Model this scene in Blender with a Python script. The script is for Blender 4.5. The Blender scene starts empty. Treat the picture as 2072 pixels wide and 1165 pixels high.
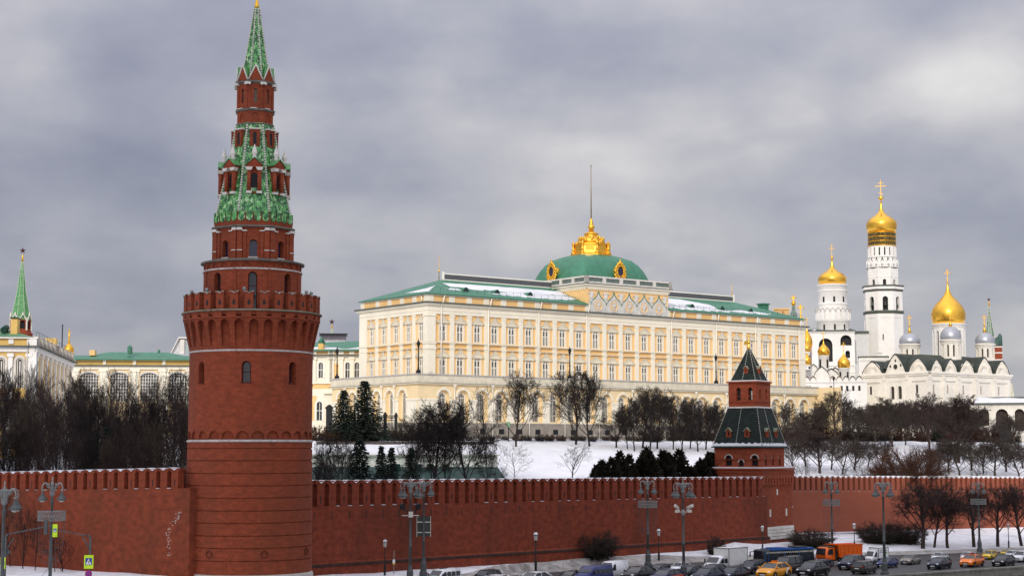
import bpy,math,random
import numpy as np
from mathutils import Vector
R=math.radians
PI=math.pi
random.seed(7)
rng=np.random.default_rng(7)
SCN=bpy.context.scene
COL=SCN.collection
# ------------------------------------------------------------------ camera
F=3363.0;CX=1036.0;CY=582.5;HY=915.0;ZC=14.0
TH=math.atan((HY-CY)/F)
cam_d=bpy.data.cameras.new('camera')
cam=bpy.data.objects.new('camera',cam_d);COL.objects.link(cam)
cam.location=(0,0,ZC);cam.rotation_euler=(PI/2+TH,0,0)
cam_d.sensor_width=36;cam_d.lens=F/2072*36
cam_d.clip_start=1;cam_d.clip_end=9000
SCN.camera=cam
# ------------------------------------------------------------------ light and sky
SUN_AZ=R(12);SUN_EL=R(29)
to_sun=Vector((-math.sin(SUN_AZ)*math.cos(SUN_EL),-math.cos(SUN_AZ)*math.cos(SUN_EL),math.sin(SUN_EL)))
sd=bpy.data.lights.new('sun','SUN');sd.energy=2.1;sd.angle=R(0.6);sd.color=(1.0,0.92,0.80)
so=bpy.data.objects.new('sun',sd);COL.objects.link(so)
so.rotation_euler=to_sun.to_track_quat('Z','Y').to_euler();so.location=(0,-50,200)
SCN.view_settings.view_transform='Standard';SCN.view_settings.look='None'
SCN.view_settings.exposure=0.0;SCN.view_settings.gamma=1.0
def make_world():
 w=bpy.data.worlds.new('World');SCN.world=w;w.use_nodes=True
 nt=w.node_tree;N=nt.nodes;L=nt.links;N.clear()
 out=N.new('ShaderNodeOutputWorld');bg=N.new('ShaderNodeBackground');bg.inputs[1].default_value=0.1
 L.new(bg.outputs[0],out.inputs[0])
 sky=N.new('ShaderNodeTexSky');sky.sky_type='NISHITA';sky.sun_disc=False
 sky.sun_elevation=SUN_EL;sky.sun_rotation=math.atan2(to_sun.x,to_sun.y)
 tc=N.new('ShaderNodeTexCoord')
 sep=N.new('ShaderNodeSeparateXYZ');L.new(tc.outputs['Generated'],sep.inputs[0])
 def M(op,a,b=None,c=None,clamp=False):
  n=N.new('ShaderNodeMath');n.operation=op;n.use_clamp=clamp
  for i,v in enumerate((a,b,c)):
   if v is None:continue
   if isinstance(v,(int,float)):n.inputs[i].default_value=v
   else:L.new(v,n.inputs[i])
  return n.outputs[0]
  # cloud deck seen in perspective: project the view direction on a plane overhead
 zz=M('ADD',M('MAXIMUM',sep.outputs[2],0.0),0.26)
 px=M('DIVIDE',sep.outputs[0],zz);py=M('DIVIDE',sep.outputs[1],zz)
 cmb=N.new('ShaderNodeCombineXYZ');L.new(px,cmb.inputs[0]);L.new(py,cmb.inputs[1])
 def noise(scale,det,rough,vec,off=0.0,dist=0.0):
  mp=N.new('ShaderNodeMapping');mp.inputs['Location'].default_value=(off,off*.7,off*.3)
  L.new(vec,mp.inputs[0])
  n=N.new('ShaderNodeTexNoise');n.inputs['Scale'].default_value=scale
  n.inputs['Detail'].default_value=det;n.inputs['Roughness'].default_value=rough
  n.inputs['Distortion'].default_value=dist
  L.new(mp.outputs[0],n.inputs['Vector']);return n.outputs[0]
 n1=noise(1.5,4.0,.5,cmb.outputs[0],3.3,.3)
 n2=noise(4.6,5.0,.5,cmb.outputs[0],8.1,.4)
 mp2=N.new('ShaderNodeMapping');mp2.inputs['Scale'].default_value=(9,9,12);L.new(tc.outputs['Generated'],mp2.inputs[0])
 n3=noise(1.0,5.0,.5,mp2.outputs[0],1.7)
 f=M('ADD',M('ADD',M('MULTIPLY',n1,.45),M('MULTIPLY',n2,.22)),M('MULTIPLY',n3,.50))
 # broad lighter and darker banks lie in fixed directions of the sky
 def lobe(pxx,pyy,sx,sy,amp):
  v=(CY-pyy)/F;d=math.cos(TH)-v*math.sin(TH)
  dx=(pxx-CX)/F/d;dz=(math.sin(TH)+v*math.cos(TH))/d
  ax=M('DIVIDE',sep.outputs[0],M('MAXIMUM',sep.outputs[1],.05))
  az=M('DIVIDE',sep.outputs[2],M('MAXIMUM',sep.outputs[1],.05))
  u=M('DIVIDE',M('SUBTRACT',ax,dx),sx/F);q=M('DIVIDE',M('SUBTRACT',az,dz),sy/F)
  e=M('EXPONENT',M('MULTIPLY',M('ADD',M('MULTIPLY',u,u),M('MULTIPLY',q,q)),-1.0))
  return M('MULTIPLY',e,amp)
 for a in((1250,240,420,80,.085),(1720,230,360,60,.05),(2020,165,240,95,.22),(1500,300,500,60,-.02),(1040,490,280,70,.13),(560,250,170,80,.12),(1100,340,300,60,.05),(300,400,260,60,-.05),(700,110,300,70,-.07),(1700,330,260,60,-.05),(120,660,300,60,.03),(1550,90,240,40,.02),(1500,100,420,60,-.05),(160,60,300,60,-.03),(760,480,200,40,-.03)):
  f=M('ADD',f,lobe(*a))
 rp=N.new('ShaderNodeValToRGB');L.new(f,rp.inputs[0])
 cr=rp.color_ramp;cr.elements[0].position=.36;cr.elements[0].color=(.24,.247,.322,1)
 cr.elements[1].position=.86;cr.elements[1].color=(.72,.695,.675,1)
 e=cr.elements.new(.52);e.color=(.325,.332,.398,1)
 e=cr.elements.new(.66);e.color=(.46,.452,.487,1)
 # the overcast deck is brighter overhead and towards the sun than above the horizon
 up=M('ADD',M('MULTIPLY',M('POWER',M('MAXIMUM',sep.outputs[2],0.0),1.9),2.9),1.0)
 back=M('MULTIPLY',M('MAXIMUM',M('MULTIPLY',sep.outputs[1],-1.0),0.0),1.2)
 br=M('MULTIPLY',M('ADD',up,back),10.0)
 vm=N.new('ShaderNodeVectorMath');vm.operation='SCALE';L.new(rp.outputs[0],vm.inputs[0]);L.new(br,vm.inputs['Scale'])
 mx=N.new('ShaderNodeMixRGB');mx.inputs[0].default_value=.92
 L.new(sky.outputs[0],mx.inputs[1]);L.new(vm.outputs[0],mx.inputs[2])
 L.new(mx.outputs[0],bg.inputs[0])
make_world()
# ------------------------------------------------------------------ photograph geometry: pixel + distance -> place
def kdep(py,D):
 v=(CY-py)/F
 return D/(math.cos(TH)-v*math.sin(TH))
def Zof(py,D):
 v=(CY-py)/F
 return ZC+(math.sin(TH)+v*math.cos(TH))*kdep(py,D)
def Xof(px,py,D):
 return(px-CX)/F*kdep(py,D)
def Dof(py,z):
 v=(CY-py)/F
 return(z-ZC)*(math.cos(TH)-v*math.sin(TH))/(math.sin(TH)+v*math.cos(TH))
def Wm(w,py,D):
 return w/F*kdep(py,D)
def PXof(x,y):
 return CX+F*x/(y*math.cos(TH))
def face_cam(x,y):
 return math.atan2(-x,y)
 # ------------------------------------------------------------------ materials
MATS={}
def mat(name,col,rough=.8,metal=0.0,var=.18,scale=1.5,col2=None,stretch=(1,1,1),bump=0.0,bscale=20,fine=.12,fscale=9.0,spec=.3,kind='noise',big=.0,bigcol=None):
 if name in MATS:return MATS[name]
 m=bpy.data.materials.new(name);m.use_nodes=True
 nt=m.node_tree;N=nt.nodes;L=nt.links
 b=N['Principled BSDF'];b.inputs['Roughness'].default_value=rough;b.inputs['Metallic'].default_value=metal
 b.inputs['Specular IOR Level'].default_value=spec
 tc=N.new('ShaderNodeTexCoord');mp=N.new('ShaderNodeMapping');mp.inputs['Scale'].default_value=stretch
 L.new(tc.outputs['Object'],mp.inputs[0])
 if kind=='voronoi':
  t=N.new('ShaderNodeTexVoronoi');t.inputs['Scale'].default_value=scale;t.distance='MANHATTAN';L.new(mp.outputs[0],t.inputs['Vector'])
  sp=N.new('ShaderNodeSeparateColor');L.new(t.outputs['Color'],sp.inputs[0]);fac=sp.outputs[0]
 else:
  t=N.new('ShaderNodeTexNoise');t.inputs['Scale'].default_value=scale;t.inputs['Detail'].default_value=5;L.new(mp.outputs[0],t.inputs['Vector'])
  fac=t.outputs[0]
 rp=N.new('ShaderNodeValToRGB');L.new(fac,rp.inputs[0])
 c2=col2 or tuple(min(1,c*(1+var))for c in col);c1=tuple(c*(1-var)for c in col)
 if col2:c1=col
 lo,hi=((.1,.9)if kind=='voronoi' else(.34,.68))
 rp.color_ramp.elements[0].position=lo;rp.color_ramp.elements[0].color=(*c1,1)
 rp.color_ramp.elements[1].position=hi;rp.color_ramp.elements[1].color=(*c2,1)
 outc=rp.outputs[0]
 if fine>0:
  t2=N.new('ShaderNodeTexNoise');t2.inputs['Scale'].default_value=fscale;t2.inputs['Detail'].default_value=3;L.new(mp.outputs[0],t2.inputs['Vector'])
  mr=N.new('ShaderNodeMapRange');mr.inputs[1].default_value=.3;mr.inputs[2].default_value=.7
  mr.inputs[3].default_value=1-fine;mr.inputs[4].default_value=1+fine;L.new(t2.outputs[0],mr.inputs[0])
  vm=N.new('ShaderNodeVectorMath');vm.operation='SCALE';L.new(outc,vm.inputs[0]);L.new(mr.outputs[0],vm.inputs['Scale']);outc=vm.outputs[0]
 if big>0:
  t3=N.new('ShaderNodeTexNoise');t3.inputs['Scale'].default_value=big;t3.inputs['Detail'].default_value=6;t3.inputs['Roughness'].default_value=.65
  mp3=N.new('ShaderNodeMapping');mp3.inputs['Scale'].default_value=(1,1,.35);L.new(tc.outputs['Object'],mp3.inputs[0]);L.new(mp3.outputs[0],t3.inputs['Vector'])
  r3=N.new('ShaderNodeMapRange');r3.inputs[1].default_value=.47;r3.inputs[2].default_value=.68;r3.inputs[3].default_value=0;r3.inputs[4].default_value=.75;L.new(t3.outputs[0],r3.inputs[0])
  mx=N.new('ShaderNodeMixRGB');L.new(r3.outputs[0],mx.inputs[0]);L.new(outc,mx.inputs[1]);mx.inputs[2].default_value=(*(bigcol or tuple(c*.5 for c in col)),1);outc=mx.outputs[0]
 L.new(outc,b.inputs['Base Color'])
 if bump>0:
  bt=N.new('ShaderNodeTexNoise');bt.inputs['Scale'].default_value=bscale;bt.inputs['Detail'].default_value=4;L.new(mp.outputs[0],bt.inputs['Vector'])
  bn=N.new('ShaderNodeBump');bn.inputs['Strength'].default_value=bump;bn.inputs['Distance'].default_value=.08;L.new(bt.outputs[0],bn.inputs['Height']);L.new(bn.outputs[0],b.inputs['Normal'])
 MATS[name]=m
 return m
BRICK=mat('tower_brick',(.242,.050,.0205),.9,var=.2,scale=1.3,stretch=(1,1,2.2),bump=.35,bscale=7,fine=.2,fscale=6,big=.16,bigcol=(.165,.044,.021))
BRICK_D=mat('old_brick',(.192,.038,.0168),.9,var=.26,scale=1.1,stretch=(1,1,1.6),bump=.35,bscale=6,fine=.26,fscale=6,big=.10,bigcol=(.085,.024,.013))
BRICK_L=mat('left_brick',(.228,.046,.0185),.9,var=.24,scale=1.1,stretch=(1,1,1.6),bump=.35,bscale=6,fine=.24,fscale=6,big=.09,bigcol=(.092,.033,.014))
BRICK_N=mat('new_brick',(.27,.078,.044),.9,var=.06,scale=.4,stretch=(1,1,3),bump=.15,bscale=6,fine=.06,fscale=4)
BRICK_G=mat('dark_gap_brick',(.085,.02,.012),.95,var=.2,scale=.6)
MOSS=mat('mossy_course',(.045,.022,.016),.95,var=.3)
GROOVE=mat('groove_brick',(.10,.022,.014),.95,var=.2)
STAIN=mat('salt_stain',(.48,.36,.31),.9,var=.2)
WSTONE=mat('white_stone',(.62,.59,.53),.8,var=.1,scale=1.2,fine=.08)
BAND=mat('grey_pink_band',(.47,.41,.38),.85,var=.18,scale=1.5,fine=.2,fscale=4)
GSTONE=mat('grey_white_stone',(.44,.42,.38),.85,var=.14,scale=.8,fine=.12,fscale=4)
CREAM=mat('cream_stucco',(.82,.765,.62),.75,var=.05,scale=.25,fine=.05,fscale=3,stretch=(1,1,.5))
CREAM_G=mat('grey_cream_stucco',(.68,.62,.48),.8,var=.1,scale=.5,fine=.08,fscale=3)
PEACH=mat('peach_stucco',(.83,.53,.225),.8,var=.05,scale=.3,fine=.05,fscale=3)
PEACH_P=mat('pale_peach_stucco',(.82,.65,.385),.8,var=.06,scale=.3,fine=.06,fscale=3)
YELLOW=mat('yellow_stucco',(.66,.44,.14),.8,var=.07,scale=.3)
WHITE=mat('white_limewash',(.79,.77,.72),.8,var=.05,scale=.3,fine=.05,fscale=2,stretch=(1,1,.5))
WHITE_C=mat('cream_limewash',(.80,.755,.66),.8,var=.07,scale=.25,fine=.06,fscale=2,stretch=(1,1,.6))
TRIM=mat('white_trim',(.82,.79,.70),.7,var=.04)
GREEN=mat('green_roof',(.046,.180,.110),.5,var=.14,scale=.5,fine=.08,fscale=6,stretch=(3,1,1),spec=.4)
GREEN_D=mat('dark_green_roof',(.006,.040,.029),.6,var=.2,scale=.5)
GREEN_B=mat('dark_olive_roof',(.034,.043,.034),.6,var=.3,scale=.6)
TILE=mat('glazed_green_tile',(.016,.085,.022),.3,var=.3,scale=4.2,col2=(.17,.37,.14),kind='voronoi',stretch=(1.2,1.2,.85),fine=.3,fscale=3,spec=.5,bump=.4,bscale=5)
_r=[n for n in TILE.node_tree.nodes if n.type=='VALTORGB'][0].color_ramp;_r.interpolation='CONSTANT'
for _p,_c in((.22,(.024,.14,.035)),(.40,(.065,.27,.07)),(.60,(.12,.37,.10)),(.80,(.24,.50,.18))):_r.elements.new(_p).color=(*_c,1)
_r.elements[0].color=(.012,.075,.022,1);_r.elements[-1].color=(.36,.54,.28,1)
TILE_M=mat('plain_green_tile',(.07,.22,.075),.4,var=.2,scale=2.0,col2=(.12,.30,.12),kind='voronoi',fine=.1)
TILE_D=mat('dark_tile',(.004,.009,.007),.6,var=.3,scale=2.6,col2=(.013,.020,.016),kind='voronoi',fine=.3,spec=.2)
TILE_S=mat('checkered_tile',(.03,.09,.05),.4,scale=2.0,col2=(.2,.28,.2),kind='voronoi',fine=.2)
BEAD=mat('white_bead',(.60,.58,.50),.4,var=.1)
GOLD=mat('gilding',(.92,.52,.07),.27,1.0,var=.05,scale=2,fine=.03)
GOLD_R=mat('rough_gilding',(.85,.46,.06),.42,1.0,var=.25,scale=3,fine=.2,fscale=8,bump=.5,bscale=6)
SILVER=mat('silver_dome',(.40,.41,.44),.42,.55,var=.06,scale=1)
DARK=mat('dark_opening',(.012,.012,.014),.6,var=.2)
GLASS=mat('window_glass',(.06,.065,.07),.12,0,var=.35,scale=.35,spec=.6,fine=.3,fscale=1.3)
GLASS_D=mat('dark_glass',(.02,.024,.03),.1,0,var=.3,scale=.6,spec=.6)
GLASS_B=mat('blue_dark_glass',(.015,.02,.06),.1,0,var=.3,scale=.6,spec=.6)
SNOW=mat('snow',(.69,.695,.72),.75,big=.10,bigcol=(.56,.57,.61),var=.05,scale=.4,fine=.05,fscale=2,bump=.25,bscale=2.0,spec=.2)
IRON=mat('black_iron',(.012,.012,.013),.5,var=.2)
GREYP=mat('grey_metal',(.085,.093,.092),.5,.3,var=.12,scale=2)
GREYL=mat('light_grey_metal',(.24,.245,.235),.5,.2,var=.12,scale=2)
STAR=mat('ruby_star',(.055,.012,.014),.2,0,var=.3)
BARK=mat('dark_bark',(.021,.0155,.0135),.95,var=.3,scale=2)
BARK_P=mat('purple_bark',(.046,.030,.027),.95,var=.3,scale=2)
BARK_T=mat('mauve_bark',(.075,.049,.044),.95,var=.3,scale=2)
BARK_U=mat('umber_bark',(.068,.050,.034),.95,var=.3,scale=2)
BARK_R=mat('russet_bark',(.066,.029,.017),.95,var=.3,scale=2)
BARK_O=mat('olive_bark',(.05,.038,.030),.95,var=.3,scale=2)
BARK_W=mat('pale_bark',(.17,.145,.13),.95,var=.3,scale=2)
NEEDLE=mat('spruce_needle',(.016,.024,.017),.85,var=.4,scale=1.2,spec=.2)
NEEDLE_B=mat('yew_needle',(.017,.014,.009),.9,var=.45,scale=.8,spec=.15)
CONC=mat('granite',(.21,.20,.17),.85,var=.25,scale=1.2,fine=.15,fscale=6,big=.3,bigcol=(.11,.105,.09))
ASPH=mat('wet_asphalt',(.050,.049,.048),.55,var=.3,scale=.25,fine=.2,fscale=3)
PALEG=mat('pale_green_stucco',(.50,.56,.46),.8,var=.12,scale=.4)
STONE=mat('plinth_stone',(.27,.24,.20),.85,var=.2,scale=.6,fine=.15,fscale=4)
TYRE=mat('tyre_rubber',(.012,.012,.012),.9,var=.2)
RIM=mat('wheel_rim',(.35,.35,.36),.35,.8,var=.1)
LAMPG=mat('lamp_glass',(.45,.44,.40),.3,0,var=.15)
PLATE=mat('plate_white',(.75,.75,.75),.5,var=.03)
REDL=mat('tail_light',(.25,.01,.01),.25,var=.1)
HEADL=mat('headlight_glass',(.75,.78,.82),.15,0,var=.1,spec=.7)
_paints={}
def paint(key,col,rough=.28,metal=.25):
 if key not in _paints:
  _paints[key]=mat('paint_'+key,col,rough,metal,var=.08,scale=2.0,fine=.06,spec=.5)
 return _paints[key]
 # ------------------------------------------------------------------ mesh builder
class MB:
 def __init__(s,fmap=None):
  s.v=[];s.f=[];s.m=[];s.map=fmap;s.sm=[]
 def av(s,x,y,z):
  s.v.append(s.map(x,y,z)if s.map else(x,y,z));return len(s.v)-1
 def face(s,pts,m=0,sm=False):
  s.f.append([s.av(*p)for p in pts]);s.m.append(m);s.sm.append(sm)
 def box(s,x0,x1,y0,y1,z0,z1,m=0):
  P=[(x0,y0,z0),(x1,y0,z0),(x1,y1,z0),(x0,y1,z0),(x0,y0,z1),(x1,y0,z1),(x1,y1,z1),(x0,y1,z1)]
  b=[s.av(*p)for p in P]
  for q in((0,3,2,1),(4,5,6,7),(0,1,5,4),(1,2,6,5),(2,3,7,6),(3,0,4,7)):
   s.f.append([b[i]for i in q]);s.m.append(m);s.sm.append(False)
 def prism(s,poly,y0,y1,m=0,m_side=None):
  n=len(poly)
  a=[s.av(x,y0,z)for x,z in poly];b=[s.av(x,y1,z)for x,z in poly]
  s.f.append(a);s.m.append(m);s.sm.append(False)
  s.f.append(b[::-1]);s.m.append(m);s.sm.append(False)
  for i in range(n):
   j=(i+1)%n
   s.f.append([a[j],a[i],b[i],b[j]]);s.m.append(m if m_side is None else m_side);s.sm.append(False)
 def slab(s,poly,z0,z1,m=0):
  n=len(poly)
  a=[s.av(x,y,z0)for x,y in poly];b=[s.av(x,y,z1)for x,y in poly]
  s.f.append(a[::-1]);s.m.append(m);s.sm.append(False)
  s.f.append(b);s.m.append(m);s.sm.append(False)
  for i in range(n):
   j=(i+1)%n
   s.f.append([a[i],a[j],b[j],b[i]]);s.m.append(m);s.sm.append(False)
 def lathe(s,prof,n=48,cx=0,cy=0,rot=0.0,m=0,sm=True,cap=True):
  rings=[]
  for r,z in prof:
   rings.append([s.av(cx+r*math.sin(rot+2*PI*i/n),cy-r*math.cos(rot+2*PI*i/n),z)for i in range(n)])
  for a,b in zip(rings[:-1],rings[1:]):
   for i in range(n):
    j=(i+1)%n
    s.f.append([a[i],a[j],b[j],b[i]]);s.m.append(m);s.sm.append(sm)
  if cap:
   s.f.append(rings[0][::-1]);s.m.append(m);s.sm.append(False)
   s.f.append(rings[-1][:]);s.m.append(m);s.sm.append(False)
 def tube(s,p,q,r0,r1=None,n=6,m=0,cap=True):
  r1=r0 if r1 is None else r1
  p=Vector(p);q=Vector(q);d=(q-p)
  if d.length<1e-6:return
  d.normalize();u=d.orthogonal().normalized();w=d.cross(u)
  A=[];B=[]
  for i in range(n):
   c=math.cos(2*PI*i/n);t=math.sin(2*PI*i/n);o=u*c+w*t
   A.append(s.av(*(p+o*r0)));B.append(s.av(*(q+o*r1)))
  for i in range(n):
   j=(i+1)%n
   s.f.append([A[i],A[j],B[j],B[i]]);s.m.append(m);s.sm.append(n>4)
  if cap:
   s.f.append(A[::-1]);s.m.append(m);s.sm.append(False);s.f.append(B);s.m.append(m);s.sm.append(False)
 def path(s,pts,r,n=6,m=0):
  for a,b in zip(pts[:-1],pts[1:]):s.tube(a,b,r,r,n,m)
 def ell(s,c,rx,ry,rz,nu=12,nv=8,m=0):
  rings=[]
  for k in range(1,nv):
   t=PI*k/nv
   rings.append([s.av(c[0]+rx*math.sin(t)*math.cos(2*PI*i/nu),c[1]+ry*math.sin(t)*math.sin(2*PI*i/nu),c[2]-rz*math.cos(t))for i in range(nu)])
  b=s.av(c[0],c[1],c[2]-rz);tp=s.av(c[0],c[1],c[2]+rz)
  for i in range(nu):
   j=(i+1)%nu
   s.f.append([b,rings[0][j],rings[0][i]]);s.m.append(m);s.sm.append(True)
   s.f.append([tp,rings[-1][i],rings[-1][j]]);s.m.append(m);s.sm.append(True)
   for A,B in zip(rings[:-1],rings[1:]):
    s.f.append([A[i],A[j],B[j],B[i]]);s.m.append(m);s.sm.append(True)
 def build(s,name,mats,parent=None,loc=None,rotz=None,mesh_only=False):
  me=bpy.data.meshes.new(name)
  me.from_pydata(s.v,[],s.f)
  for mm in(mats if isinstance(mats,(list,tuple))else[mats]):me.materials.append(mm)
  me.polygons.foreach_set('material_index',s.m);me.polygons.foreach_set('use_smooth',s.sm)
  me.update()
  if mesh_only:return me
  return link(name,me,parent,loc,rotz)
def link(name,me,parent=None,loc=None,rotz=None):
 o=bpy.data.objects.new(name,me);COL.objects.link(o)
 if parent:o.parent=parent
 if loc is not None:o.location=loc
 if rotz is not None:o.rotation_euler=(0,0,rotz)
 return o
def thing(name,label,cat,loc=(0,0,0),rotz=0,group=None):
 o=bpy.data.objects.new(name,None);COL.objects.link(o)
 o.location=loc;o.rotation_euler=(0,0,rotz);o.empty_display_size=.5
 o['label']=label;o['category']=cat
 if group:o['group']=group
 return o
def tag(o,label,cat,group=None,kind=None):
 o['label']=label;o['category']=cat
 if group:o['group']=group
 if kind:o['kind']=kind
 return o
def struct(o):
 o['kind']='structure';return o
KIDS={}
def copy_tree(o,parent=None):
 c=o.copy();COL.objects.link(c);c.parent=parent
 for ch in o.children:copy_tree(ch,c)
 return c
def dup(o,loc,rotz,label=None,group=None,scale=None):
 c=copy_tree(o);c.location=loc;c.rotation_euler=(0,0,rotz)
 if label:c['label']=label
 if group:c['group']=group
 if scale:c.scale=(scale,)*3 if isinstance(scale,(int,float))else scale
 return c
def part_copy(o,parent,loc,rotz):
 c=copy_tree(o,parent);c.location=loc;c.rotation_euler=(0,0,rotz);return c
def hole_pts(h,n=8):
 cx,w,zb,zt,k=h;hw=w/2
 if k=='r':return[(cx-hw,zt),(cx+hw,zt)]
 if k=='a':
  s=zt-hw
  return[(cx-hw*math.cos(PI*i/n),s+hw*math.sin(PI*i/n))for i in range(n+1)]
 if k=='e':
  rr=hw*.45;s=zt-rr
  return[(cx-hw*math.cos(PI*i/n),s+rr*math.sin(PI*i/n))for i in range(n+1)]
 if k=='k':
  out=[]
  for i in range(n+1):
   t=-1+2*i/n;hgt=hw*1.25
   out.append((cx+hw*t,zt-hgt*(1-(1-abs(t))**1.0*(.55+.45*(1-abs(t))**1.5))if abs(t)<1 else zt-hgt))
  return out
def panel(mb,x0,x1,z0,z1,holes,depth=.3,m=0,mr=None,y=0.0,dx=None,top=None):
 """wall sheet in x-z facing -y with openings; top may be a function x -> z for a shaped upper edge"""
 mr=m if mr is None else mr
 tp=top or(lambda x:z1)
 dep=depth if callable(depth)else(lambda z:depth)
 def q(a,b,za,zb_):
  if b-a<1e-5:return
  n=max(1,int(math.ceil((b-a)/dx)))if dx else(12 if(top and zb_ is None)else 1)
  for i in range(n):
   u=a+(b-a)*i/n;w=a+(b-a)*(i+1)/n
   zu=tp(u)if zb_ is None else zb_;zw=tp(w)if zb_ is None else zb_
   mb.face([(u,y,za),(w,y,za),(w,y,zw),(u,y,zu)],m)
 cur=x0
 for h in sorted(holes):
  cx,w,zb,zt,k=h;a=cx-w/2;b=cx+w/2
  q(cur,a,z0,None)
  if zb>z0+1e-4:q(a,b,z0,zb)
  pts=hole_pts(h)
  for(xa,za),(xb,zb2)in zip(pts[:-1],pts[1:]):
   mb.face([(xa,y,za),(xb,y,zb2),(xb,y,tp(xb)),(xa,y,tp(xa))],m)
  loop=[(a,zb),(b,zb)]+pts[::-1]
  n=len(loop)
  for i in range(n):
   (xa,za),(xb,zb2)=loop[i],loop[(i+1)%n]
   if abs(xa-xb)+abs(za-zb2)<1e-5:continue
   mb.face([(xb,y,zb2),(xa,y,za),(xa,y+dep(za),za),(xb,y+dep(zb2),zb2)],mr)
  cur=b
 q(cur,x1,z0,None)
def pane(mb,h,y,m=0,grow=0.0):
 cx,w,zb,zt,k=h
 pts=[(cx-w/2,zb),(cx+w/2,zb)]+hole_pts(h)[::-1]
 mb.face([(x,y,z)for x,z in pts],m)
def archivolt(mb,h,t,y0,y1,m=0,n=10,legs=True):
 """raised band round a hole"""
 cx,w,zb,zt,k=h;hw=w/2
 s=zt-hw if k=='a' else zt
 inner=([(cx-hw,zb)]if legs else[])+[(cx-hw*math.cos(PI*i/n),s+hw*math.sin(PI*i/n))for i in range(n+1)]+([(cx+hw,zb)]if legs else[])
 H=hw+t
 outer=([(cx-H,zb)]if legs else[])+[(cx-H*math.cos(PI*i/n),s+H*math.sin(PI*i/n))for i in range(n+1)]+([(cx+H,zb)]if legs else[])
 for i in range(len(inner)-1):
  a,b,c,d=inner[i],inner[i+1],outer[i+1],outer[i]
  mb.face([(a[0],y0,a[1]),(b[0],y0,b[1]),(c[0],y0,c[1]),(d[0],y0,d[1])],m)
  mb.face([(d[0],y0,d[1]),(c[0],y0,c[1]),(c[0],y1,c[1]),(d[0],y1,d[1])],m)
  mb.face([(b[0],y0,b[1]),(a[0],y0,a[1]),(a[0],y1,a[1]),(b[0],y1,b[1])],m)
def cyl(rz,R0):
 """map a flat panel (x = arc length at radius R0, y inwards) round a vertical axis of radius rz(z)"""
 return lambda x,y,z:((rz(z)-y)*math.sin(x/R0),-(rz(z)-y)*math.cos(x/R0),z)
def rotmap(ang,ap):
 """a flat panel standing at apothem ap, turned by ang about the axis"""
 c,s=math.cos(ang),math.sin(ang)
 return lambda x,y,z:(c*x-s*(y-ap),s*x+c*(y-ap),z)
def star5(mb,cx,z,r,th,m=0):
 pts=[]
 for i in range(10):
  a=PI/2+2*PI*i/10;rr=r if i%2==0 else r*.4
  pts.append((cx+rr*math.cos(a),z+rr*math.sin(a)))
 c0=mb.av(cx,-th,z);c1=mb.av(cx,th,z)
 ids=[mb.av(x,0,zz)for x,zz in pts]
 for i in range(10):
  j=(i+1)%10
  mb.f.append([c0,ids[j],ids[i]]);mb.m.append(m);mb.sm.append(False)
  mb.f.append([c1,ids[i],ids[j]]);mb.m.append(m);mb.sm.append(False)
def cross(mb,z0,h,w,t=.12,m=0):
 mb.box(-t,t,-t,t,z0,z0+h,m)
 mb.box(-w/2,w/2,-t*.9,t*.9,z0+h*.66,z0+h*.66+2*t,m)
 mb.box(-w*.26,w*.26,-t*.8,t*.8,z0+h*.84,z0+h*.84+1.6*t,m)
 mb.prism([(-w*.24,z0+h*.30),(w*.24,z0+h*.22),(w*.24,z0+h*.22+1.6*t),(-w*.24,z0+h*.30+1.6*t)],-t*.8,t*.8,m)
 for x,z in((0,z0+h),(-w/2,z0+h*.66+t),(w/2,z0+h*.66+t)):mb.ell((x,0,z),t*1.8,t*1.5,t*1.8,6,4,m)
 # ------------------------------------------------------------------ ground
def lerp_tab(tab,x):
 xs=[t[0]for t in tab];ys=[t[1]for t in tab]
 return float(np.interp(x,xs,ys))
def line_D(pa,Da,pb,Db,px):
 xa=(pa-CX)/F*Da/math.cos(TH);xb=(pb-CX)/F*Db/math.cos(TH)
 k=(px-CX)/F/math.cos(TH);den=(xb-xa)-k*(Db-Da)
 t=(k*Da-xa)/den
 return Da+t*(Db-Da)
WALLS=[(-900,250,390,160),(390,160,620,176),(620,176,1541,240),(1541,240,1600,256),(1600,256,2900,322)]
def Dw(px):
 px=min(max(px,-890),2890)
 for a,da,b,db in WALLS:
  if px<=b:return line_D(a,da,b,db,px)
 return 322
EDGE=[(-900,140),(0,145),(400,148),(640,160),(939,187),(1041,198),(1156,205),(1333,217),(1600,229),(1870,238),(2072,246),(2900,285)]
ZB=[(-900,2.2),(390,2.2),(640,1.15),(1100,.85),(1430,.9),(1480,1.6),(1530,1.1),(1640,1.5),(2072,1.7),(2900,2)]
PA=R(52.7);PO=Vector((-18.09,357.0));PU=Vector((math.sin(PA),math.cos(PA)));PL=Vector((-math.cos(PA),math.sin(PA)))
def zhill(x,y):
 s=(Vector((x,y))-PO).dot(-PL)
 z=16.85 if s<17 else max(4.5,16.85-(s-17)/108*11.85)
 return z
def snoise(x,y):
 return .5*math.sin(x*.31+1.3*math.sin(y*.17))*math.sin(y*.27+1.1*math.sin(x*.13))+.3*math.sin(x*.83+y*.61)*math.sin(y*.9-x*.4)
def zfront(px,D):
 De=min(lerp_tab(EDGE,px),Dw(px)-3);W=Dw(px)
 if D<=De:return 0.0
 t=min(1,(D-De)/max(1,(W-De-1.5)));t1=t
 x=(px-CX)/F*D
 b=.12*math.exp(-((D-De-1.2)/1.1)**2)*(.6+.6*snoise(x*2,D*2))
 t=t*t*(3-2*t)*.6+t*.4
 return max(0,t*lerp_tab(ZB,px)+b+.14*snoise(x,D)*t1)
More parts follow.
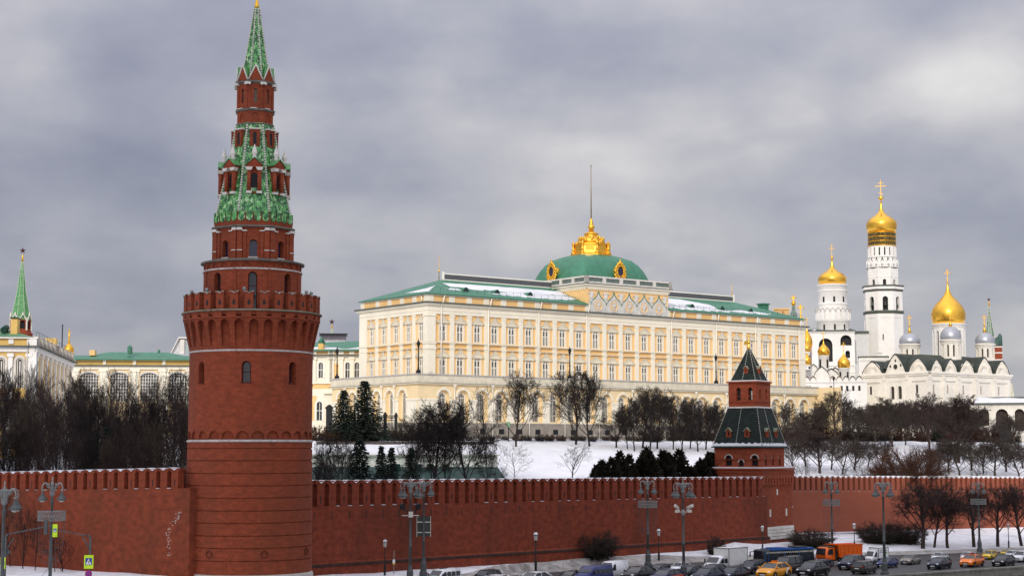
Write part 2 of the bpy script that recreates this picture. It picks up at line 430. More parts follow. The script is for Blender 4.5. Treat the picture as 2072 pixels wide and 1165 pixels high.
def ground_hit(px,py,D0=None):
 D=Dw(px)+4 if D0 is None else D0
 while D<620:
  x=Xof(px,py,D)
  if Zof(py,D)<=zhill(x,D)or(Vector((x,D))-PO).dot(-PL)<18:return D
  D+=.5
 return D
def fan(name,pxs,rows,zf,m,sm=True):
 mb=MB();n=len(rows(pxs[0]))
 for px in pxs:
  for D in rows(px):
   x=(px-CX)/F*D/math.cos(TH);mb.v.append((x,D,zf(px,x,D)))
 for i in range(len(pxs)-1):
  for j in range(n-1):
   a=i*n+j;mb.f.append([a,a+n,a+n+1,a+1]);mb.m.append(0);mb.sm.append(sm)
 return struct(mb.build(name,m))
pxs=list(range(-900,2901,20))
def frows(px):
 W=Dw(px);De=min(lerp_tab(EDGE,px),W-3)
 return[4,60,120,De-8,De-2]+[De+(W-De)*i/22 for i in range(23)]
 # snow soiled beside the road
def ground_mat():
 m=mat('embankment_snow',(.77,.775,.80),.75,var=.05,scale=.5,fine=.05,fscale=2,bump=.3,bscale=1.5,spec=.2,big=.35,bigcol=(.55,.53,.51))
 return m
SLUSH=mat('slush_snow',(.30,.28,.255),.8,var=.35,scale=.9,fine=.25,fscale=3,bump=.4,bscale=3,big=.5,bigcol=(.52,.50,.48))
fan('ground',pxs,frows,lambda px,x,D:zfront(px,D)-.02,ground_mat())
def hrows(px):
 W=Dw(px)
 return[W+.2,W+2,W+5]+[W+5+(480-W)*i/40 for i in range(1,41)]+[600,900,1600,4000]
fan('hill',pxs,hrows,lambda px,x,D:(zhill(x,D)+.25*snoise(x*.5,D*.5)if D<560 else 16.85),SNOW)
rpx=list(range(200,2901,20))
fan('road',rpx,lambda px:[40+(min(lerp_tab(EDGE,px),Dw(px)-3)-40)*i/12 for i in range(13)],lambda px,x,D:.012,ASPH,False)
def srows(px):
 De=min(lerp_tab(EDGE,px),Dw(px)-3)
 return[De-5+7.5*i/12 for i in range(13)]
slush_w=lambda px,x,D:-.01+.11*max(0,math.sin(min(1,max(0,(D-(min(lerp_tab(EDGE,px),Dw(px)-3)-5))/7.5))*PI))*(1+.8*snoise(x*1.7,D*2))+max(0,zfront(px,D))
fan('slush',rpx,srows,slush_w,SLUSH)
# ------------------------------------------------------------------ unseen cloud, added and shaped so its shadow covers the river front
def make_shade_cloud():
 mb=MB();rg=random.Random(21);c=Vector((-6,132,0))+to_sun*(430/to_sun.z)
 mb.ell((c.x,c.y,c.z),158,158,14,40,14)
 for i in range(60):
  a=rg.uniform(0,2*PI);q=rg.uniform(0,1)**.5;r=rg.uniform(20,34)*(1.1-.4*q)
  mb.ell((c.x+140*q*math.cos(a),c.y+140*q*math.sin(a),c.z+rg.uniform(0,14)*(1-q)),r,r*rg.uniform(.8,1.1),r*.42,14,9)
 struct(mb.build('added_shade_cloud',mat('shade_cloud_white',(.85,.85,.86),1.0,var=.03,scale=.02,fine=0,spec=0)))
make_shade_cloud()
# ------------------------------------------------------------------ fortress walls
def merlon_mesh(pitch,h,th,mats,slot):
 mb=MB();w=pitch*.30;t=pitch*.47
 poly=[(-w,0),(w,0),(w,h*.80),(t,h*.92),(t,h),(w*.7,h*.995),(0,h*.88),(-w*.7,h*.995),(-t,h),(-t,h*.92),(-w,h*.80)]
 mb.prism(poly,0,th)
 if slot:
  mb.box(-.07,.07,-.004,.1,h*.12,h*.42,1)
 return mb.build('merlon',mats,mesh_only=True)
def fortress_wall(label,A,B,zb,ztopA,ztopB,mh,pitch,m,ledge=None,slots=True,base_pts=None,snowtop=.4,extra_low=None,gapdark=None):
 """A, B plan points of the outer face; local x runs A -> B, -y looks at the camera side"""
 A=Vector(A);B=Vector(B);d=B-A;Ln=d.length;rot=math.atan2(d.y,d.x)
 t=thing('fortress_wall',label,'wall',(A.x,A.y,zb),rot)
 zc=lambda x:(ztopA+(ztopB-ztopA)*x/Ln)-zb
 mb=MB();n=40
 for i in range(n):
  a=Ln*i/n;b=Ln*(i+1)/n
  mb.face([(a,0,-3),(b,0,-3),(b,0,zc(b)),(a,0,zc(a))])
  mb.face([(a,0,zc(a)),(b,0,zc(b)),(b,3.2,zc(b)),(a,3.2,zc(a))])
  mb.face([(b,3.2,-3),(a,3.2,-3),(a,3.2,zc(a)),(b,3.2,zc(b))])
 mb.face([(0,3.2,-3),(0,0,-3),(0,0,zc(0)),(0,3.2,zc(0))]);mb.face([(Ln,0,-3),(Ln,3.2,-3),(Ln,3.2,zc(Ln)),(Ln,0,zc(Ln))])
 mb.build('wall_face',m,t)
 mb=MB()
 for i in range(n):
  a=Ln*i/n;b=Ln*(i+1)/n
  mb.face([(a,2.4,zc(a)),(b,2.4,zc(b)),(b,2.4,zc(b)+mh*.86),(a,2.4,zc(a)+mh*.86)])
  mb.face([(a,2.4,zc(a)+mh*.86),(b,2.4,zc(b)+mh*.86),(b,3.0,zc(b)+mh*.86),(a,3.0,zc(a)+mh*.86)])
  mb.face([(b,3.0,zc(b)),(a,3.0,zc(a)),(a,3.0,zc(a)+mh*.86),(b,3.0,zc(b)+mh*.86)])
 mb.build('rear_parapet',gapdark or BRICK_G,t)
 me1=merlon_mesh(pitch,mh,.75,[m,DARK],True);me0=merlon_mesh(pitch,mh,.75,[m,DARK],False)
 k=int(Ln/pitch);sn=MB();hw=pitch*.3;tt=pitch*.47
 objs=[]
 for i in range(k):
  x=pitch*(i+.5)
  objs.append((x,link('merlon',me1 if(slots and i%2)else me0,t,(x,.02,zc(x)-.02))if i<98 else None))
  z=zc(x)+mh
  j=lambda:random.uniform(.03,.09)
  top=[(-tt,0),(-tt*.6,.0),(-hw*.45,-mh*.07),(0,-mh*.115),(hw*.45,-mh*.07),(tt*.6,0),(tt,0)]
  h_=[j()*snowtop*(1.5 if abs(a[0])>hw else .8)for a in top]
  for(xa,za),(xb,zb_),ha,hb in zip(top[:-1],top[1:],h_[:-1],h_[1:]):
   for yy in(-.05,.80):
    q=[(x+xa,yy,z+za+.004),(x+xb,yy,z+zb_+.004),(x+xb,yy,z+zb_+hb+.012),(x+xa,yy,z+za+ha+.012)]
    sn.face(q if yy<0 else q[::-1])
   sn.face([(x+xa,-.05,z+za+ha+.012),(x+xb,-.05,z+zb_+hb+.012),(x+xb,.80,z+zb_+hb+.012),(x+xa,.80,z+za+ha+.012)],sm=True)
  xg=x+pitch/2
  if not slots or random.random()<.7:sn.box(xg-pitch*random.uniform(.08,.2),xg+pitch*random.uniform(.08,.2),-.02,.7,zc(xg)+.003,zc(xg)+random.uniform(.03,.07))
 if k>98:
  mb=MB()
  w=pitch*.30;tq=pitch*.47;h=mh
  for i in range(98,k):
   x=pitch*(i+.5);z=zc(x)-.02
   mb.prism([(x+a,z+b)for a,b in[(-w,0),(w,0),(w,h*.80),(tq,h*.92),(tq,h),(w*.7,h*.995),(0,h*.88),(-w*.7,h*.995),(-tq,h),(-tq,h*.92),(-w,h*.80)]],.02,.77)
  o=mb.build('merlon',m,t);o['kind']='stuff'
 sn.build('snow_cap',SNOW,t)
 return t,Ln,zc
def at2(px,D):
 return((px-CX)/F*D/math.cos(TH),D)
 # left stretch: A is its far left end
DL0=line_D(-900,250,390,160,-160)
A=at2(-160,DL0);B=at2(392,160)
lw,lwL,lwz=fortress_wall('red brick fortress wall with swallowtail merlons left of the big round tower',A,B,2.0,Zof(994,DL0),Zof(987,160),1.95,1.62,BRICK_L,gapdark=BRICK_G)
mb=MB()
sx=lwL-2.9
for i in range(70):
 u=random.random();z=6.3-4.2*u;x=sx+1.0*math.exp(-((u-.05)/.25)**2)-.5*math.sin(u*2.6)+random.gauss(0,.16)+.4
 a=random.uniform(.03,.13);b=random.uniform(.03,.10)
 mb.face([(x-a,-.006,z),(x+a*.3,-.006,z-b),(x+a,-.006,z+b*.4),(x,-.006,z+b)])
mb.build('salt_bloom',STAIN,lw)
# middle stretch
A=at2(618,176);B=at2(1546,240.4)
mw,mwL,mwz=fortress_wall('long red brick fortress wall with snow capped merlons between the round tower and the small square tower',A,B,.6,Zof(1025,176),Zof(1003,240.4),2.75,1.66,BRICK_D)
mb=MB()
zl0=Zof(1146,176)-.6;zl1=Zof(1087,240.4)-.6
for i in range(24):
 a=mwL*i/24;b=mwL*(i+1)/24;za=zl0+(zl1-zl0)*i/24;zb_=zl0+(zl1-zl0)*(i+1)/24
 mb.face([(a,-.38,-3),(b,-.38,-3),(b,-.38,zb_),(a,-.38,za)])
 mb.face([(a,-.38,za),(b,-.38,zb_),(b,0,zb_+.34),(a,0,za+.34)])
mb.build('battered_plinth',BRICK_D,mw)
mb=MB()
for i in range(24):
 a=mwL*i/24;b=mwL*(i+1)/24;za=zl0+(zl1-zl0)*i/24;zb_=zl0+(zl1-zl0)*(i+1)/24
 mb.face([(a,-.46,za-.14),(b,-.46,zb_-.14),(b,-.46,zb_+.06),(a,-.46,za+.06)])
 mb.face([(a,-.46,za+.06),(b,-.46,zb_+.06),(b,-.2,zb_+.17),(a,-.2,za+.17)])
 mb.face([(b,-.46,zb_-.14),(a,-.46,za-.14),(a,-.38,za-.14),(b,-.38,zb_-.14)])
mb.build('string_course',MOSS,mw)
mb=MB()
for i in range(34):
 x=1.6+i*2.49;mb.box(x-.06,x+.06,-.003,.05,mwz(x)-1.35,mwz(x)-.5)
mb.build('loophole_slot',DARK,mw)
# right stretch
D0=line_D(1600,256,2900,322,1590);D1=line_D(1600,256,2900,322,2560)
A=at2(1590,D0);B=at2(2560,D1)
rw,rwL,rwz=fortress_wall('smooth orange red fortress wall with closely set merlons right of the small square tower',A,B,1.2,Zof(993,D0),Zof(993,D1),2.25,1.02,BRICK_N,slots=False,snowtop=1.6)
mb=MB();zz=Zof(1074,D0)-1.2;mb.box(0,rwL,-.25,0,-3,zz-.5);mb.build('plinth',BRICK_N,rw)
mb=MB();mb.box(0,rwL,-.30,0,zz-.5,zz-.28);mb.build('plinth_snow',SNOW,rw)
# ------------------------------------------------------------------ the big round tower
def big_tower():
 D=165.0;zb=0.5
 X=Xof(503,1100,D)
 t=thing('round_tower','tall round red brick tower with green tiled tent spire','tower',(X,D,zb),face_cam(X,D))
 z=lambda py:Zof(py,D)-zb
 w=lambda p,py=800:Wm(p,py,D)
 # white stone foot
 mb=MB();mb.lathe([(w(131,1158),-1),(w(131,1158),z(1160)),(w(129,1158),z(1155)),(w(126),z(1154))],64,cap=False);mb.build('foot',GSTONE,t)
 prof=[]
 ra=w(127.5,1128);rb_=w(125,895)
 ys=[1156,1128,1103,1079,1054,1030,1005,981,957,932,908,895]
 for a,b in zip(ys[:-1],ys[1:]):
  r0=rb_+(ra-rb_)*(a-895)/233;r1=rb_+(ra-rb_)*(b-895)/233
  prof+=[(r0-.09,z(a)+.0),(r0-.09,z(a)+.09),(r0,z(a)+.10),(r1,z(b)-.005),(r1-.09,z(b)-.004)]
 mb=MB();mb.lathe(prof,72,cap=False,sm=False)
 for f in range(len(mb.sm)):mb.sm[f]=False
 for px,py in((427,1114),(532,1114),(614,1112)):
  a=math.asin((px-502)/126);r=ra+.02
  mb2=MB(cyl(lambda zz:r,r));
  n=14;cxx=a*r;zz=z(py);rr=.36
  for i in range(n):
   p0=2*PI*i/n;p1=2*PI*(i+1)/n
   for(ri,ro)in((rr-.07,rr),):
    q=[(cxx+ri*math.cos(p0),-.05,zz+ri*math.sin(p0)),(cxx+ro*math.cos(p0),-.05,zz+ro*math.sin(p0)),(cxx+ro*math.cos(p1),-.05,zz+ro*math.sin(p1)),(cxx+ri*math.cos(p1),-.05,zz+ri*math.sin(p1))]
    mb2.face(q)
    mb2.face([(q[1][0],-.05,q[1][2]),(q[1][0],.06,q[1][2]),(q[2][0],.06,q[2][2]),(q[2][0],-.05,q[2][2])])
  mb2.build('blocked_port',GROOVE,t)
 mb.build('ribbed_base',BRICK,t)
 mb=MB();mb.lathe([(rb_-.2,z(896)),(w(126.3),z(894)),(w(126.3),z(891)),(w(124),z(889.8)),(rb_-.3,z(889))],64,cap=False,sm=False);mb.build('white_band',BAND,t)
 # shaft with blind arcade and windows
 r0=w(123.6,800);rz=lambda zz:r0
 C=2*PI*r0
 mb=MB(cyl(rz,r0))
 n=26;p=C/n
 zs0,zs1=z(889),z(868)
 holes=[(-C/2+p*(i+.5),p*.84,zs0+.02,z(872.5),'a')for i in range(n)]
 panel(mb,-C/2,C/2,zs0,zs1,holes,.22,y=0,dx=.5)
 panel(mb,-C/2,C/2,zs0,zs1,[],0,y=.2,dx=.5)
 wins=[]
 for a in(-52,-4.5,41,88,133,178,-98,-143):wins.append((R(a)*r0,w(18.5,757),z(778),z(736.5),'a'))
 zs2=z(716)
 panel(mb,-C/2,C/2,zs1,zs2,wins,.75,y=0,dx=.6)
 mb.build('shaft',BRICK,t)
 for h in wins:
  mb=MB(cyl(rz,r0));pane(mb,h,.72)
  fr=MB(cyl(rz,r0));archivolt(fr,(h[0],h[1]-.16,h[2]+.04,h[3]-.08,'a'),.08,.62,.74);fr.box(h[0]-h[1]/2,h[0]+h[1]/2,.62,.70,(h[2]+h[3])/2-.03,(h[2]+h[3])/2+.03)
  fr.box(h[0]-h[1]/2-.08,h[0]+h[1]/2+.08,-.06,.5,h[2]-.1,h[2]+.015)
  o=fr.build('window',GROOVE,t);mb.build('pane',GLASS_D,o)
 mb=MB();mb.lathe([(r0-.1,z(717.5)),(w(124.6),z(717)),(w(124.6),z(713.5)),(r0-.1,z(713))],64,cap=False,sm=False);mb.build('white_band',BAND,t)
 # machicolation: flaring piers joined by arches
 za,zb2=z(713.5),z(656);rtop=w(135.5,650)
 rm=lambda zz:r0+(rtop-r0)*max(0,min(1,(zz-za)/(zb2-za)))
 mb=MB(cyl(rm,rtop));n=29;C2=2*PI*rtop;p=C2/n
 holes=[(-C2/2+p*(i+.5)+p*.12,p*.60,za+.35,zb2+.05,'a')for i in range(n)]
 panel(mb,-C2/2,C2/2,za,z(651),holes,lambda zz:max(.02,rm(zz)-r0+.08),dx=.5)
 mb.build('machicolation',BRICK,t)
 mb=MB();mb.lathe([(r0-.02,za),(r0-.02,z(640))],64,cap=False);mb.build('machicolation_back',BRICK,t)
 mb=MB(cyl(lambda zz:rtop+.08,rtop))
 hs=[(-C2/2+p*(i+.5)+p*.12,p*.34,z(640.5)-.45,z(640.5),'a')for i in range(n)]
 panel(mb,-C2/2,C2/2,z(652.5),z(639),hs,.1,dx=.5);panel(mb,-C2/2,C2/2,z(646.5),z(639.4),[],0,y=.09,dx=.5)
 mb.lathe([(rtop-.3,z(652.5)),(rtop+.08,z(652.5))],64,cap=False)if False else None
 mb.build('gallery_band',BRICK,t)
 mb=MB();mb.lathe([(rtop,z(639.5)),(rtop+.26,z(639)),(rtop+.26,z(636.5)),(rtop+.02,z(635.5)),(w(95),z(635))],72,cap=False,sm=False);mb.build('ledge',mat('mossy_ledge',(.20,.19,.14),.9,var=.3,scale=2),t)
 mh=z(602)-z(636)
 mb=MB();mwid=w(16.5,620)/2;hh=mh
 mb.prism([(-mwid,0),(mwid,0),(mwid,hh*.86),(mwid*1.16,hh*.93),(mwid*1.16,hh),(mwid*.6,hh*.99),(0,hh*.89),(-mwid*.6,hh*.99),(-mwid*1.16,hh),(-mwid*1.16,hh*.93),(-mwid,hh*.86)],0,.55)
 mb.box(-.12,.12,-.004,.1,hh*.25,hh*.52,1)
 cap=[(-mwid*1.16,hh),(-mwid*.6,hh*.99),(0,hh*.89),(mwid*.6,hh*.99),(mwid*1.16,hh)]
 for(a,za_),(b,zb_)in zip(cap[:-1],cap[1:]):
  mb.face([(a,-.05,za_+.004),(b,-.05,zb_+.004),(b,-.05,zb_+.07),(a,-.05,za_+.07)],2)
  mb.face([(a,-.05,za_+.07),(b,-.05,zb_+.07),(b,.6,zb_+.07),(a,.6,za_+.07)],2)
 me=mb.build('merlon',[BRICK,DARK,mat('mossy_cap',(.33,.33,.29),.9,var=.25,scale=3)],mesh_only=True)
 for i in range(n):
  a=2*PI*(i+.5)/n+.06
  link('merlon',me,t,((rtop+.02)*math.sin(a),-(rtop+.02)*math.cos(a),z(636)),a)
  # second drum
 r2=w(98,590);C=2*PI*r2;rz=lambda zz:r2
 mb=MB(cyl(rz,r2))
 wins=[(R(a)*r2,w(18.5,580),z(636),z(559.5),'a')for a in(-45,0,45,90,135,180,-90,-135)]
 wins[4:]=wins[4:]
 wins=[wn for wn in wins if abs(wn[0])<C/2-1.2]
 panel(mb,-C/2,C/2,z(640),z(553),wins,.6,dx=.5)
 n2=26;p=C/n2
 panel(mb,-C/2,C/2,z(551),z(538),[(-C/2+p*(i+.5),p*.8,z(550.5),z(541),'a')for i in range(n2)],.12,dx=.5)
 panel(mb,-C/2,C/2,z(551),z(538),[],0,y=.11,dx=.5)
 for a in(-20,19,-68,66):mb.box(R(a)*r2-.1,R(a)*r2+.1,-.1,.02,z(640),z(553))
 mb.build('second_drum',BRICK,t)
 for h in wins:
  mb=MB(cyl(rz,r2));pane(mb,h,.58);fr=MB(cyl(rz,r2));archivolt(fr,(h[0],h[1]-.16,h[2],h[3]-.08,'a'),.08,.45,.6)
  for q in(.35,.65):fr.box(h[0]-h[1]/2,h[0]+h[1]/2,.48,.56,h[2]+(h[3]-h[2])*q-.03,h[2]+(h[3]-h[2])*q+.03)
  o=fr.build('window',GROOVE,t);mb.build('pane',GLASS_D,o)
 mb=MB();mb.lathe([(r2-.1,z(555)),(r2+.1,z(554.6)),(r2+.1,z(551.4)),(r2-.1,z(551))],64,cap=False,sm=False);mb.build('white_band',BAND,t)
 mb=MB();mb.lathe([(r2-.2,z(538.5)),(r2+.30,z(538)),(r2+.30,z(535)),(r2-.2,z(532.5)),(w(70),z(530.5))],64,cap=False,sm=False);mb.build('cornice',mat('weathered_lead',(.13,.12,.10),.7,var=.3,scale=2),t)
 # octagon
 ap=w(76.8,500);RR=ap/math.cos(PI/8);fw=2*ap*math.tan(PI/8)
 mb=MB();trims=MB()
 octw=[]
 for i in range(8):
  mp=rotmap(i*PI/4,ap);s=MB(mp);ww=w(15.5,510)
  h=(0,ww,z(530),z(494),'a');octw.append((h,mp))
  panel(s,-fw/2,fw/2,z(533),z(468),[h],.5)
  for q in(-fw/2,fw/2-.0):
   pass
  s.box(-fw*.27-.16,-fw*.27+.16,-.14,0,z(533),z(478));s.box(fw*.27-.16,fw*.27+.16,-.14,0,z(533),z(478))
  s.box(-fw/2,-fw/2+.50,-.2,0,z(533),z(476));s.box(fw/2-.50,fw/2,-.2,0,z(533),z(476))
  k=len(mb.v);mb.v+=s.v;mb.f+=[[q+k for q in f]for f in s.f];mb.m+=s.m;mb.sm+=s.sm
  s=MB(mp)
  for q in(-fw*.27,fw*.27):s.box(q-.24,q+.24,-.24,0,z(478),z(476));
  for q0,q1 in((-fw/2-.05,-fw/2+.48),(fw/2-.48,fw/2+.05)):s.prism([(q0-.04,z(476)),(q1+.04,z(476)),(q1-.04,z(471)),(q0+.04,z(471))],-.3,0)
  s.box(-fw/2+.0,-fw/2+.5,-.26,0,z(516.5),z(514.8));s.box(fw/2-.5,fw/2,-.26,0,z(516.5),z(514.8))
  s.build('white_capital',WSTONE,t)
 mb.build('octagon_tier',BRICK,t)
 for h,mp in octw:
  s=MB(mp);pane(s,h,.48);fr=MB(mp);archivolt(fr,h,.12,-.05,.02);fr.box(h[0]-h[1]/2-.1,h[0]+h[1]/2+.1,-.12,.3,h[2]-.08,h[2]+.1,1)
  o=fr.build('window',[BRICK,GSTONE],t);s.build('pane',GLASS_B,o)
 cs=1/math.cos(PI/8)
 mb=MB();mb.lathe([(RR-.3,z(470)),(w(82.5,468)*cs,z(469)),(w(82.5,468)*cs,z(466.5)),(RR-.1,z(464))],8,rot=PI/8,cap=False,sm=False);mb.build('cornice',mat('weathered_lead',(0,0,0)),t)
 # scalloped parapet: red cusps between green lobes
 mb=MB();gl=MB()
 apb=w(77,460);apt=w(79,440);fwb=2*apb*math.tan(PI/8);nl=4
 for i in range(8):
  mp=rotmap(i*PI/4,apb);s=MB(mp);pl=fwb/nl
  topf=lambda x:z(453)+(z(437.5)-z(453))*(abs(((x+fwb/2)/pl)%1.0-.5)*2)**2.2
  ns=48
  for q in range(ns):
   a=-fwb/2+fwb*q/ns;b=-fwb/2+fwb*(q+1)/ns
   s.face([(a,0,z(466)),(b,0,z(466)),(b,.0,topf(b-1e-6)),(a,.0,topf(a))]);s.face([(a,0,topf(a)),(b,0,topf(b-1e-6)),(b,.3,topf(b-1e-6)),(a,.3,topf(a))])
  k=len(mb.v);mb.v+=s.v;mb.f+=[[q+k for q in f]for f in s.f];mb.m+=s.m;mb.sm+=s.sm
  s=MB(mp)
  for q in range(nl):
   c=-fwb/2+pl*(q+.5);zz=z(451)
   pts=[(c+pl*.42*math.cos(PI+PI*e/8),zz+pl*.42*math.sin(PI+PI*e/8))for e in range(9)]
   s.prism(pts+[(c+pl*.42,z(438)),(c-pl*.42,z(438))],-.07,.15)
  k=len(gl.v);gl.v+=s.v;gl.f+=[[q+k for q in f]for f in s.f];gl.m+=s.m;gl.sm+=s.sm
 mb.build('scalloped_parapet',BRICK,t);gl.build('tile_scallop',TILE,t)
 # lower tent
 def ta(py):return w(36.8+(73.5-36.8)*max(0,(py-256)/184)**1.12,py)
 pys=[446,425,400,375,350,325,300,275,255]
 mb=MB();mb.lathe([(ta(q)*cs,z(q))for q in pys],8,rot=PI/8,cap=False,sm=False);mb.build('tent_roof',TILE,t)
 def rib(fr,y0,y1,n,size,parent,name='rib'):
  for i in range(8):
   a=PI/8+i*PI/4;s=MB()
   for k in range(n):
    q0=y0+(y1-y0)*k/n;q1=y0+(y1-y0)*(k+.62)/n
    r_0=fr(q0)*cs;r_1=fr(q1)*cs
    s.tube((r_0*math.sin(a),-r_0*math.cos(a),z(q0)),(r_1*math.sin(a),-r_1*math.cos(a),z(q1)),size,size,6)
   s.build(name,BEAD,parent)
 rib(ta,440,258,34,.12,t)
 # lower dormers with columns, gable and white finial
 def dormer1():
  y0=-ta(399)-.15;hw_=w(15.5,370);o=None
  s=MB();s.box(-hw_*.62,hw_*.62,y0+.12,-ta(345)+.4,z(399),z(345))if False else None
  panel(s,-hw_*.72,hw_*.72,z(398),z(346),[(0,.62,z(394),z(360),'a')],.35,y=y0+.22)
  s.box(-hw_*.72,-hw_*.71,y0+.22,-ta(340),z(398),z(346));s.box(hw_*.71,hw_*.72,y0+.22,-ta(340),z(398),z(346))
  s.box(-hw_*1.0,hw_*1.0,y0-.12,-ta(345),z(349.5),z(345))
  s.box(-hw_*.9,hw_*.9,y0-.05,-ta(395),z(401),z(398))
  o=s.build('dormer',BRICK,t)
  s=MB();pane(s,(0,.62,z(394),z(360),'a'),y0+.25);s.build('opening',DARK,o)
  for q in(-1,1):
   s=MB();s.lathe([(.21,z(397)),(.21,z(356))],10,q*hw_*.66,y0+.02);s.build('column',BRICK,o)
   s=MB();s.box(q*hw_*.66-.27,q*hw_*.66+.27,y0-.25,y0+.3,z(401.5),z(397));s.prism([(q*hw_*.66-.2,z(356)),(q*hw_*.66+.2,z(356)),(q*hw_*.66+.36,z(349.7)),(q*hw_*.66-.36,z(349.7))],y0-.28,y0+.3)
   s.build('capital',WSTONE,o)
  s=MB();s.prism([(-hw_*1.02,z(345)),(hw_*1.02,z(345)),(0,z(332.5))],y0-.14,-ta(335));s.build('gable',BRICK,o)
  s=MB()
  for q in(-1,1):
   s.face([(q*hw_*1.14,y0-.25,z(346)),(0,y0-.25,z(331)),(0,-ta(325),z(331)),(q*hw_*1.14,-ta(340),z(346))]if q>0 else[(0,y0-.25,z(331)),(q*hw_*1.14,y0-.25,z(346)),(q*hw_*1.14,-ta(340),z(346)),(0,-ta(325),z(331))])
   s.face([(q*hw_*1.14,y0-.25,z(346)),(q*hw_*1.14,y0-.25,z(344.5)),(0,y0-.25,z(329.7)),(0,y0-.25,z(331))])
   s.face([(q*hw_*1.14,y0-.25,z(344.5)),(0,y0-.25,z(329.7)),(0,-ta(325),z(329.7)),(q*hw_*1.14,-ta(340),z(344.5))])
  s.build('gable_roof',TILE_M,o)
  s=MB();s.lathe([(.22,z(333)),(.22,z(327)),(.14,z(326)),(.30,z(319)),(.26,z(318)),(.02,z(302.5))],8,0,y0+.35);s.build('finial',WSTONE,o)
  return o
 d1=dormer1()
 for i in range(1,8):part_copy(d1,t,(0,0,0),i*PI/4)
 def dormer2():
  y0=-ta(303)-.05;hw_=w(10.2,285);s=MB()
  panel(s,-hw_,hw_,z(303.5),z(270),[(0,.34,z(300),z(275),'a')],.3,y=y0)
  for q in(-1,1):s.face([(q*hw_,y0,z(303.5)),(q*hw_,-ta(303)+.5,z(303.5)),(q*hw_,-ta(270)+.5,z(270)),(q*hw_,y0,z(270))])
  for q in(-1,1):s.box(q*hw_*.72-.07,q*hw_*.72+.07,y0-.06,y0,z(302),z(273))
  o=s.build('small_dormer',BRICK,t)
  s=MB();pane(s,(0,.34,z(300),z(275),'a'),y0+.035);s.build('opening',DARK,o)
  s=MB();s.box(-hw_*1.12,hw_*1.12,y0-.12,-ta(262),z(270),z(267.7));s.build('lintel',WSTONE,o)
  return o
 d2=dormer2()
 for i in range(1,8):part_copy(d2,t,(0,0,0),i*PI/4)
 # upper drum
 ap=w(35.6,215);fw=2*ap*math.tan(PI/8);mb=MB();wl=[]
 for i in range(8):
  mp=rotmap(i*PI/4,ap);s=MB(mp);h=(0,w(6.5),z(215),z(186),'a');wl.append((h,mp))
  panel(s,-fw/2,fw/2,z(228),z(176),[h],.25)
  panel(s,-fw/2,fw/2,z(259),z(231),[(0,fw*.45,z(254),z(235),'a')],.08);s.face([(-fw*.3,.075,z(256)),(fw*.3,.075,z(256)),(fw*.3,.075,z(233)),(-fw*.3,.075,z(233))])
  for q in(-fw*.42,fw*.42):s.box(q-.1,q+.1,-.07,0,z(226),z(177))
  k=len(mb.v);mb.v+=s.v;mb.f+=[[q+k for q in f]for f in s.f];mb.m+=s.m;mb.sm+=s.sm
 mb.build('upper_drum',BRICK,t)
 for h,mp in wl:
  s=MB(mp);pane(s,h,.23);s.build('slit_window',mat('pale_shutter',(.16,.13,.10),.7),t)
 mb=MB();R8=ap*cs
 mb.lathe([(R8-.1,z(232)),(R8+.16,z(230)),(R8+.16,z(227)),(R8-.1,z(226))],8,rot=PI/8,cap=False,sm=False)
 mb.lathe([(R8-.1,z(178)),(R8+.26,z(174)),(R8+.26,z(171)),(R8-.3,z(169.5)),(.2,z(169.5))],8,rot=PI/8,cap=False,sm=False)
 mb.lathe([(R8,z(259)),(R8+.14,z(258)),(R8+.14,z(256)),(R8-.1,z(255))],8,rot=PI/8,cap=False,sm=False)
 mb.build('cornice',mat('weathered_lead',(0,0,0)),t)
 mb=MB()
 for i in range(8):
  s=MB(rotmap(i*PI/4,ap))
  for q in(-fw/2,fw/2):s.prism([(q-.22,z(179.5)),(q+.22,z(179.5)),(q+.27,z(174.5)),(q-.27,z(174.5))],-.30,0)
  s.box(-fw*.36,fw*.1,-.22,0,z(227),z(225.6));s.build('white_capital',WSTONE,t)
  # pointed gables
 s=MB();y0=-ap-.05;gw=fw*.49
 s.prism([(-gw,z(170)),(gw,z(170)),(0,z(140.5))],y0,y0+.35)
 g=s.build('spire_gable',BRICK,t)
 s=MB()
 for q in(-1,1):
  s.tube((q*gw,y0-.03,z(169.5)),(0,y0-.03,z(139)),.075,.075,6)
 s.build('white_edge',BEAD,g)
 s=MB()
 for q in(-1,1):
  s.face([(q*gw*1.06,y0,z(170)),(0,y0,z(138)),(0,-ap*.66,z(138)),(q*gw*.9,-ap*.9,z(170))]);
 s.build('gable_roof',TILE_M,g)
 for i in range(1,8):part_copy(g,t,(0,0,0),i*PI/4)
 def sa(py):return w(4.9+(28.5-4.9)*max(0,(py-16)/154)**1.05,py)
 mb=MB();mb.lathe([(sa(q)*cs,z(q))for q in(170,150,120,90,60,30,16)],8,rot=PI/8,cap=False,sm=False);mb.build('spire',TILE,t)
 rib(sa,168,17,30,.09,t,'spire_rib')
 mb=MB();mb.lathe([(w(5.6),z(17)),(w(4.6),z(12)),(w(2.4),z(1)),(w(1.6),z(-14)),(.02,z(-22))],16);mb.build('gilded_tip',GOLD,t)
 mb=MB();star5(mb,0,z(-40),1.5,.3);mb.build('star',STAR,t)
 # floodlights and masts on the gallery
 for px in(384,417,495,626,637):
  mb=MB();a=math.asin(max(-1,min(1,(px-512)/134)));x=(rtop-.5)*math.sin(a);y=-(rtop-.5)*math.cos(a)
  mb.tube((x,y,z(604)),(x,y,z(597)),.09,.09,6);mb.ell((x,y,z(596)),.18,.18,.2,8,6);mb.build('lamp',GREYL,t)
big_tower()
def merge(dst,src):
 k=len(dst.v);dst.v+=src.v;dst.f+=[[q+k for q in f]for f in src.f];dst.m+=src.m;dst.sm+=src.sm
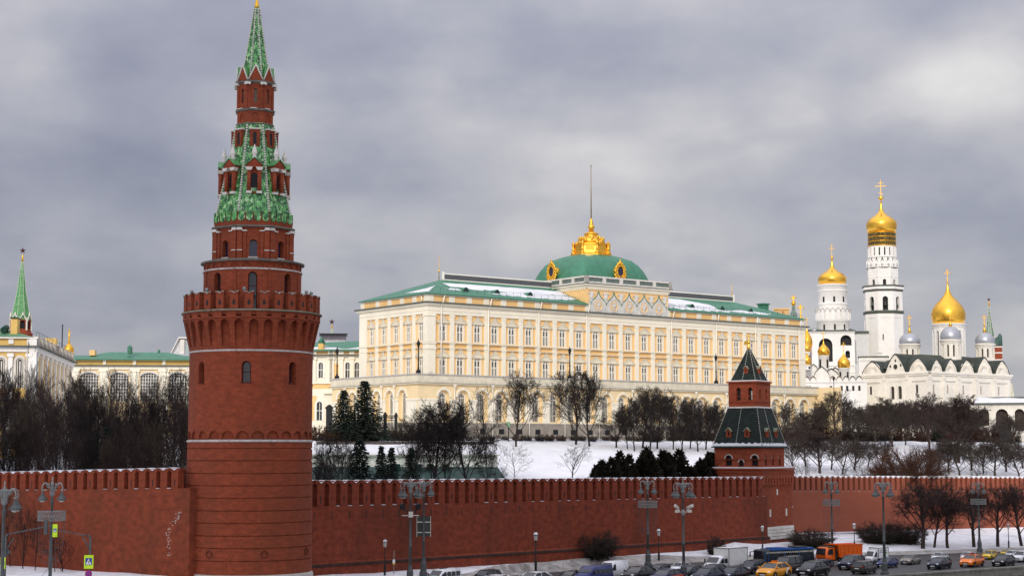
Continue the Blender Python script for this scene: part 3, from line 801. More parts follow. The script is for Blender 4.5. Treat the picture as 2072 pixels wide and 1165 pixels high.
 # ------------------------------------------------------------------ the small square tower
def small_tower():
 D=240.0;zb=.8
 xc,yc=Xof(1541,950,D),D
 # local x: along the left-hand (camera) face towards the corner; local y: away along the wall
 rot=face_cam(xc,yc)-R(26)
 t0=Vector((math.cos(rot),math.sin(rot)));n0=Vector((-math.sin(rot),math.cos(rot)))
 # corner sits at local (+hx, -hy); put the thing at the middle of the base
 hx,hy=4.3,5.0
 P=Vector((xc,yc))-t0*hx+n0*hy
 t=thing('square_tower','small square red brick tower with dark tiled two stage tent roof and weathervane','tower',(P.x,P.y,zb),rot)
 z=lambda py:Zof(py,D)-zb
 def block(x0,x1,y0,y1,z0,z1,fh,sh,dep,m=0):
  mb=MB()
  s=MB(lambda x,y,zz:(x,y0+y,zz));panel(s,x0,x1,z0,z1,fh,dep);merge(mb,s)
  s=MB(lambda x,y,zz:(x1-y,x,zz));panel(s,y0,y1,z0,z1,sh,dep);merge(mb,s)
  mb.face([(x0,y1,z0),(x0,y0,z0),(x0,y0,z1),(x0,y1,z1)]);mb.face([(x1,y1,z0),(x0,y1,z0),(x0,y1,z1),(x1,y1,z1)])
  mb.face([(x0,y0,z1),(x1,y0,z1),(x1,y1,z1),(x0,y1,z1)])
  return mb
  # base
 zt=z(951)
 fh=[];sh=[]
 mb=block(-hx,hx,-hy,hy,-3,z(966),fh,sh,.2)
 mb.build('base',BRICK,t)
 ov=.28
 fh=[(-hx+1.1+i*1.5,.42,z(980),z(966)-.05,'a')for i in range(6)]
 sh=[(-hy+.8+i*.95,.36,z(979),z(967),'a')for i in range(10)]
 mb=block(-hx-ov,hx+ov,-hy-ov,hy+ov,z(981),zt,fh,sh,ov+.02)
 mb.box(-hx-ov-.14,hx+ov+.14,-hy-ov-.14,hy+ov+.14,z(950.5),z(947));mb.box(-hx-ov-.08,hx+ov+.08,-hy-ov-.08,hy+ov+.08,z(957),z(955.5))
 mb.build('machicolation',BRICK,t)
 mb=MB();mb.slab([(-hx-ov-.1,-hy-ov-.1),(hx+ov+.1,-hy-ov-.1),(hx+ov+.1,hy+ov+.1),(-hx-ov-.1,hy+ov+.1)],z(947)+.004,z(944.5));mb.build('snow_cap',SNOW,t)
 # white patched stone foot
 s=MB();random.seed(3)
 for side,a0,a1 in((0,hx-2.4,hx),(1,-hy,hy)):
  u=a0
  mp=(lambda x,y,zz:(x,-hy+y,zz))if side==0 else(lambda x,y,zz:(hx-y,x,zz))
  for row in range(4):
   u=a0;q=MB(mp);z0=z(1093)+row*(z(1066)-z(1093))/4;z1=z(1093)+(row+1)*(z(1066)-z(1093))/4
   while u<a1-.01:
    v=min(a1,u+random.uniform(.7,1.5));g=.025
    if v>a1-.4:v=a1
    q.box(u+g,v-g+(.0 if v<a1 else g),-.26-random.uniform(0,.02),.02,z0+g,z1-g+random.uniform(-.03,.02));u=v
   merge(s,q)
 s.build('stone_foot',WSTONE,t)
 mb=MB();mb.box(-hx,hx+.55,-hy-.55,hy,-3,z(1095));mb.build('foot_plinth',BRICK_D,t)
 # white framed loopholes, downpipe
 fr=MB();dk=MB()
 for(x,py0,py1,wd,side,dark)in((hx-1.3,1003,994,.55,0,1),(hx-1.1,1043,1034,.55,0,1),(-hy+5.0,1002,990,.42,1,0),(-hy+2.6,1046,1031,.42,1,0),(-hy+8.0,1046,1031,.42,1,0)):
  mp=(lambda X,Y,Z:(X,-hy+Y,Z))if side==0 else(lambda X,Y,Z:(hx-Y,X,Z))
  q=MB(mp);q.box(x-wd/2,x+wd/2,-.05,.03,z(py0),z(py1));merge(fr,q)
  if dark:q=MB(mp);q.box(x-.1,x+.1,-.06,.02,z(py0)+.2,z(py1)-.15);merge(dk,q)
  else:q=MB(mp);q.box(x-.07,x+.07,-.055,.02,z(py0)+.12,z(py1)-.12);
 o=fr.build('loophole_frame',WSTONE,t);dk.build('loophole',DARK,o)
 mb=MB();mb.tube((hx-.45,-hy-.14,z(1065)),(hx-.45,-hy-.14,z(970)),.09,.09,6);mb.lathe([(.09,z(972)),(.22,z(968)),(.22,z(964))],8,hx-.45,-hy-.14);mb.build('downpipe',IRON,t)
 # gallery storey
 x0,x1,y0,y1=hx-7.5,hx-.05,-hy+.05,hy-2.3
 W=x1-x0;L=y1-y0
 fh=[(x0+W*.30,1.05,z(942),z(920),'a'),(x0+W*.57,.75,z(943),z(930),'a'),(x0+W*.86,1.05,z(942),z(920),'a')]
 sh=[(y0+L*f,.62,z(941),z(920),'a')for f in(.2,.5,.8)]
 mb=block(x0,x1,y0,y1,z(950),z(904),fh,sh,.5)
 for zz in(930,908):mb.box(x0-.08,x1+.08,y0-.08,y1+.08,z(zz),z(zz-1.2))
 mb.build('gallery_storey',BRICK,t)
 dk=MB();ar=MB()
 for i,h in enumerate(fh):
  q=MB(lambda x,y,zz:(x,y0+y,zz));pane(q,h,.48);q.build('opening',DARK,t)
  q=MB(lambda x,y,zz:(x,y0+y,zz));archivolt(q,(h[0],h[1]+.05,h[2],h[3],'a'),.14,-.07,.01,legs=False);q.build('arch_trim',GSTONE,t)
 for h in sh:
  q=MB(lambda x,y,zz:(x1-y,x,zz));pane(q,h,.48);q.build('opening',DARK,t)
  q=MB(lambda x,y,zz:(x1-y,x,zz));q.box(h[0]-.25,h[0]+.25,.2,.44,h[3]-.55,h[3]-.1);q.build('arch_trim',GSTONE,t)
  # lower tent with snowy eave
 def tent(xa0,xa1,ya0,ya1,za,xb0,xb1,yb0,yb1,zb_,name,m):
  mb=MB();a=[(xa0,ya0,za),(xa1,ya0,za),(xa1,ya1,za),(xa0,ya1,za)];b=[(xb0,yb0,zb_),(xb1,yb0,zb_),(xb1,yb1,zb_),(xb0,yb1,zb_)]
  for i in range(4):
   j=(i+1)%4;mb.face([a[i],a[j],b[j],b[i]])
  mb.face(a[::-1])
  o=mb.build(name,m,t)
  return a,b,o
 e=.25
 cx_,cy_=(x0+x1)/2+.1,(y0+y1)/2
 bx,by=Wm(87,825,D)/2/.9*.66,Wm(87,825,D)/2/.9*.66
 hx2,hy2=2.38,2.42
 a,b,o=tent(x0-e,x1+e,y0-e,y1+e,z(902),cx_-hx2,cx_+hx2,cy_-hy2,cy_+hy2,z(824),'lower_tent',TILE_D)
 mb=MB();mb.box(x0-e-.15,x1+e+.15,y0-e-.15,y1+e+.15,z(905),z(902.5));mb.build('eave',GREEN_D,t)
 mb=MB()
 for i in(0,1):
  j=i+1;n=16
  for k in range(n):
   f0=k/n;f1=(k+1)/n
   h0=.035+.05*abs(math.sin(k*1.7+i));h1=.035+.05*abs(math.sin((k+1)*1.7+i))
   P0=Vector(a[i]).lerp(Vector(a[j]),f0);P1=Vector(a[i]).lerp(Vector(a[j]),f1);Q0=Vector(b[i]).lerp(Vector(b[j]),f0);Q1=Vector(b[i]).lerp(Vector(b[j]),f1)
   off=Vector((0,-.10,.06))if i==0 else Vector((.10,0,.06))
   mb.face([P0+off,P1+off,P1.lerp(Q1,h1)+off,P0.lerp(Q0,h0)+off],sm=True)
   mb.face([P0+off,P0-Vector((0,0,.1)),P1-Vector((0,0,.1)),P1+off])
 mb.build('roof_snow',SNOW,t)
 def beads(a,b,fr,n,r=.065):
  for(i,f)in fr:
   j=(i+1)%4;s=MB();p=Vector(a[i]).lerp(Vector(a[j]),f);q=Vector(b[i]).lerp(Vector(b[j]),f)
   for k in range(n):
    s.tube(p.lerp(q,k/n),p.lerp(q,(k+.36)/n),r,r,5)
   s.build('rib',BEAD,t)
 beads(a,b,((0,0),(0,.47),(1,0),(1,.47),(2,0)),22)
 # little red dormers
 def dorm(side,f,g,wd,hgt):
  i=0 if side==0 else 1;j=i+1
  p=(Vector(a[i]).lerp(Vector(a[j]),f)).lerp(Vector(b[i]).lerp(Vector(b[j]),f),g)
  s=MB();panel(s,-wd,wd,0,hgt,[(0,wd*.7,.2,hgt-.15,'a')],.3,y=-.1)
  for q in(-1,1):s.face([(q*wd,-.1,0),(q*wd,1.2,0),(q*wd,1.2,hgt),(q*wd,-.1,hgt)])
  s.prism([(-wd*1.1,hgt),(wd*1.1,hgt),(0,hgt+wd*1.1)],-.16,1.4)
  o=s.build('dormer',BRICK,t,(p.x,p.y,p.z),0 if side==0 else PI/2)
  s=MB();pane(s,(0,wd*.7,.2,hgt-.15,'a'),.15);s.build('opening',DARK,o)
  s=MB()
  for q in(-1,1):
   s.face([(q*wd*1.3,-.22,hgt-.1),(0,-.22,hgt+wd*1.25),(0,1.4,hgt+wd*1.25),(q*wd*1.3,1.4,hgt-.1)]);s.tube((q*wd*1.3,-.22,hgt-.1),(0,-.22,hgt+wd*1.25),.05,.05,4)
  s.build('dormer_roof',mat('faded_copper',(.22,.27,.19),.7,var=.2),o)
 for f in(.29,.70):dorm(0,f,.23,.38,.95)
 for f in(.28,.68):dorm(1,f,.23,.36,.95)
 # belfry storey
 X0,X1,Y0,Y1=cx_-hx2+.12,cx_+hx2-.12,cy_-hy2+.12,cy_+hy2-.12;W=X1-X0;L=Y1-Y0
 fh=[(X0+W*.36,.70,z(808),z(782),'a'),(X0+W*.78,.70,z(808),z(782),'a')];sh=[(Y0+L*f,.7,z(805),z(785),'a')for f in(.27,.72)]
 mb=block(X0,X1,Y0,Y1,z(824),z(770),fh,sh,.45)
 for zz in(812,775):mb.box(X0-.1,X1+.1,Y0-.1,Y1+.1,z(zz),z(zz-1.3))
 mb.box(X0-.22,X1+.22,Y0-.22,Y1+.22,z(772),z(769))
 mb.build('belfry_storey',BRICK,t)
 mb=MB();mb.box(X0-.2,X1+.2,Y0-.2,Y1+.2,z(824),z(821));mb.build('snow_ledge',WSTONE,t)
 dk=MB();ar=MB();
 for h in fh:
  q=MB(lambda x,y,zz:(x,Y0+y,zz));pane(q,h,.43);merge(dk,q)
  q=MB(lambda x,y,zz:(x,Y0+y,zz));archivolt(q,(h[0],h[1],h[2],h[3],'a'),.13,-.07,.01,legs=False);q.box(h[0]-h[1]/2,h[0]+h[1]/2,.05,.11,h[2]+.55,h[2]+.62);merge(ar,q)
 for h in sh:
  q=MB(lambda x,y,zz:(X1-y,x,zz));pane(q,h,.25,1);merge(ar,q)
 dk.build('opening',DARK,t);ar.build('arch_trim',BRICK,t)
 q=MB();h=fh[1];q.box(h[0]+.02,h[0]+.3,Y0+.3,Y0+.4,h[2]+.1,h[3]-.5);q.build('shutter',WSTONE,t)
 ax,ay=.14,.14
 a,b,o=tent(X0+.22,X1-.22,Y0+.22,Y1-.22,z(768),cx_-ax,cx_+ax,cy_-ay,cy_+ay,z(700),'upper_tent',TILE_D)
 mb=MB();mb.box(X0-.15,X1+.15,Y0-.15,Y1+.15,z(769)+.004,z(767));mb.build('roof_snow',SNOW,t)
 beads(a,b,((0,0),(0,.47),(1,0),(1,.47),(2,0)),20,.058)
 dorm(0,.60,.22,.3,.8);dorm(1,.5,.22,.3,.8)
 mb=MB();mb.lathe([(.2,z(703)),(.26,z(698)),(.1,z(693)),(.07,z(680)),(.02,z(672))],8,cx_,cy_);mb.ell((cx_,cy_,z(688)),.26,.26,.26)
 mb.prism([(cx_-.75,z(697)+.3),(cx_-.1,z(697)+.4),(cx_-.1,z(684)),(cx_-.75,z(685))],cy_-.05,cy_+.05);mb.box(cx_-.4,cx_+.4,cy_-.05,cy_+.05,z(677.5),z(676));mb.build('weathervane',GOLD,t)
small_tower()
# ------------------------------------------------------------------ the great palace
def z357(py,D=357.0):return Zof(py,D)
PB=17.0
def s_of(px,q=0.0,z=36.0):
 """distance along the long facade of the point seen in column px, at depth q inwards"""
 lo,hi=-60.0,400.0
 def f(s):
  p=PO+PU*s+PL*q;d=p.y*math.cos(TH)+(z-ZC)*math.sin(TH);return CX+F*p.x/d
 for _ in range(60):
  m=(lo+hi)/2
  if f(m)<px:lo=m
  else:hi=m
 return(lo+hi)/2
def q_of(px,s=0.0,z=36.0):
 lo,hi=-60.0,200.0
 def f(q):
  p=PO+PU*s+PL*q;d=p.y*math.cos(TH)+(z-ZC)*math.sin(TH);return CX+F*p.x/d
 for _ in range(60):
  m=(lo+hi)/2
  if f(m)>px:lo=m
  else:hi=m
 return(lo+hi)/2
SEND=s_of(1626);QEND=q_of(731)
WPX=[893,929,965,1000,1035,1069,1103,1136,1169,1203,1236,1269,1302,1335,1367,1398,1428.5,1459,1489,1519,1548,1577,1605]
def palace():
 rot=math.atan2(PU.y,PU.x)
 t=thing('palace','long cream and peach palace with green roof and gilded central dome','palace',(PO.x,PO.y,PB),rot)
 z=lambda py:Zof(py,357.0)-PB
 zt=z(762);zc0,zc1=z(613.5),z(611);ze=z(592.5)
 ws=[s_of(p+1.5)for p in WPX]
 # even the bays a little
 idx=np.arange(23);cf=np.polyfit(idx,ws,3);ws=[float(np.polyval(cf,i))for i in idx]
 qs=[q_of(p,0)for p in(751.5,777,801.5,826.5,851.5)]
 qf=np.polyfit(np.arange(5),qs,1);qs=[float(np.polyval(qf,i))for i in range(5)]
 rows=((z(688.5),z(652),z(636),z(650)),(z(760),z(721),z(704.5),z(719)))
 OW=1.75
 L_map=lambda x,y,zz:(y,-x,zz)
 # walls with openings
 mb=MB()
 for zb_,zt_,lo,hi in((rows[0][0],rows[0][1],z(691),z(634)),(rows[1][0],rows[1][1],zt-.5,z(691))):
  panel(mb,0,SEND,lo,hi,[(s,OW,zb_,zt_,'r')for s in ws],.5)
  q=MB(L_map);panel(q,-QEND,0,lo,hi,[(-v,OW*.98,zb_,zt_,'r')for v in qs],.5);merge(mb,q)
 mb.face([(SEND,0,zt-.5),(SEND,QEND,zt-.5),(SEND,QEND,z(634)),(SEND,0,z(634))])
 mb.face([(0,QEND,zt-12),(0,QEND,z(634)),(SEND,QEND,z(634)),(SEND,QEND,zt-12)])
 mb.build('wall',PEACH,t)
 # windows: one mesh set per storey, copies share it
 def window_set(zb_,zt_,pz1,pz0,keel):
  hgt=zt_-zb_;s=MB()
  hw=OW/2;lw_=.56
  hs=[(-hw*.46,lw_,zb_+.12,zt_-.55,'a'),(hw*.46,lw_,zb_+.12,zt_-.55,'a')]
  panel(s,-hw,hw,zb_+.02,zt_-.02,hs,.2,y=.10)
  for q in(-1,1):
   s.lathe([(.15,zt_-.62),(.15,zt_-.5)],8,0,0)if False else None
   s.box(q*hw*.46-lw_/2,q*hw*.46+lw_/2,.22,.27,zb_+hgt*.52,zb_+hgt*.57)
   s.box(q*hw*.46-.03,q*hw*.46+.03,.22,.26,zb_+.1,zb_+hgt*.52)
  o=s.build('window',TRIM,t)
  s=MB()
  for h in hs:pane(s,h,.28)
  for q in(-1,1):
   c=(q*hw*.40,zt_-.30);s.face([(c[0]+.15*math.cos(2*PI*k/8),.093,c[1]+.17*math.sin(2*PI*k/8))for k in range(8)])
  s.build('pane',GLASS,o)
  s=MB()
  for q in(-1,1):s.box(q*(hw+.12)-.12,q*(hw+.12)+.12,-.14,.0,zb_-.1,zt_+.15)
  s.box(-hw-.24,hw+.24,-.12,.0,zt_+.0,zt_+.22)
  s.box(-hw-.6,hw+.6,-.26,.0,zb_-.28,zb_-.1)
  s.build('surround',CREAM,o)
  s=MB();w_=1.72
  if keel:
   pts=[(-w_,pz0),(w_,pz0),(w_,pz0+.2),(.62,pz0+(pz1-pz0)*.52),(.5,pz0+(pz1-pz0)*.82),(.22,pz1-.08),(0,pz1+.14),(-.22,pz1-.08),(-.5,pz0+(pz1-pz0)*.82),(-.62,pz0+(pz1-pz0)*.52),(-w_,pz0+.2)]
  else:
   pts=[(-w_,pz0),(w_,pz0),(w_,pz0+.2),(0,pz1),(-w_,pz0+.2)]
  s.prism(pts,-.16,0)
  n=len(pts)
  for(xa,za),(xb,zb2)in zip(pts[2:-1],pts[3:]):s.tube((xa,-.22,za),(xb,-.22,zb2),.085,.085,4)
  s.tube((pts[-1][0],-.22,pts[-1][1]),(pts[-1][0],-.22,pts[-1][1]-.1),.085,.085,4)
  s.box(-w_-.12,w_+.12,-.36,0,pz0-.16,pz0)
  s.build('pediment',CREAM_G,o)
  return o
 for r in rows:
  kk=window_set(r[0],r[1],r[2],r[3],True);pl=window_set(r[0],r[1],r[2]-.15,r[3],False)
  first={id(kk):True,id(pl):True}
  for i,s in enumerate(ws):
   o=pl if 9<=i<=13 else kk
   if first[id(o)]:o.location=(s,0,0);first[id(o)]=False
   else:part_copy(o,t,(s,0,0),0)
  for v in qs:part_copy(kk,t,(0,v,0),-PI/2)
  # pilasters
 def pil(x,wd,pr,mp,z0,z1):
  s=MB();s.box(-wd/2,wd/2,-pr,0,z0,z1)
  for zz in(z(692),z(703),z(636)):s.box(-wd/2-.1,wd/2+.1,-pr-.1,0,zz-.28,zz)
  s.box(-wd/2-.08,wd/2+.08,-pr-.08,0,zt,zt+.5)
  if wd>1:s.box(-wd/2+.22,wd/2-.22,-pr-.035,0,z(757),z(708));s.box(-wd/2+.22,wd/2-.22,-pr-.035,0,z(688),z(640))
  return s.build('pilaster',CREAM,t,mesh_only=True)
 mids=[(a+b)/2 for a,b in zip(ws[:-1],ws[1:])]
 me=pil(0,1.2,.30,None,zt-.4,z(634))
 for i,x in enumerate(mids):link('pilaster',me,t,(x,0,0))
 me2=pil(0,1.2,.30,None,zt-.4,z(634))
 qm=[(a+b)/2 for a,b in zip(qs[:-1],qs[1:])]
 for v in qm:link('pilaster',me2,t,(0,v,0),-PI/2)
 # corner piers
 cw=ws[0]-OW/2-1.3
 for(xx,w0)in((0,max(1.6,cw)),):
  s=MB();s.box(-.45,w0,-.45,1.25,zt-.4,z(634));
  for zz in(z(692),z(703),z(636)):s.box(-.6,w0+.1,-.6,1.35,zz-.3,zz)
  s.build('corner_pier',CREAM,t)
 s=MB();s.box(SEND-1.8,SEND+.3,-.4,2,zt-.4,z(634));s.build('corner_pier',CREAM,t)
 s=MB();s.box(-.4,2,qs[0]+1.6,QEND+.3,zt-.4,z(634));s.build('corner_pier',CREAM,t)
 # string courses and the band between the storeys
 def ring(name,m,z0,z1,pr,under=None):
  s=MB();s.box(-pr,SEND+pr,-pr,0,z0,z1);s.box(-pr,0,0,QEND+pr,z0,z1);s.box(SEND,SEND+pr,0,6,z0,z1)
  return s.build(name,m,t)
 ring('string_course',CREAM_G,z(692.2),z(690.2),.5);ring('string_course',CREAM_G,z(703),z(701.6),.42)
 ring('entablature',CREAM,z(634),zc0-.25,.36);ring('entablature_moulding',CREAM,z(627),z(626),.46)
 ring('cornice',CREAM,zc0-.30,zc0+.1,.9);ring('cornice_edge',mat('lead_edge',(.09,.10,.085),.7,var=.2),zc0+.1,zc1+.12,1.25)
 ring('attic_wall',PEACH,zc1+.1,ze-.2,.05)
 s=MB()
 ap_=[0.6]+mids+[SEND-.6]
 for x in ap_:s.box(x-.75,x+.75,-.2,0,zc1+.12,ze-.2)
 s.box(-.2,SEND+.2,-.16,0,ze-.42,ze-.2)
 for v in[.6]+qm+[QEND-.6]:s.box(-.2,0,v-.75,v+.75,zc1+.12,ze-.2)
 s.box(-.16,0,0,QEND,ze-.42,ze-.2);s.build('attic_pier',CREAM,t)
 # hip roof
 e=.55;hq=QEND/2;rz=ze+4.6;r0=hq*.92
 s=MB();A=[(-e,-e,ze),(SEND+e,-e,ze),(SEND+e,QEND+e,ze),(-e,QEND+e,ze)];B=[(r0,hq-1,rz),(SEND-r0,hq-1,rz),(SEND-r0,hq+1,rz),(r0,hq+1,rz)]
 sr0,sr1=ws[8]+2.4,ws[13]+2.6
 for i in range(1,4):
  j=(i+1)%4;s.face([A[i],A[j],B[j],B[i]])
 s.face([A[0],(sr0,-e,ze),(sr0,hq-1,rz),B[0]]);s.face([(sr1,-e,ze),A[1],B[1],(sr1,hq-1,rz)])
 s.face(B);s.box(-e,sr0-.1,-e-.15,-e+.1,ze-.22,ze-.02);s.box(sr1+.1,SEND+e,-e-.15,-e+.1,ze-.22,ze-.02);s.box(-e-.15,-e+.1,-e,QEND+e,ze-.22,ze-.02)
 roof=s.build('roof',GREEN,t)
 # ridge railing with lattice
 s=MB();
 for(xa,xb)in((r0,SEND-r0),):
  s.box(xa,xb,hq-1.1,hq-1.0,rz,rz+.22);s.box(xa,xb,hq-1.1,hq-1.0,rz+1.35,rz+1.6)
  for k in range(2):s.box((xa,xb-.5)[k],(xa+.5,xb)[k],hq-1.15,hq-.9,rz,rz+1.9)
 rr=s.build('ridge_railing',TRIM,t)
 s=MB();s.box(r0+.5,SEND-r0-.5,hq-1.06,hq-1.04,rz+.22,rz+1.35);s.build('lattice',mat('lattice_mesh',(.10,.10,.11),.8,var=.5,scale=6),rr)
 def slope_pt(s_,f):
  q=-e+(hq-1+e)*f;zz=ze+4.6*f;nx=.0
  return(s_,q,zz)
 def snow_patch(s0,s1,f0,f1,seed,tp0=0,tp1=0):
  rr_=random.Random(seed);n=26;mb=MB();up=.05
  tops=[];bots=[]
  for i in range(n+1):
   u=i/n;sx=s0+(s1-s0)*u
   en=min(1,u*5,(1-u)*5)
   ft=f0+(f1-f0)*(tp0+(1-tp0)*min(1,u*3))*(tp1+(1-tp1)*min(1,(1-u)*3))+rr_.uniform(-.012,.012)
   fb=f0+rr_.uniform(0,.10)*(1 if rr_.random()<.6 else .3)+(1-en)*.10
   ft=max(ft,fb+.004)
   a=slope_pt(sx,fb);b=slope_pt(sx,ft);bots.append(a);tops.append(b)
  for i in range(n):
   p=[Vector(v)+Vector((0,-.02,up))for v in(bots[i],bots[i+1],tops[i+1],tops[i])]
   mb.face([tuple(v)for v in p],sm=True);mb.face([tuple(p[0]),tuple(Vector(bots[i])+Vector((0,0,.002))),tuple(Vector(bots[i+1])+Vector((0,0,.002))),tuple(p[1])])
  mb.build('snow_patch',SNOW,roof)
 sr0,sr1=ws[8]+2.4,ws[13]+2.6
 snow_patch(s_of(944),sr0-.5,.40,.80,1,.93,.95);snow_patch(s_of(1002),sr0-1,.12,.46,2,.3,1);snow_patch(s_of(922),s_of(962),.28,.42,3,.1,.1)
 snow_patch(sr1+.4,s_of(1478),.22,.88,4,1,.6);snow_patch(sr1+.6,s_of(1500),.06,.34,5,1,.2);snow_patch(s_of(1485),s_of(1580),.12,.34,6,.3,.05)
 # snow on the short western slope
 mb=MB();n=14;rr_=random.Random(9)
 for i in range(n):
  u0,u1=i/n,(i+1)/n
  P=lambda u,f:(-e+(r0+e)*f-.03,(-e+(QEND*.46)*u)*(1-f)+(hq-1)*f,ze+4.6*f+.05)
  f=lambda u:.20+.34*(1-u);g=lambda u:.08+.11*u
  mb.face([P(u1,g(u1)),P(u0,g(u0)),P(u0,f(u0)),P(u1,f(u1))],sm=True)
 mb.build('snow_patch',SNOW,roof)
 # dormer hoops, eave rail, downpipes
 s=MB()
 for px in(947,1010,1077):
  sx=s_of(px,2,z(585)+PB);c=slope_pt(sx,.30)
  mb=MB();pts=[(c[0]+.75*math.cos(PI*k/8),c[1]-.6,c[2]-.2+.95*math.sin(PI*k/8))for k in range(9)]
  for p,q in zip(pts[:-1],pts[1:]):mb.face([p,q,(q[0],q[1]+2.2,q[2]),(p[0],p[1]+2.2,p[2])],sm=True);mb.tube(p,q,.07,.07,4)
  o=mb.build('roof_hatch',GREEN,roof);mb=MB();mb.face([(a,b+.2,c_)for a,b,c_ in pts[::-1]]);mb.build('opening',GLASS_D,o)
 for px in(1405,1466,1524):
  sx=s_of(px,2,z(585)+PB);c=slope_pt(sx,.30)
  mb=MB();pts=[(c[0]+.75*math.cos(PI*k/8),c[1]-.6,c[2]-.2+.95*math.sin(PI*k/8))for k in range(9)]
  for p,q in zip(pts[:-1],pts[1:]):mb.face([p,q,(q[0],q[1]+2.2,q[2]),(p[0],p[1]+2.2,p[2])],sm=True);mb.tube(p,q,.07,.07,4)
  o=mb.build('roof_hatch',GREEN,roof);mb=MB();mb.face([(a,b+.2,c_)for a,b,c_ in pts[::-1]]);mb.build('opening',GLASS_D,o)
 for(xa,xb)in((0,sr0-1),(sr1+1,SEND)):
  s=MB();x=xa
  while x<xb:
   c=slope_pt(x,.13);s.tube(c,(c[0],c[1],c[2]+.95),.03,.03,4);x+=2.0
  for hh in(.55,.95):a=slope_pt(xa,.13);b=slope_pt(xb,.13);s.tube((a[0],a[1],a[2]+hh),(b[0],b[1],b[2]+hh),.028,.028,4)
  s.build('eave_rail',mat('rail_green',(.05,.10,.08),.6),roof)
 for px in(892,988,1090,1187,1359,1450,1529,1617):
  s=MB();sx=s_of(px,-.5);s.tube((sx,-.62,zt),(sx,-.62,zc0-.5),.13,.13,6);s.tube((sx,-1.35,zc1+.3),(sx+1.0,-.5,ze-.3),.13,.13,6);s.tube((sx,-.62,zc0-.5),(sx,-1.3,zc1+.2),.12,.12,5);s.build('downpipe',TRIM,t)
 for(px,q)in((859,2.9),):
  s=MB();s.tube((-.6,1.4,zc1+.3),(-.35,2.2,ze-.3),.13,.13,6);s.build('downpipe',TRIM,t)
 for sx,qq,top_ in((r0-.2,hq,z(497)),(SEND-r0+.2,hq,z(548)+5.5)):
  s=MB();s.tube((sx,qq,rz),(sx,qq,top_),.10,.05,6);s.ell((sx,qq,rz+2.1),.22,.22,.3,8,6);s.build('mast',GOLD_R,t)
  # chimneys and ventilators
 for px,pz0,pz1,wd,m,q in((1545,628,614,2.0,GREEN,12),(1575,640,624,1.5,PEACH,14),(1589,640,624,1.5,PEACH,14)):
  sx=s_of(px,q,z(600)+PB);p=PO+PU*sx+PL*q;zz0=Zof(pz0+8,p.y)-PB;zz1=Zof(pz1,p.y)-PB
  s=MB();s.box(sx-wd/2,sx+wd/2,q-wd/2,q+wd/2,zz0-3,zz1-.4);s.box(sx-wd/2-.25,sx+wd/2+.25,q-wd/2-.25,q+wd/2+.25,zz1-.4,zz1);s.build('chimney',m,t)
  # ---------------- central attic and dome
 bz1=Zof(577,357+PU.y*sr0)-PB;depth=22.5;yb=-.1
 s=MB();s.box(sr0-.1,sr1+.1,yb,depth,zc1+.1,bz1);s.build('central_attic',PEACH,t)
 s=MB();s.box(sr0-.8,sr1+.8,yb-.7,depth+.7,bz1,bz1+.35);s.box(sr0-.35,sr1+.35,yb-.3,depth,bz1-.55,bz1)
 n=40
 for i in range(n):x=sr0+(sr1-sr0)*(i+.5)/n;s.box(x-.16,x+.16,yb-.32,yb,bz1-.95,bz1-.55)
 for i in range(26):v=depth*(i+.5)/26;s.box(sr0-.38,sr0,v-.16,v+.16,bz1-.95,bz1-.55)
 s.build('attic_cornice',CREAM,t)
 s=MB();s.box(sr0-.95,sr1+.95,yb-.85,depth+.85,bz1+.35,bz1+.5);s.build('attic_cornice_edge',MATS['lead_edge'],t)
 s=MB();zb0=bz1+.5;zb1=zb0+1.75
 def rail(x0,y0,x1,y1,nn):
  for k in range(nn+1):
   x=x0+(x1-x0)*k/nn;y=y0+(y1-y0)*k/nn;s.box(x-.45,x+.45,y-.35,y+.35,zb0,zb1)
  xa,xb=sorted((x0,x1));ya,yb_=sorted((y0,y1))
  s.box(xa-.2,xb+.2,ya-.2,yb_+.2,zb0,zb0+.42);s.box(xa-.26,xb+.26,ya-.26,yb_+.26,zb1-.38,zb1-.02)
 rail(sr0-.4,yb-.3,sr1+.4,yb-.3,5);rail(sr0-.4,yb-.3,sr0-.4,depth,5);rail(sr1+.4,yb-.3,sr1+.4,depth,5)
 bal=s.build('balustrade',WSTONE,t)
 s=MB()
 for k in range(150):x=sr0+(sr1-sr0)*k/149;s.box(x-.05,x+.05,yb-.34,yb-.24,zb0+.42,zb1-.38)
 for k in range(110):v=yb+(depth-yb)*k/109;s.box(sr0-.45,sr0-.35,v-.05,v+.05,zb0+.42,zb1-.38)
 s.build('baluster',mat('baluster_iron',(.16,.20,.18),.6),bal)
 # keel shaped kokoshnik gables with round eagle reliefs
 nk=5;pk=(sr1-sr0)/(nk+.35);k0=(sr0+sr1)/2-pk*nk/2
 zk0=zc1+.1;zap=bz1-1.25;zsh=zk0+(zap-zk0)*.36
 def keel(u):
  pts=[(x,zsh+(zap-zsh)*f)for x,f in((0,1),(.07,.84),(.2,.66),(.45,.49),(.74,.33),(.93,.15),(1.0,0))]
  return pts
 for i in range(nk):
  cx_=k0+pk*(i+.5);hwk=pk*.5
  out=[(cx_-hwk,zk0),(cx_+hwk,zk0)]+[(cx_+x*hwk,zz)for x,zz in keel(0)[::-1]]+[(cx_-x*hwk,zz)for x,zz in keel(0)[1:]]
  s=MB();s.prism(out,yb-.28,yb)
  g=s.build('kokoshnik',mat('gable_stone',(.58,.57,.52),.8,var=.12,scale=1.0),t)
  s=MB();kp=[(cx_+x*hwk,zz)for x,zz in keel(0)];kq=[(cx_-x*hwk,zz)for x,zz in keel(0)]
  for seq in(kp,kq):
   for a,b in zip(seq[:-1],seq[1:]):s.tube((a[0],yb-.34,a[1]+.05),(b[0],yb-.34,b[1]+.05),.09,.09,5)
  s.build('gable_edge',GREEN,g)
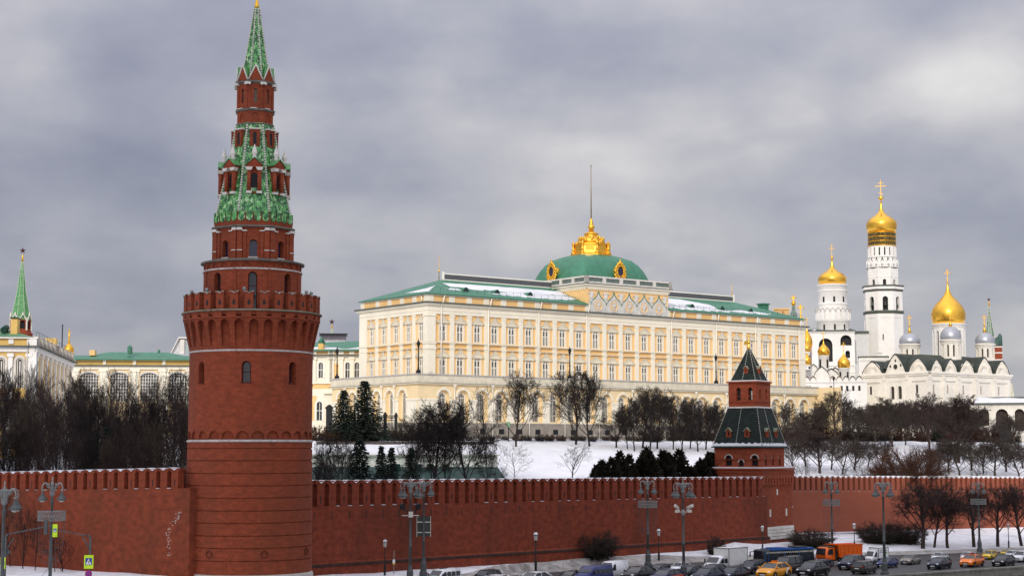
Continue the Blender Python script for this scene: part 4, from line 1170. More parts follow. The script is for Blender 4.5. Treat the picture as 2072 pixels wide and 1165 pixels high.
  s=MB();cz=zk0+(zap-zk0)*.36;rx,rz_=hwk*.54,(zap-zk0)*.29
  ov=[(cx_+rx*math.cos(2*PI*k/20),cz+rz_*math.sin(2*PI*k/20))for k in range(20)]
  s.face([(a,yb-.285,b)for a,b in ov]);s.build('medallion',PEACH,g)
  s=MB()
  for k in range(20):
   a,b=ov[k],ov[(k+1)%20];s.tube((a[0],yb-.30,a[1]),(b[0],yb-.30,b[1]),.13,.13,5)
  s.ell((cx_,yb-.32,cz-.05),.34,.16,.62,8,6)
  for q in(-1,1):
   s.ell((cx_+q*.22,yb-.34,cz+.82),.15,.13,.24,6,5);s.tube((cx_+q*.12,yb-.32,cz+.4),(cx_+q*.22,yb-.34,cz+.75),.13,.1,5);s.ell((cx_+q*.42,yb-.33,cz+.80),.13,.08,.07,5,4)
   for j,(ax,az)in enumerate(((.95,.95),(1.08,.55),(1.05,.12),(.86,-.25),(.62,-.5))):
    s.tube((cx_+q*.25,yb-.31,cz+.15),(cx_+q*ax*rx/1.5,yb-.32,cz+az*rz_/1.6),.12,.07,5)
   s.tube((cx_+q*.2,yb-.31,cz-.5),(cx_+q*.5,yb-.32,cz-.95),.12,.08,5)
  s.prism([(cx_-.3,cz-1.15),(cx_+.3,cz-1.15),(cx_+.12,cz-.5),(cx_-.12,cz-.5)],yb-.36,yb-.28)
  s.box(cx_-.2,cx_+.2,yb-.38,yb-.28,cz+1.05,cz+1.32);s.ell((cx_,yb-.33,cz-.05),.24,.2,.34,6,5)
  for q in(-1,1):s.box(cx_+q*rx*.5-.3,cx_+q*rx*.5+.3,yb-.36,yb-.28,cz-rz_-.1,cz-rz_+.25)
  s.build('eagle_relief',WSTONE,g)
 for i in range(nk+1):
  cx_=k0+pk*i;zz=bz1-2.5
  if i in(0,nk):cx_+=(.35 if i==0 else-.35)
  s=MB();s.prism([(cx_,zz-1.2),(cx_+.55,zz-.6),(cx_+.62,zz+.5),(cx_-.62,zz+.5),(cx_-.55,zz-.6)],yb-.2,yb);s.prism([(cx_-.45,zz+.5),(cx_+.45,zz+.5),(cx_+.6,zz+.95),(cx_,zz+1.2),(cx_-.6,zz+.95)],yb-.24,yb)
  for q in(-1,1):s.tube((cx_+q*.5,yb-.1,zz+.45),(cx_+q*1.15,yb-.1,zz+.75),.12,.08,5)
  s.ell((cx_,yb-.2,zz-.2),.32,.14,.45,8,5);s.build('relief_shield',WSTONE,t)
 for i in range(nk+1):
  s=MB();x=k0+pk*i;s.box(x-.42,x+.42,yb-.34,yb,zk0,zk0+2.5);s.box(x-.5,x+.5,yb-.42,yb,zk0+2.5,zk0+2.75)
  s.build('gable_post',MATS['gable_stone'],t)
  # dome: square cloister vault with rounded corners
 cs_,cq=(sr0+sr1)/2,depth*.56+.8;hs=10.5
 D1=(PO+PU*cs_+PL*cq).y
 zd0=zb0+.1;zd1=Zof(519,D1)-PB
 s=MB();rings=[];nseg=64
 profd=[(1.06,0),(1.0,.06),(.96,.2),(.92,.36),(.86,.54),(.77,.72),(.66,.86),(.54,.95),(.42,1.0),(.34,1.005)]
 for r,f in profd:
  ring_=[]
  for i in range(nseg):
   a=2*PI*i/nseg;c,d=math.cos(a),math.sin(a);p=7.0 if f<.9 else 4.0
   rr_=(abs(c)**p+abs(d)**p)**(-1/p)
   ring_.append(s.av(cs_+hs*1.18*r*rr_*c,cq+hs*1.0*r*rr_*d,zd0+(zd1-zd0)*f))
  rings.append(ring_)
 for a,b in zip(rings[:-1],rings[1:]):
  for i in range(nseg):
   j=(i+1)%nseg;s.f.append([a[i],a[j],b[j],b[i]]);s.m.append(0);s.sm.append(True)
 s.f.append(rings[-1]);s.m.append(0);s.sm.append(False)
 dome=s.build('dome',GREEN,t)
 # gilded oval clock windows on the dome
 def oval(loc,rotz):
  s=MB();n=20
  ra=[(1.02*math.cos(2*PI*k/n),1.35*math.sin(2*PI*k/n))for k in range(n)]
  for k in range(n):
   a,b=ra[k],ra[(k+1)%n];s.tube((a[0],-.15,a[1]),(b[0],-.15,b[1]),.22,.22,6)
  rr_=random.Random(4)
  for k in range(26):
   a=2*PI*k/26;s.ell((1.38*math.cos(a)*(1+.12*(k%2)),-.1,1.72*math.sin(a)*(1+.08*(k%2))),.33,.28,.33,7,5)
  for q in(-1,1):
   for zz,xx in((-1.5,1.35),(-1.0,1.6),(-1.9,1.1)):s.ell((q*xx,-.1,zz),.42,.3,.42,7,5)
   s.ell((q*.55,-.1,1.75),.42,.3,.4,7,5)
  s.ell((0,-.1,2.1),.45,.3,.5,8,5);s.ell((0,-.1,2.65),.2,.2,.35,6,5);s.box(-1.5,1.5,-.3,.4,-2.35,-1.95);s.lathe([(1.35,0),(1.35,.1)],8)if False else None
  s.tube((0,.2,0),(0,2.6,0),1.15,1.0,14)
  o=s.build('oval_window',GOLD_R,t,loc,rotz)
  s=MB();s.face([(.85*math.cos(2*PI*k/n),-.02,1.18*math.sin(2*PI*k/n))for k in range(n)]);s.build('pane',GLASS_B,o)
  return o
 zo=zd0+3.7
 oval((cs_+.2,cq-hs*.99,zo),0);oval((cs_-hs*1.18,cq,zo),-PI/2)
 # gilded crown, finial and flagpole
 zc_=lambda py:Zof(py,D1)-PB
 s=MB();W_=4.6
 s.lathe([(W_*1.16,zc_(520)),(W_*1.16,zc_(517)),(W_*.98,zc_(514)),(W_*.92,zc_(500)),(W_*1.0,zc_(498)),(W_*1.0,zc_(495.5)),(W_*.74,zc_(494))],8,cs_,cq,PI/8,sm=False)
 s.lathe([(W_*.74,zc_(495)),(W_*.70,zc_(486)),(W_*.60,zc_(482)),(W_*.40,zc_(480)),(W_*.36,zc_(475)),(W_*.42,zc_(474)),(W_*.34,zc_(472)),(W_*.2,zc_(470)),(W_*.13,zc_(466))],16,cs_,cq,sm=True)
 s.lathe([(.35,zc_(467)),(.6,zc_(464.5)),(.85,zc_(461)),(.78,zc_(457)),(.45,zc_(455)),(.5,zc_(452)),(.3,zc_(446)),(.12,zc_(440))],12,cs_,cq)
 rr_=random.Random(5)
 for i in range(8):
  a=i*PI/4+PI/8
  x,y=cs_+W_*1.0*math.sin(a),cq-W_*1.0*math.cos(a)
  s.tube((x,y,zc_(517)),(x,y,zc_(497)),.34,.28,7);s.ell((x,y,zc_(495)),.35,.35,.5,7,5);s.ell((x*1.0,y,zc_(514)),.55,.55,.5,7,5)
 for i in range(34):
  a=rr_.uniform(0,2*PI);q=rr_.uniform(482,495);r=W_*(.62+.2*(q-482)/13)
  s.ell((cs_+r*math.sin(a),cq-r*math.cos(a),zc_(q)),.4,.4,.42,6,5)
 cr=s.build('gilded_crown',GOLD_R,t)
 for i in range(8):
  a=i*PI/4;s=MB(rotmap(a,W_*.93*math.cos(PI/8)+.1));s.box(-1.05,1.05,-.03,.1,zc_(513),zc_(499.5));s.box(-1.2,1.2,-.08,-.0,zc_(499.8),zc_(498.8));s.build('gilded_panel',GOLD,cr,(cs_,cq,0))
 s=MB();s.tube((cs_,cq,zc_(446)),(cs_,cq,zc_(336)),.17,.07,8);s.ell((cs_,cq,zc_(336)),.16,.16,.3,8,6);s.build('flagpole',mat('flagpole_bronze',(.28,.20,.10),.4,.6),t)
 # ---------------- projecting ground floor with terrace
 w8=8.0;sl,sr=-w8,s_of(1652,-w8);qt=QEND-.6
 zf=z(762);D2=346.0;zg=lambda py:Zof(py,D2)-PB
 ft=zf;zar1=zg(786);
 half=[(a+b)/2 for a,b in zip(ws[:-1],ws[1:])]
 pitch=(ws[-1]-ws[0])/22
 arch_s=[x for x in[ws[0]+pitch*i-.3 for i in range(-1,27)]if sl+2.4<x<sr-2]
 aw=2.95
 zbA=zg(852);ztA=zg(786.5)
 mb=MB(lambda x,y,zz:(x,-w8+y,zz))
 panel(mb,sl,sr,-1.2,zf,[(x,aw,zbA,ztA,'a')for x in arch_s],.75,0)
 mb2=MB(lambda x,y,zz:(-w8+y,-x,zz))
 ql=[v for v in[qs[0]-(qs[0]-qs[4])/4*i for i in range(-1,8)]if-w8+3.2<v<qt-1.6]
 panel(mb2,-qt,w8,-1.2,zf,[(-v,aw,zbA,ztA,'a')for v in ql],.75,0)
 merge(mb,mb2);mb.face([(sr,-w8,-1.2),(sr,0,-1.2),(sr,0,zf),(sr,-w8,zf)]);mb.face([(sl,qt,-1),(sl,qt,zf),(0,qt,zf),(0,qt,-1)])
 mb.build('ground_storey',PEACH_P,t)
 s=MB();s.slab([(sl,-w8),(sr,-w8),(sr,3),(3,3),(3,qt),(sl,qt)],zf-.3,zf);s.build('terrace_floor',GSTONE,t)
 # arch window set
 s=MB();hA=(0,1.55,zbA+.25,ztA-.75,'a')
 panel(s,-aw/2,aw/2,zbA,ztA-.02,[hA],.25,y=.62)
 s2=MB();archivolt(s2,(0,1.5,zbA+.25,ztA-.78,'a'),.16,.54,.63);
 o=s.build('arched_window',PEACH_P,t);s2.build('frame',TRIM,o)
 s=MB();pane(s,hA,.85);s.build('pane',GLASS,o)
 s=MB();s.box(-.05,.05,0.75,0.81,zbA+.25,ztA-.8);s.box(-.75,.75,0.75,0.81,ztA-1.75,ztA-1.62);s.box(-.75,.75,0.75,0.81,zbA+1.6,zbA+1.68)
 for q in(-.38,.38):s.box(q-.03,q+.03,0.75,0.80,zbA+.25,ztA-.95)
 s.build('mullion',TRIM,o)
 s=MB();archivolt(s,(0,aw+.04,zg(807),ztA,'a'),.42,-.16,.02,legs=False);s.prism([(-.28,ztA-.05),(.28,ztA-.05),(.38,ztA+.62),(-.38,ztA+.62)],-.3,0);s.build('archivolt',CREAM,o)
 o.location=(arch_s[0],-w8,0)
 for x in arch_s[1:]:part_copy(o,t,(x,-w8,0),0)
 for v in ql:part_copy(o,t,(-w8,v,0),-PI/2)
 # piers between the arches, imposts, fascia, plinth
 def bays(arr,lo,hi):
  e_=[lo]+[v for x in arr for v in(x-aw/2,x+aw/2)]+[hi];return[(e_[i],e_[i+1])for i in range(0,len(e_),2)]
 zi=zg(809)
 for a,b in bays(arch_s,sl,sr):s=MB();s.box(a+.12,b-.12,-w8-.18,-w8,zbA-.1,zi);s.box(a-.02,b+.02,-w8-.3,-w8,zi,zi+.38);s.box(a+.02,b-.02,-w8-.26,-w8,zbA-.1,zbA+.5);s.build('pier',CREAM,t)
 for a,b in bays(sorted(ql),-w8,qt):s=MB();s.box(-w8-.18,-w8,a+.12,b-.12,zbA-.1,zi);s.box(-w8-.3,-w8,a-.02,b+.02,zi,zi+.38);s.build('pier',CREAM,t)
 def ring2(name,m,z0,z1,pr):
  s=MB();s.box(sl-pr,sr+pr,-w8-pr,-w8,z0,z1);s.box(sl-pr,sl,-w8,qt+pr,z0,z1);return s.build(name,m,t)
 ring2('terrace_cornice',CREAM,zg(775.5),zg(774),.55);ring2('terrace_edge',MATS['lead_edge'],zg(774),zg(773.2),.62)
 ring2('parapet',CREAM_G,zg(773.2),zf-.02,.25);ring2('parapet_cap',GSTONE,zf-.02,zf+.24,.42)
 s=MB();s.box(sl-.3,sr,-w8-.3,-w8,-1.2,zbA-.1);s.box(sl-.3,sl,-w8,qt,-1.2,zbA-.1);s.build('plinth',STONE,t)
 s=MB();s.box(sl-.38,sr,-w8-.38,-w8,zbA-.2,zbA+.02);s.box(sl-.38,sl,-w8,qt,zbA-.2,zbA+.02);s.build('plinth_moulding',CREAM_G,t)
 s=MB()
 for x in arch_s:s.box(x-.7,x+.7,-w8-.31,-w8,.9,2.0)
 s.build('cellar_window',DARK,t)
 for i,(a,b)in enumerate(bays(arch_s,sl,sr)[1:-1]):
  if i%2:continue
  x=(a+b)/2;s=MB();s.tube((x,-w8-.5,-.5),(x,-w8-.5,zg(779)),.10,.10,5);s.prism([(x-.3,zg(776)),(x+.3,zg(776)),(x+.1,zg(781)),(x-.1,zg(781))],-w8-.75,-w8-.3);s.build('downpipe',TRIM,t)
 for v in ql[:-1]:
  s=MB();x=v-(ql[0]-ql[1])/2;s.tube((-w8-.5,x,0),(-w8-.5,x,zg(779)),.10,.10,5);s.box(-w8-.7,-w8-.3,x-.25,x+.25,zg(780),zg(777));s.build('downpipe',TRIM,t)
 return t,zf,sr
palace_t,PZF,PSR=palace()
def pal(s,q,z=None):
 p=PO+PU*s+PL*q
 return(p.x,p.y,PB if z is None else z)
 # lamps standing on the terrace
def terrace_lamp_mesh(t):
 s=MB();s.lathe([(.75,0),(.75,.25),(.5,.4),(.55,.7),(.22,1.1),(.16,1.6)],8,sm=False);o=s.build('lamp_foot',IRON,t)
 s=MB();s.tube((0,0,1.4),(0,0,5.6),.16,.11,8);s.lathe([(.2,3.0),(.26,3.1),(.2,3.2)],8);s.build('post',IRON,t)
 s=MB();s.lathe([(.16,5.5),(.2,5.7),(.42,6.5),(.46,6.55),(.2,7.0),(.08,7.1),(.03,7.6)],6,sm=False);s.build('lantern',IRON,t)
 return t
base=None
for px,lab in((844,'black street lamp standing on the terrace corner of the palace'),(682,'black street lamp on the terrace before the orange wall by the round tower'),(1153,'black street lamp on the palace terrace above the two biggest bare trees'),(1449,'black street lamp on the palace terrace just left of the square tower tent')):
 if px==682:qv=q_of(682,-7.6,PB+PZF+2);loc=pal(-7.6,qv,PB+PZF)
 elif px==844:loc=pal(-7.5,-7.5,PB+PZF)
 else:loc=pal(s_of(px,-7.6,PB+PZF+2),-7.6,PB+PZF)
 if base is None:
  base=terrace_lamp_mesh(thing('street_lamp',lab,'lamp',loc,0,'lamps on the palace terrace'))
 else:dup(base,loc,0,lab)
 # ------------------------------------------------------------------ churches and far buildings
class Site:
 """a thing anchored at a pixel column and a distance; z(py) and w(pixels) give local metres"""
 def __init__(s,name,label,cat,px,py,D,base=16.4,face=True,rot=None,group=None):
  s.D=D;s.zb=base;s.x=Xof(px,py,D)
  s.t=thing(name,label,cat,(s.x,D,base),(face_cam(s.x,D)if rot is None else rot),group)
 def z(s,py):return Zof(py,s.D)-s.zb
 def w(s,p,py=800):return Wm(p,py,s.D)
def onion(mb,r,z0,zm,zn,zt,n=24,cx=0,cy=0,r0=None,helmet=False):
 """bulbous dome: base z0, widest zm, neck zn, tip zt"""
 r0=r0 or r*.88
 P=[(r0,z0),(r*.965,z0+(zm-z0)*.45),(r,zm)]
 if helmet:
  for k in range(1,9):
   a=k/9*PI/2;P.append((r*math.cos(a),zm+(zn-zm)*math.sin(a)))
  P.append((r*.10,zn));P.append((r*.05,zt))
 else:
  for f,rr in((.12,.985),(.25,.93),(.38,.83),(.5,.70),(.62,.53),(.74,.37),(.86,.23),(1.0,.145)):P.append((r*rr,zm+(zn-zm)*f))
  for f,rr in((.3,.10),(.65,.065),(1.0,.045)):P.append((r*rr,zn+(zt-zn)*f))
 mb.lathe(P,n,cx,cy)
def dome_part(S,name,parent,r,y0,ym,yn,yt,yball,rball,ycross,wcross,m,cx=0,cy=0,helmet=False,cm=None):
 mb=MB();onion(mb,r,S.z(y0),S.z(ym),S.z(yn),S.z(yt),28,0,0,helmet=helmet)
 o=mb.build(name,m,parent,(cx,cy,0))
 mb=MB()
 if helmet:mb.lathe([(r*.17,S.z(yn)-.1),(r*.09,S.z((yn*.6+yt*.4))),(r*.05,S.z(yt))],10)
 mb.ell((0,0,S.z(yball)),rball,rball,rball,10,8);cross(mb,S.z(yball),S.z(ycross)-S.z(yball),wcross,.065 if wcross<2.4 else .10)
 mb.build('cross',cm or GOLD,o)
 return o
 # bell tower
S=Site('bell_tower','tallest white octagonal bell tower crowned by a gold onion dome','bell tower',1789,700,535,16.4)
z,w,t=S.z,S.w,S.t
cs8=1/math.cos(PI/8)
mb=MB();ap=w(37.2);fw=2*ap*math.tan(PI/8)
for i in range(8):
 s=MB(rotmap(i*PI/4+.12,ap));panel(s,-fw/2,fw/2,-2,z(634),[(0,fw*.66,z(800),z(645),'r')],.14);s.face([(-fw*.4,.138,-2),(fw*.4,.138,-2),(fw*.4,.138,z(640)),(-fw*.4,.138,z(640))]);merge(mb,s)
mb.build('lower_octagon',WHITE,t)
s=MB(rotmap(.12,ap));s.box(-1.1,-.75,.1,.2,z(690),z(678));s.build('slit',DARK,t)
mb=MB();mb.lathe([(ap*cs8,z(637)),(ap*cs8+.35,z(634)),(ap*cs8+.35,z(631)),(ap*cs8-.2,z(630))],8,rot=PI/8+.12,cap=False,sm=False);mb.lathe([(ap*cs8-.1,z(592)),(ap*cs8+.25,z(590)),(ap*cs8+.25,z(588)),(ap*cs8+.3,z(584)),(ap*cs8+.55,z(581)),(ap*cs8+.55,z(579.5)),(ap*.7,z(578))],8,rot=PI/8+.12,cap=False,sm=False)
mb.build('cornice',MATS['lead_edge'],t)
mb=MB();mb.lathe([(ap*cs8+.3,z(588)),(ap*cs8+.45,z(587)),(ap*cs8+.45,z(583)),(ap*cs8,z(582))],8,rot=PI/8+.12,cap=False,sm=False);mb.build('cornice_band',WHITE,t)
ap2=w(36.6);fw=2*ap2*math.tan(PI/8);mb=MB();dk=MB()
for i in range(8):
 mp=rotmap(i*PI/4+.12,ap2);h=(0,w(11),z(630),z(602),'a')
 s=MB(mp);panel(s,-fw/2,fw/2,z(633),z(590),[h],.9);s.box(-fw/2,fw/2,-.1,0,z(612),z(610.8))if False else None;merge(mb,s)
 s=MB(mp);pane(s,h,.88);merge(dk,s)
o=mb.build('bell_storey',WHITE,t);dk.build('opening',DARK,o)
for i in range(8):
 s=MB(rotmap(i*PI/4+.12,ap2-.6));s.lathe([(.02,z(612)),(.3,z(613)),(.45,z(618)),(.75,z(621)),(.02,z(621))],10,0,0);s.build('bell',mat('bell_bronze',(.06,.07,.06),.5,.5),t)
ap3=w(29.6);fw=2*ap3*math.tan(PI/8);mb=MB();dk=MB()
for i in range(8):
 mp=rotmap(i*PI/4+.12,ap3);h=(0,w(6.6),z(578.5),z(567),'a')
 s=MB(mp);panel(s,-fw/2,fw/2,z(582),z(543),[h],.5);s.box(-fw/2-.05,fw/2+.05,-.08,0,z(563.5),z(562.5));merge(mb,s);s=MB(mp);pane(s,h,.48);merge(dk,s)
o=mb.build('upper_octagon',WHITE,t);dk.build('opening',DARK,o)
# ring of small kokoshniks
r=w(31.2);mb=MB();
for i in range(16):
 s=MB(rotmap(i*PI/8,r));wd=2*PI*r/16*.5
 s.prism([(-wd,z(543)),(wd,z(543)),(wd*.9,z(536)),(.3,z(531)),(0,z(528)),(-.3,z(531)),(-wd*.9,z(536))],-.1,.5);s.ell((0,-.12,z(538.5)),.42,.1,.46,8,6,1)
 merge(mb,s)
 s=MB(rotmap((i+.5)*PI/8,r-.3));s.prism([(0,z(540)),(wd*.8,z(524)),(-wd*.8,z(524))],-.1,.4);merge(mb,s)
mb.build('kokoshnik_ring',[WHITE,GSTONE],t)
mb=MB();mb.lathe([(r-.25,z(545)),(r-.25,z(523))],24,cap=False);mb.lathe([(r-.2,z(545)),(r+.1,z(544)),(r+.1,z(543)),(r-.2,z(542.5))],24,cap=False);mb.build('ring_back',MATS['lead_edge'],t)
r=w(27.6);C=2*PI*r;hs=[(-C/2+C/16*(i+.5),.50,z(519),z(503),'r')for i in range(16)]
mb=MB(cyl(lambda q:r,r));panel(mb,-C/2,C/2,z(526),z(497),hs,.4,dx=.6)
for i in range(16):mb.box(-C/2+C/16*i-.22,-C/2+C/16*i+.22,-.14,0,z(522),z(500))
o=mb.build('drum',WHITE,t);mb=MB(cyl(lambda q:r,r));[pane(mb,h,.38)for h in hs];mb.build('slit',DARK,o)
INS=mat('gilt_inscription',(.28,.19,.05),.45,.6,scale=3.5,col2=(.05,.045,.03),kind='voronoi',fine=.2,stretch=(1,1,.8))
for y0,y1 in((498,491),(489,482),(480,473)):
 mb=MB();mb.lathe([(r+.02,z(y0)),(r+.06,z(y0)+.02),(r+.06,z(y1))],32,cap=False);mb.build('inscription_band',INS,t)
for y in(490,481,472.5,498.5):
 mb=MB();mb.lathe([(r,z(y+.8)),(r+.3,z(y+.6)),(r+.3,z(y-.6)),(r,z(y-.9))],32,cap=False);mb.build('gilt_moulding',GOLD_R,t)
dome_part(S,'onion_dome',t,w(31),472,456,427,408,401.5,w(5),365,w(21),GOLD)
# belfry block with its own dome
S=Site('belfry','white belfry block with dark arched openings and gold domed round drum','belfry',1687,720,522,16.4)
z,w,t=S.z,S.w,S.t
r=w(29);mb=MB();mb.lathe([(r,z(628)),(r,z(580)),(r+.5,z(578.5)),(r+.5,z(577)),(r*.9,z(576))],36,cap=False)
for y in(590,617):mb.lathe([(r,z(y+1.2)),(r+.25,z(y)),(r+.25,z(y-1)),(r,z(y-1.8))],36,cap=False)
o=mb.build('drum',WHITE,t)
mb=MB(cyl(lambda q:r,r))
for a in(-38,6,48):
 x=R(a)*r;mb.box(x-w(2),x+w(2),-.06,.05,z(613),z(602))
mb.build('slit',DARK,o)
r2=w(32.5);mb=MB();mb.lathe([(r2,z(676)),(r2,z(652)),(r2+.35,z(650.5)),(r2+.35,z(649)),(r2,z(648)),(r2,z(632)),(r2-.1,z(628)),(r,z(626))],36,cap=False)
for i in range(20):
 s=MB(rotmap(i*PI/10,r2));s.prism([(-.62,z(648)),(.62,z(648)),(.62,z(632)),(.35,z(627.5)),(0,z(626)),(-.35,z(627.5)),(-.62,z(632))],-.25,.3);s.box(-.75,-.5,-.4,0,z(648),z(634));merge(mb,s)
mb.build('lower_drum',WHITE,t)
mb=MB()
for i in range(20):
 s=MB(rotmap(i*PI/10,r2));
 for k in range(6):
  a0,a1=PI*k/6,PI*(k+1)/6;s.tube((-.8*math.cos(a0),-.35,z(632)+1.0*math.sin(a0)),(-.8*math.cos(a1),-.35,z(632)+1.0*math.sin(a1)),.12,.12,4)
 merge(mb,s)
mb.build('arch_moulding',GSTONE,t)
mb=MB(cyl(lambda q:r2,r2))
for a in(-33,6,44):x=R(a)*r2;mb.box(x-.3,x+.3,-.05,.05,z(669),z(658))
mb.build('slit',DARK,t)
dome_part(S,'onion_dome',t,w(29),577,566,541,526,522,w(3.4),494,w(12),GOLD)
# block below: front face and side
xl,xr=-w(50),w(41.5);dpt=13.0;yf=-7.5
holes=[(-w(15.5),w(27),z(734),z(687),'a'),(w(24.5),w(22),z(702),z(681),'a'),(w(27.5),w(9),z(727),z(712),'a'),]
mb=MB(lambda x,y,q:(x,yf+y,q));panel(mb,xl,xr,-2,z(676),[holes[0],holes[1]]if False else[holes[0]],1.6)
mb=MB(lambda x,y,q:(x,yf+y,q));panel(mb,xl,w(8),-2,z(676),[(-w(47),w(9),z(705),z(690),'a'),holes[0]],1.6);panel(mb,w(8),xr,z(706),z(676),[holes[1]],1.6);panel(mb,w(8),xr,-2,z(706),[holes[2]],1.6)
mb.map=None;mb.face([(xr,yf,-2),(xr,yf+dpt,-2),(xr+5.5,yf+dpt,z(676)),(xr,yf,z(676))])if False else None
mb.box(xr-.01,xr+.02,yf+.001,yf+dpt,-2,z(676));mb.box(xl-.02,xl,yf+.001,yf+dpt,-2,z(676));mb.box(xl,xr,yf+dpt-.1,yf+dpt,-2,z(676))
for y in(676,742):mb.box(xl-.25,xr+.25,yf-.3,yf,z(y),z(y-2.2))
for y in(763,757):mb.box(xl-.2,xr+.2,yf-.2,yf,z(y),z(y-1))
mb.build('block',WHITE,t)
mb=MB(lambda x,y,q:(x,yf+y,q));[pane(mb,h,1.58)for h in holes+[(-w(47),w(9),z(705),z(690),'a')]];mb.build('opening',DARK,t)
mb=MB(lambda x,y,q:(x,yf+y,q));pane(mb,(w(24.5)-.3,w(19),z(702),z(684),'a'),1.5);
mb=MB();mb.slab([(xl-.4,yf-.5),(xr+.5,yf-.5),(xr+.5,yf+dpt),(xl-.4,yf+dpt)],z(673.7),z(672.6));mb.face([(xl-.4,yf-.5,z(672.6)),(xr+.5,yf-.5,z(672.6)),(xr-1,yf+6,z(666)),(xl,yf+6,z(666))]);mb.face([(xr+.5,yf-.5,z(672.6)),(xr+.5,yf+dpt,z(672.6)),(xr-1,yf+6,z(666))]);mb.build('roof',MATS['lead_edge'],t)
mb=MB();mb.face([(xl+1,yf+.3,z(671.6)),(-w(33),yf+.3,z(671.6)),(-w(36),yf+5,z(667)),(xl+2,yf+5,z(667))]);mb.face([(w(28),yf+.3,z(671.6)),(xr-2,yf+.3,z(671.6)),(xr-3,yf+4,z(667.5)),(w(31),yf+4,z(667.5))]);mb.build('snow_patch',SNOW,t)
# wing joining the belfry and the tall bell tower
S2=Site('church_annex','plain white block between the belfry and the tall bell tower','building',1740,720,532,16.4)
mb=MB();wd=S2.w(17);mb.box(-wd,wd*1.1,-3,5,-2,S2.z(676));mb.build('wall',mat('shaded_limewash',(.62,.62,.60),.85,var=.06),S2.t);mb=MB();mb.box(-wd-.3,wd*1.1,-3.3,5,S2.z(676),S2.z(671));mb.build('roof',MATS['lead_edge'],S2.t)  # shade of this side put into the colour as a greyer limewash
S2=Site('church_annex','low white flat roofed annex with small chimney in front of the tall bell tower','building',1768,740,500,16.4)
mb=MB();wd=S2.w(29);mb.box(-wd,wd,-3,8,-2,S2.z(723));mb.box(-wd-.2,wd,-3.2,8,S2.z(730),S2.z(728.5));mb.build('wall',WHITE,S2.t)
mb=MB();mb.box(-wd-.3,wd+.2,-3.4,8,S2.z(723),S2.z(721.3));mb.build('roof',MATS['lead_edge'],S2.t)
mb=MB();q=S2.w(11);mb.box(q-.8,q+.8,-2,-.5,S2.z(723),S2.z(715));mb.box(q-1,q+1,-2.2,-.3,S2.z(715),S2.z(713));mb.build('chimney',WHITE,S2.t)
# small many domed cathedral partly behind the palace
S=Site('domed_church','low white church with seven small gold domes and brown keel gables right of the palace','church',1680,760,478,16.4)
z,w,t=S.z,S.w,S.t
def x_(px):return w(px-1680)
mb=MB();mb.box(x_(1616),x_(1752),-2,12,-2,z(772));mb.box(x_(1622),x_(1700),3,12,z(772),z(748));mb.box(x_(1616)-.1,x_(1752)+.2,-2.25,-2,z(774),z(772.2));mb.build('wall',WHITE,t)
mb=MB()
for px in(1633,1639,1681,1702,1713,1725,1737):mb.box(x_(px)-.32,x_(px)+.32,-2.03,-1.8,z(791),z(781))
mb.build('slit_window',DARK,t)
def keelg(cx,hw,zb_,zt_,y0,y1,mw,mroof):
 s=MB();n=10
 pts=[(cx-hw,zb_),(cx+hw,zb_)]
 prof=[(1,.0),(.98,.3),(.86,.55),(.62,.74),(.35,.87),(.12,.95),(0,1)]
 e_=[(cx+hw*a,zb_+(zt_-zb_)*b)for a,b in prof]+[(cx-hw*a,zb_+(zt_-zb_)*b)for a,b in prof[::-1][1:]]
 s.prism([pts[0],pts[1]]+e_[1:-1],y0,y1);o=s.build('gable',mw,t)
 s=MB()
 for a,b in zip(e_[:-1],e_[1:]):s.face([(a[0],y0-.2,a[1]+.25),(b[0],y0-.2,b[1]+.25),(b[0],y1+.1,b[1]+.25),(a[0],y1+.1,a[1]+.25)]);s.face([(a[0],y0-.2,a[1]-.05),(b[0],y0-.2,b[1]-.05),(b[0],y0-.2,b[1]+.25),(a[0],y0-.2,a[1]+.25)])
 s.build('gable_roof',mroof,o)
 return o
for px,hw,yb_,yt_,y0 in((1663,17,776,741,1.5),(1682,18,776,745,2.5),(1647,14,774,735,4),(1690,16,770,742,5)):keelg(x_(px),w(hw),z(yb_),z(yt_),y0,y0+4,WHITE,GREEN_B)
BRN=mat('brown_copper_roof',(.13,.065,.035),.6,var=.3,scale=2)
for px in(1633,1646,1685,1698,1711,1724,1737):keelg(x_(px),w(6.2),z(774),z(762),-2.1,0,WHITE,BRN if px<1700 else GREEN_B)
for px,rr,ym,yn,yb_,drum,y in((1634.5,11,690,664,701,748,4),(1634,8.5,704,692,711,745,0),(1634,8.5,729,716,738,748,-1),(1667.5,12.4,709,692,717,748,5),(1707.5,12.8,735,716,744,772,2),(1627,7,676,660,682,700,9)):
 mb=MB();mb.lathe([(w(rr*.86),z(drum)),(w(rr*.86),z(yb_+2)),(w(rr*.95),z(yb_+1)),(w(rr*.9),z(yb_))],20,cap=False);
 d=mb.build('drum',WHITE,t,(x_(px),y,0))
 mb=MB(cyl(lambda q:w(rr*.86),w(rr*.86)))
 for a in(-42,42):mb.box(R(a)*w(rr*.86)-.3,R(a)*w(rr*.86)+.3,-.05,.1,z(drum-6),z(yb_+8))
 mb.build('slit',DARK,d)
 dome_part(S,'onion_dome',t,w(rr),yb_,ym,yn,yn-7,yn-8,w(1.2),yn-24,w(8.5),GOLD,x_(px),y)
S=Site('church_turret','small green tent turret with a gold cross peeping over the palace roof end','turret',1606,640,455,16.4)
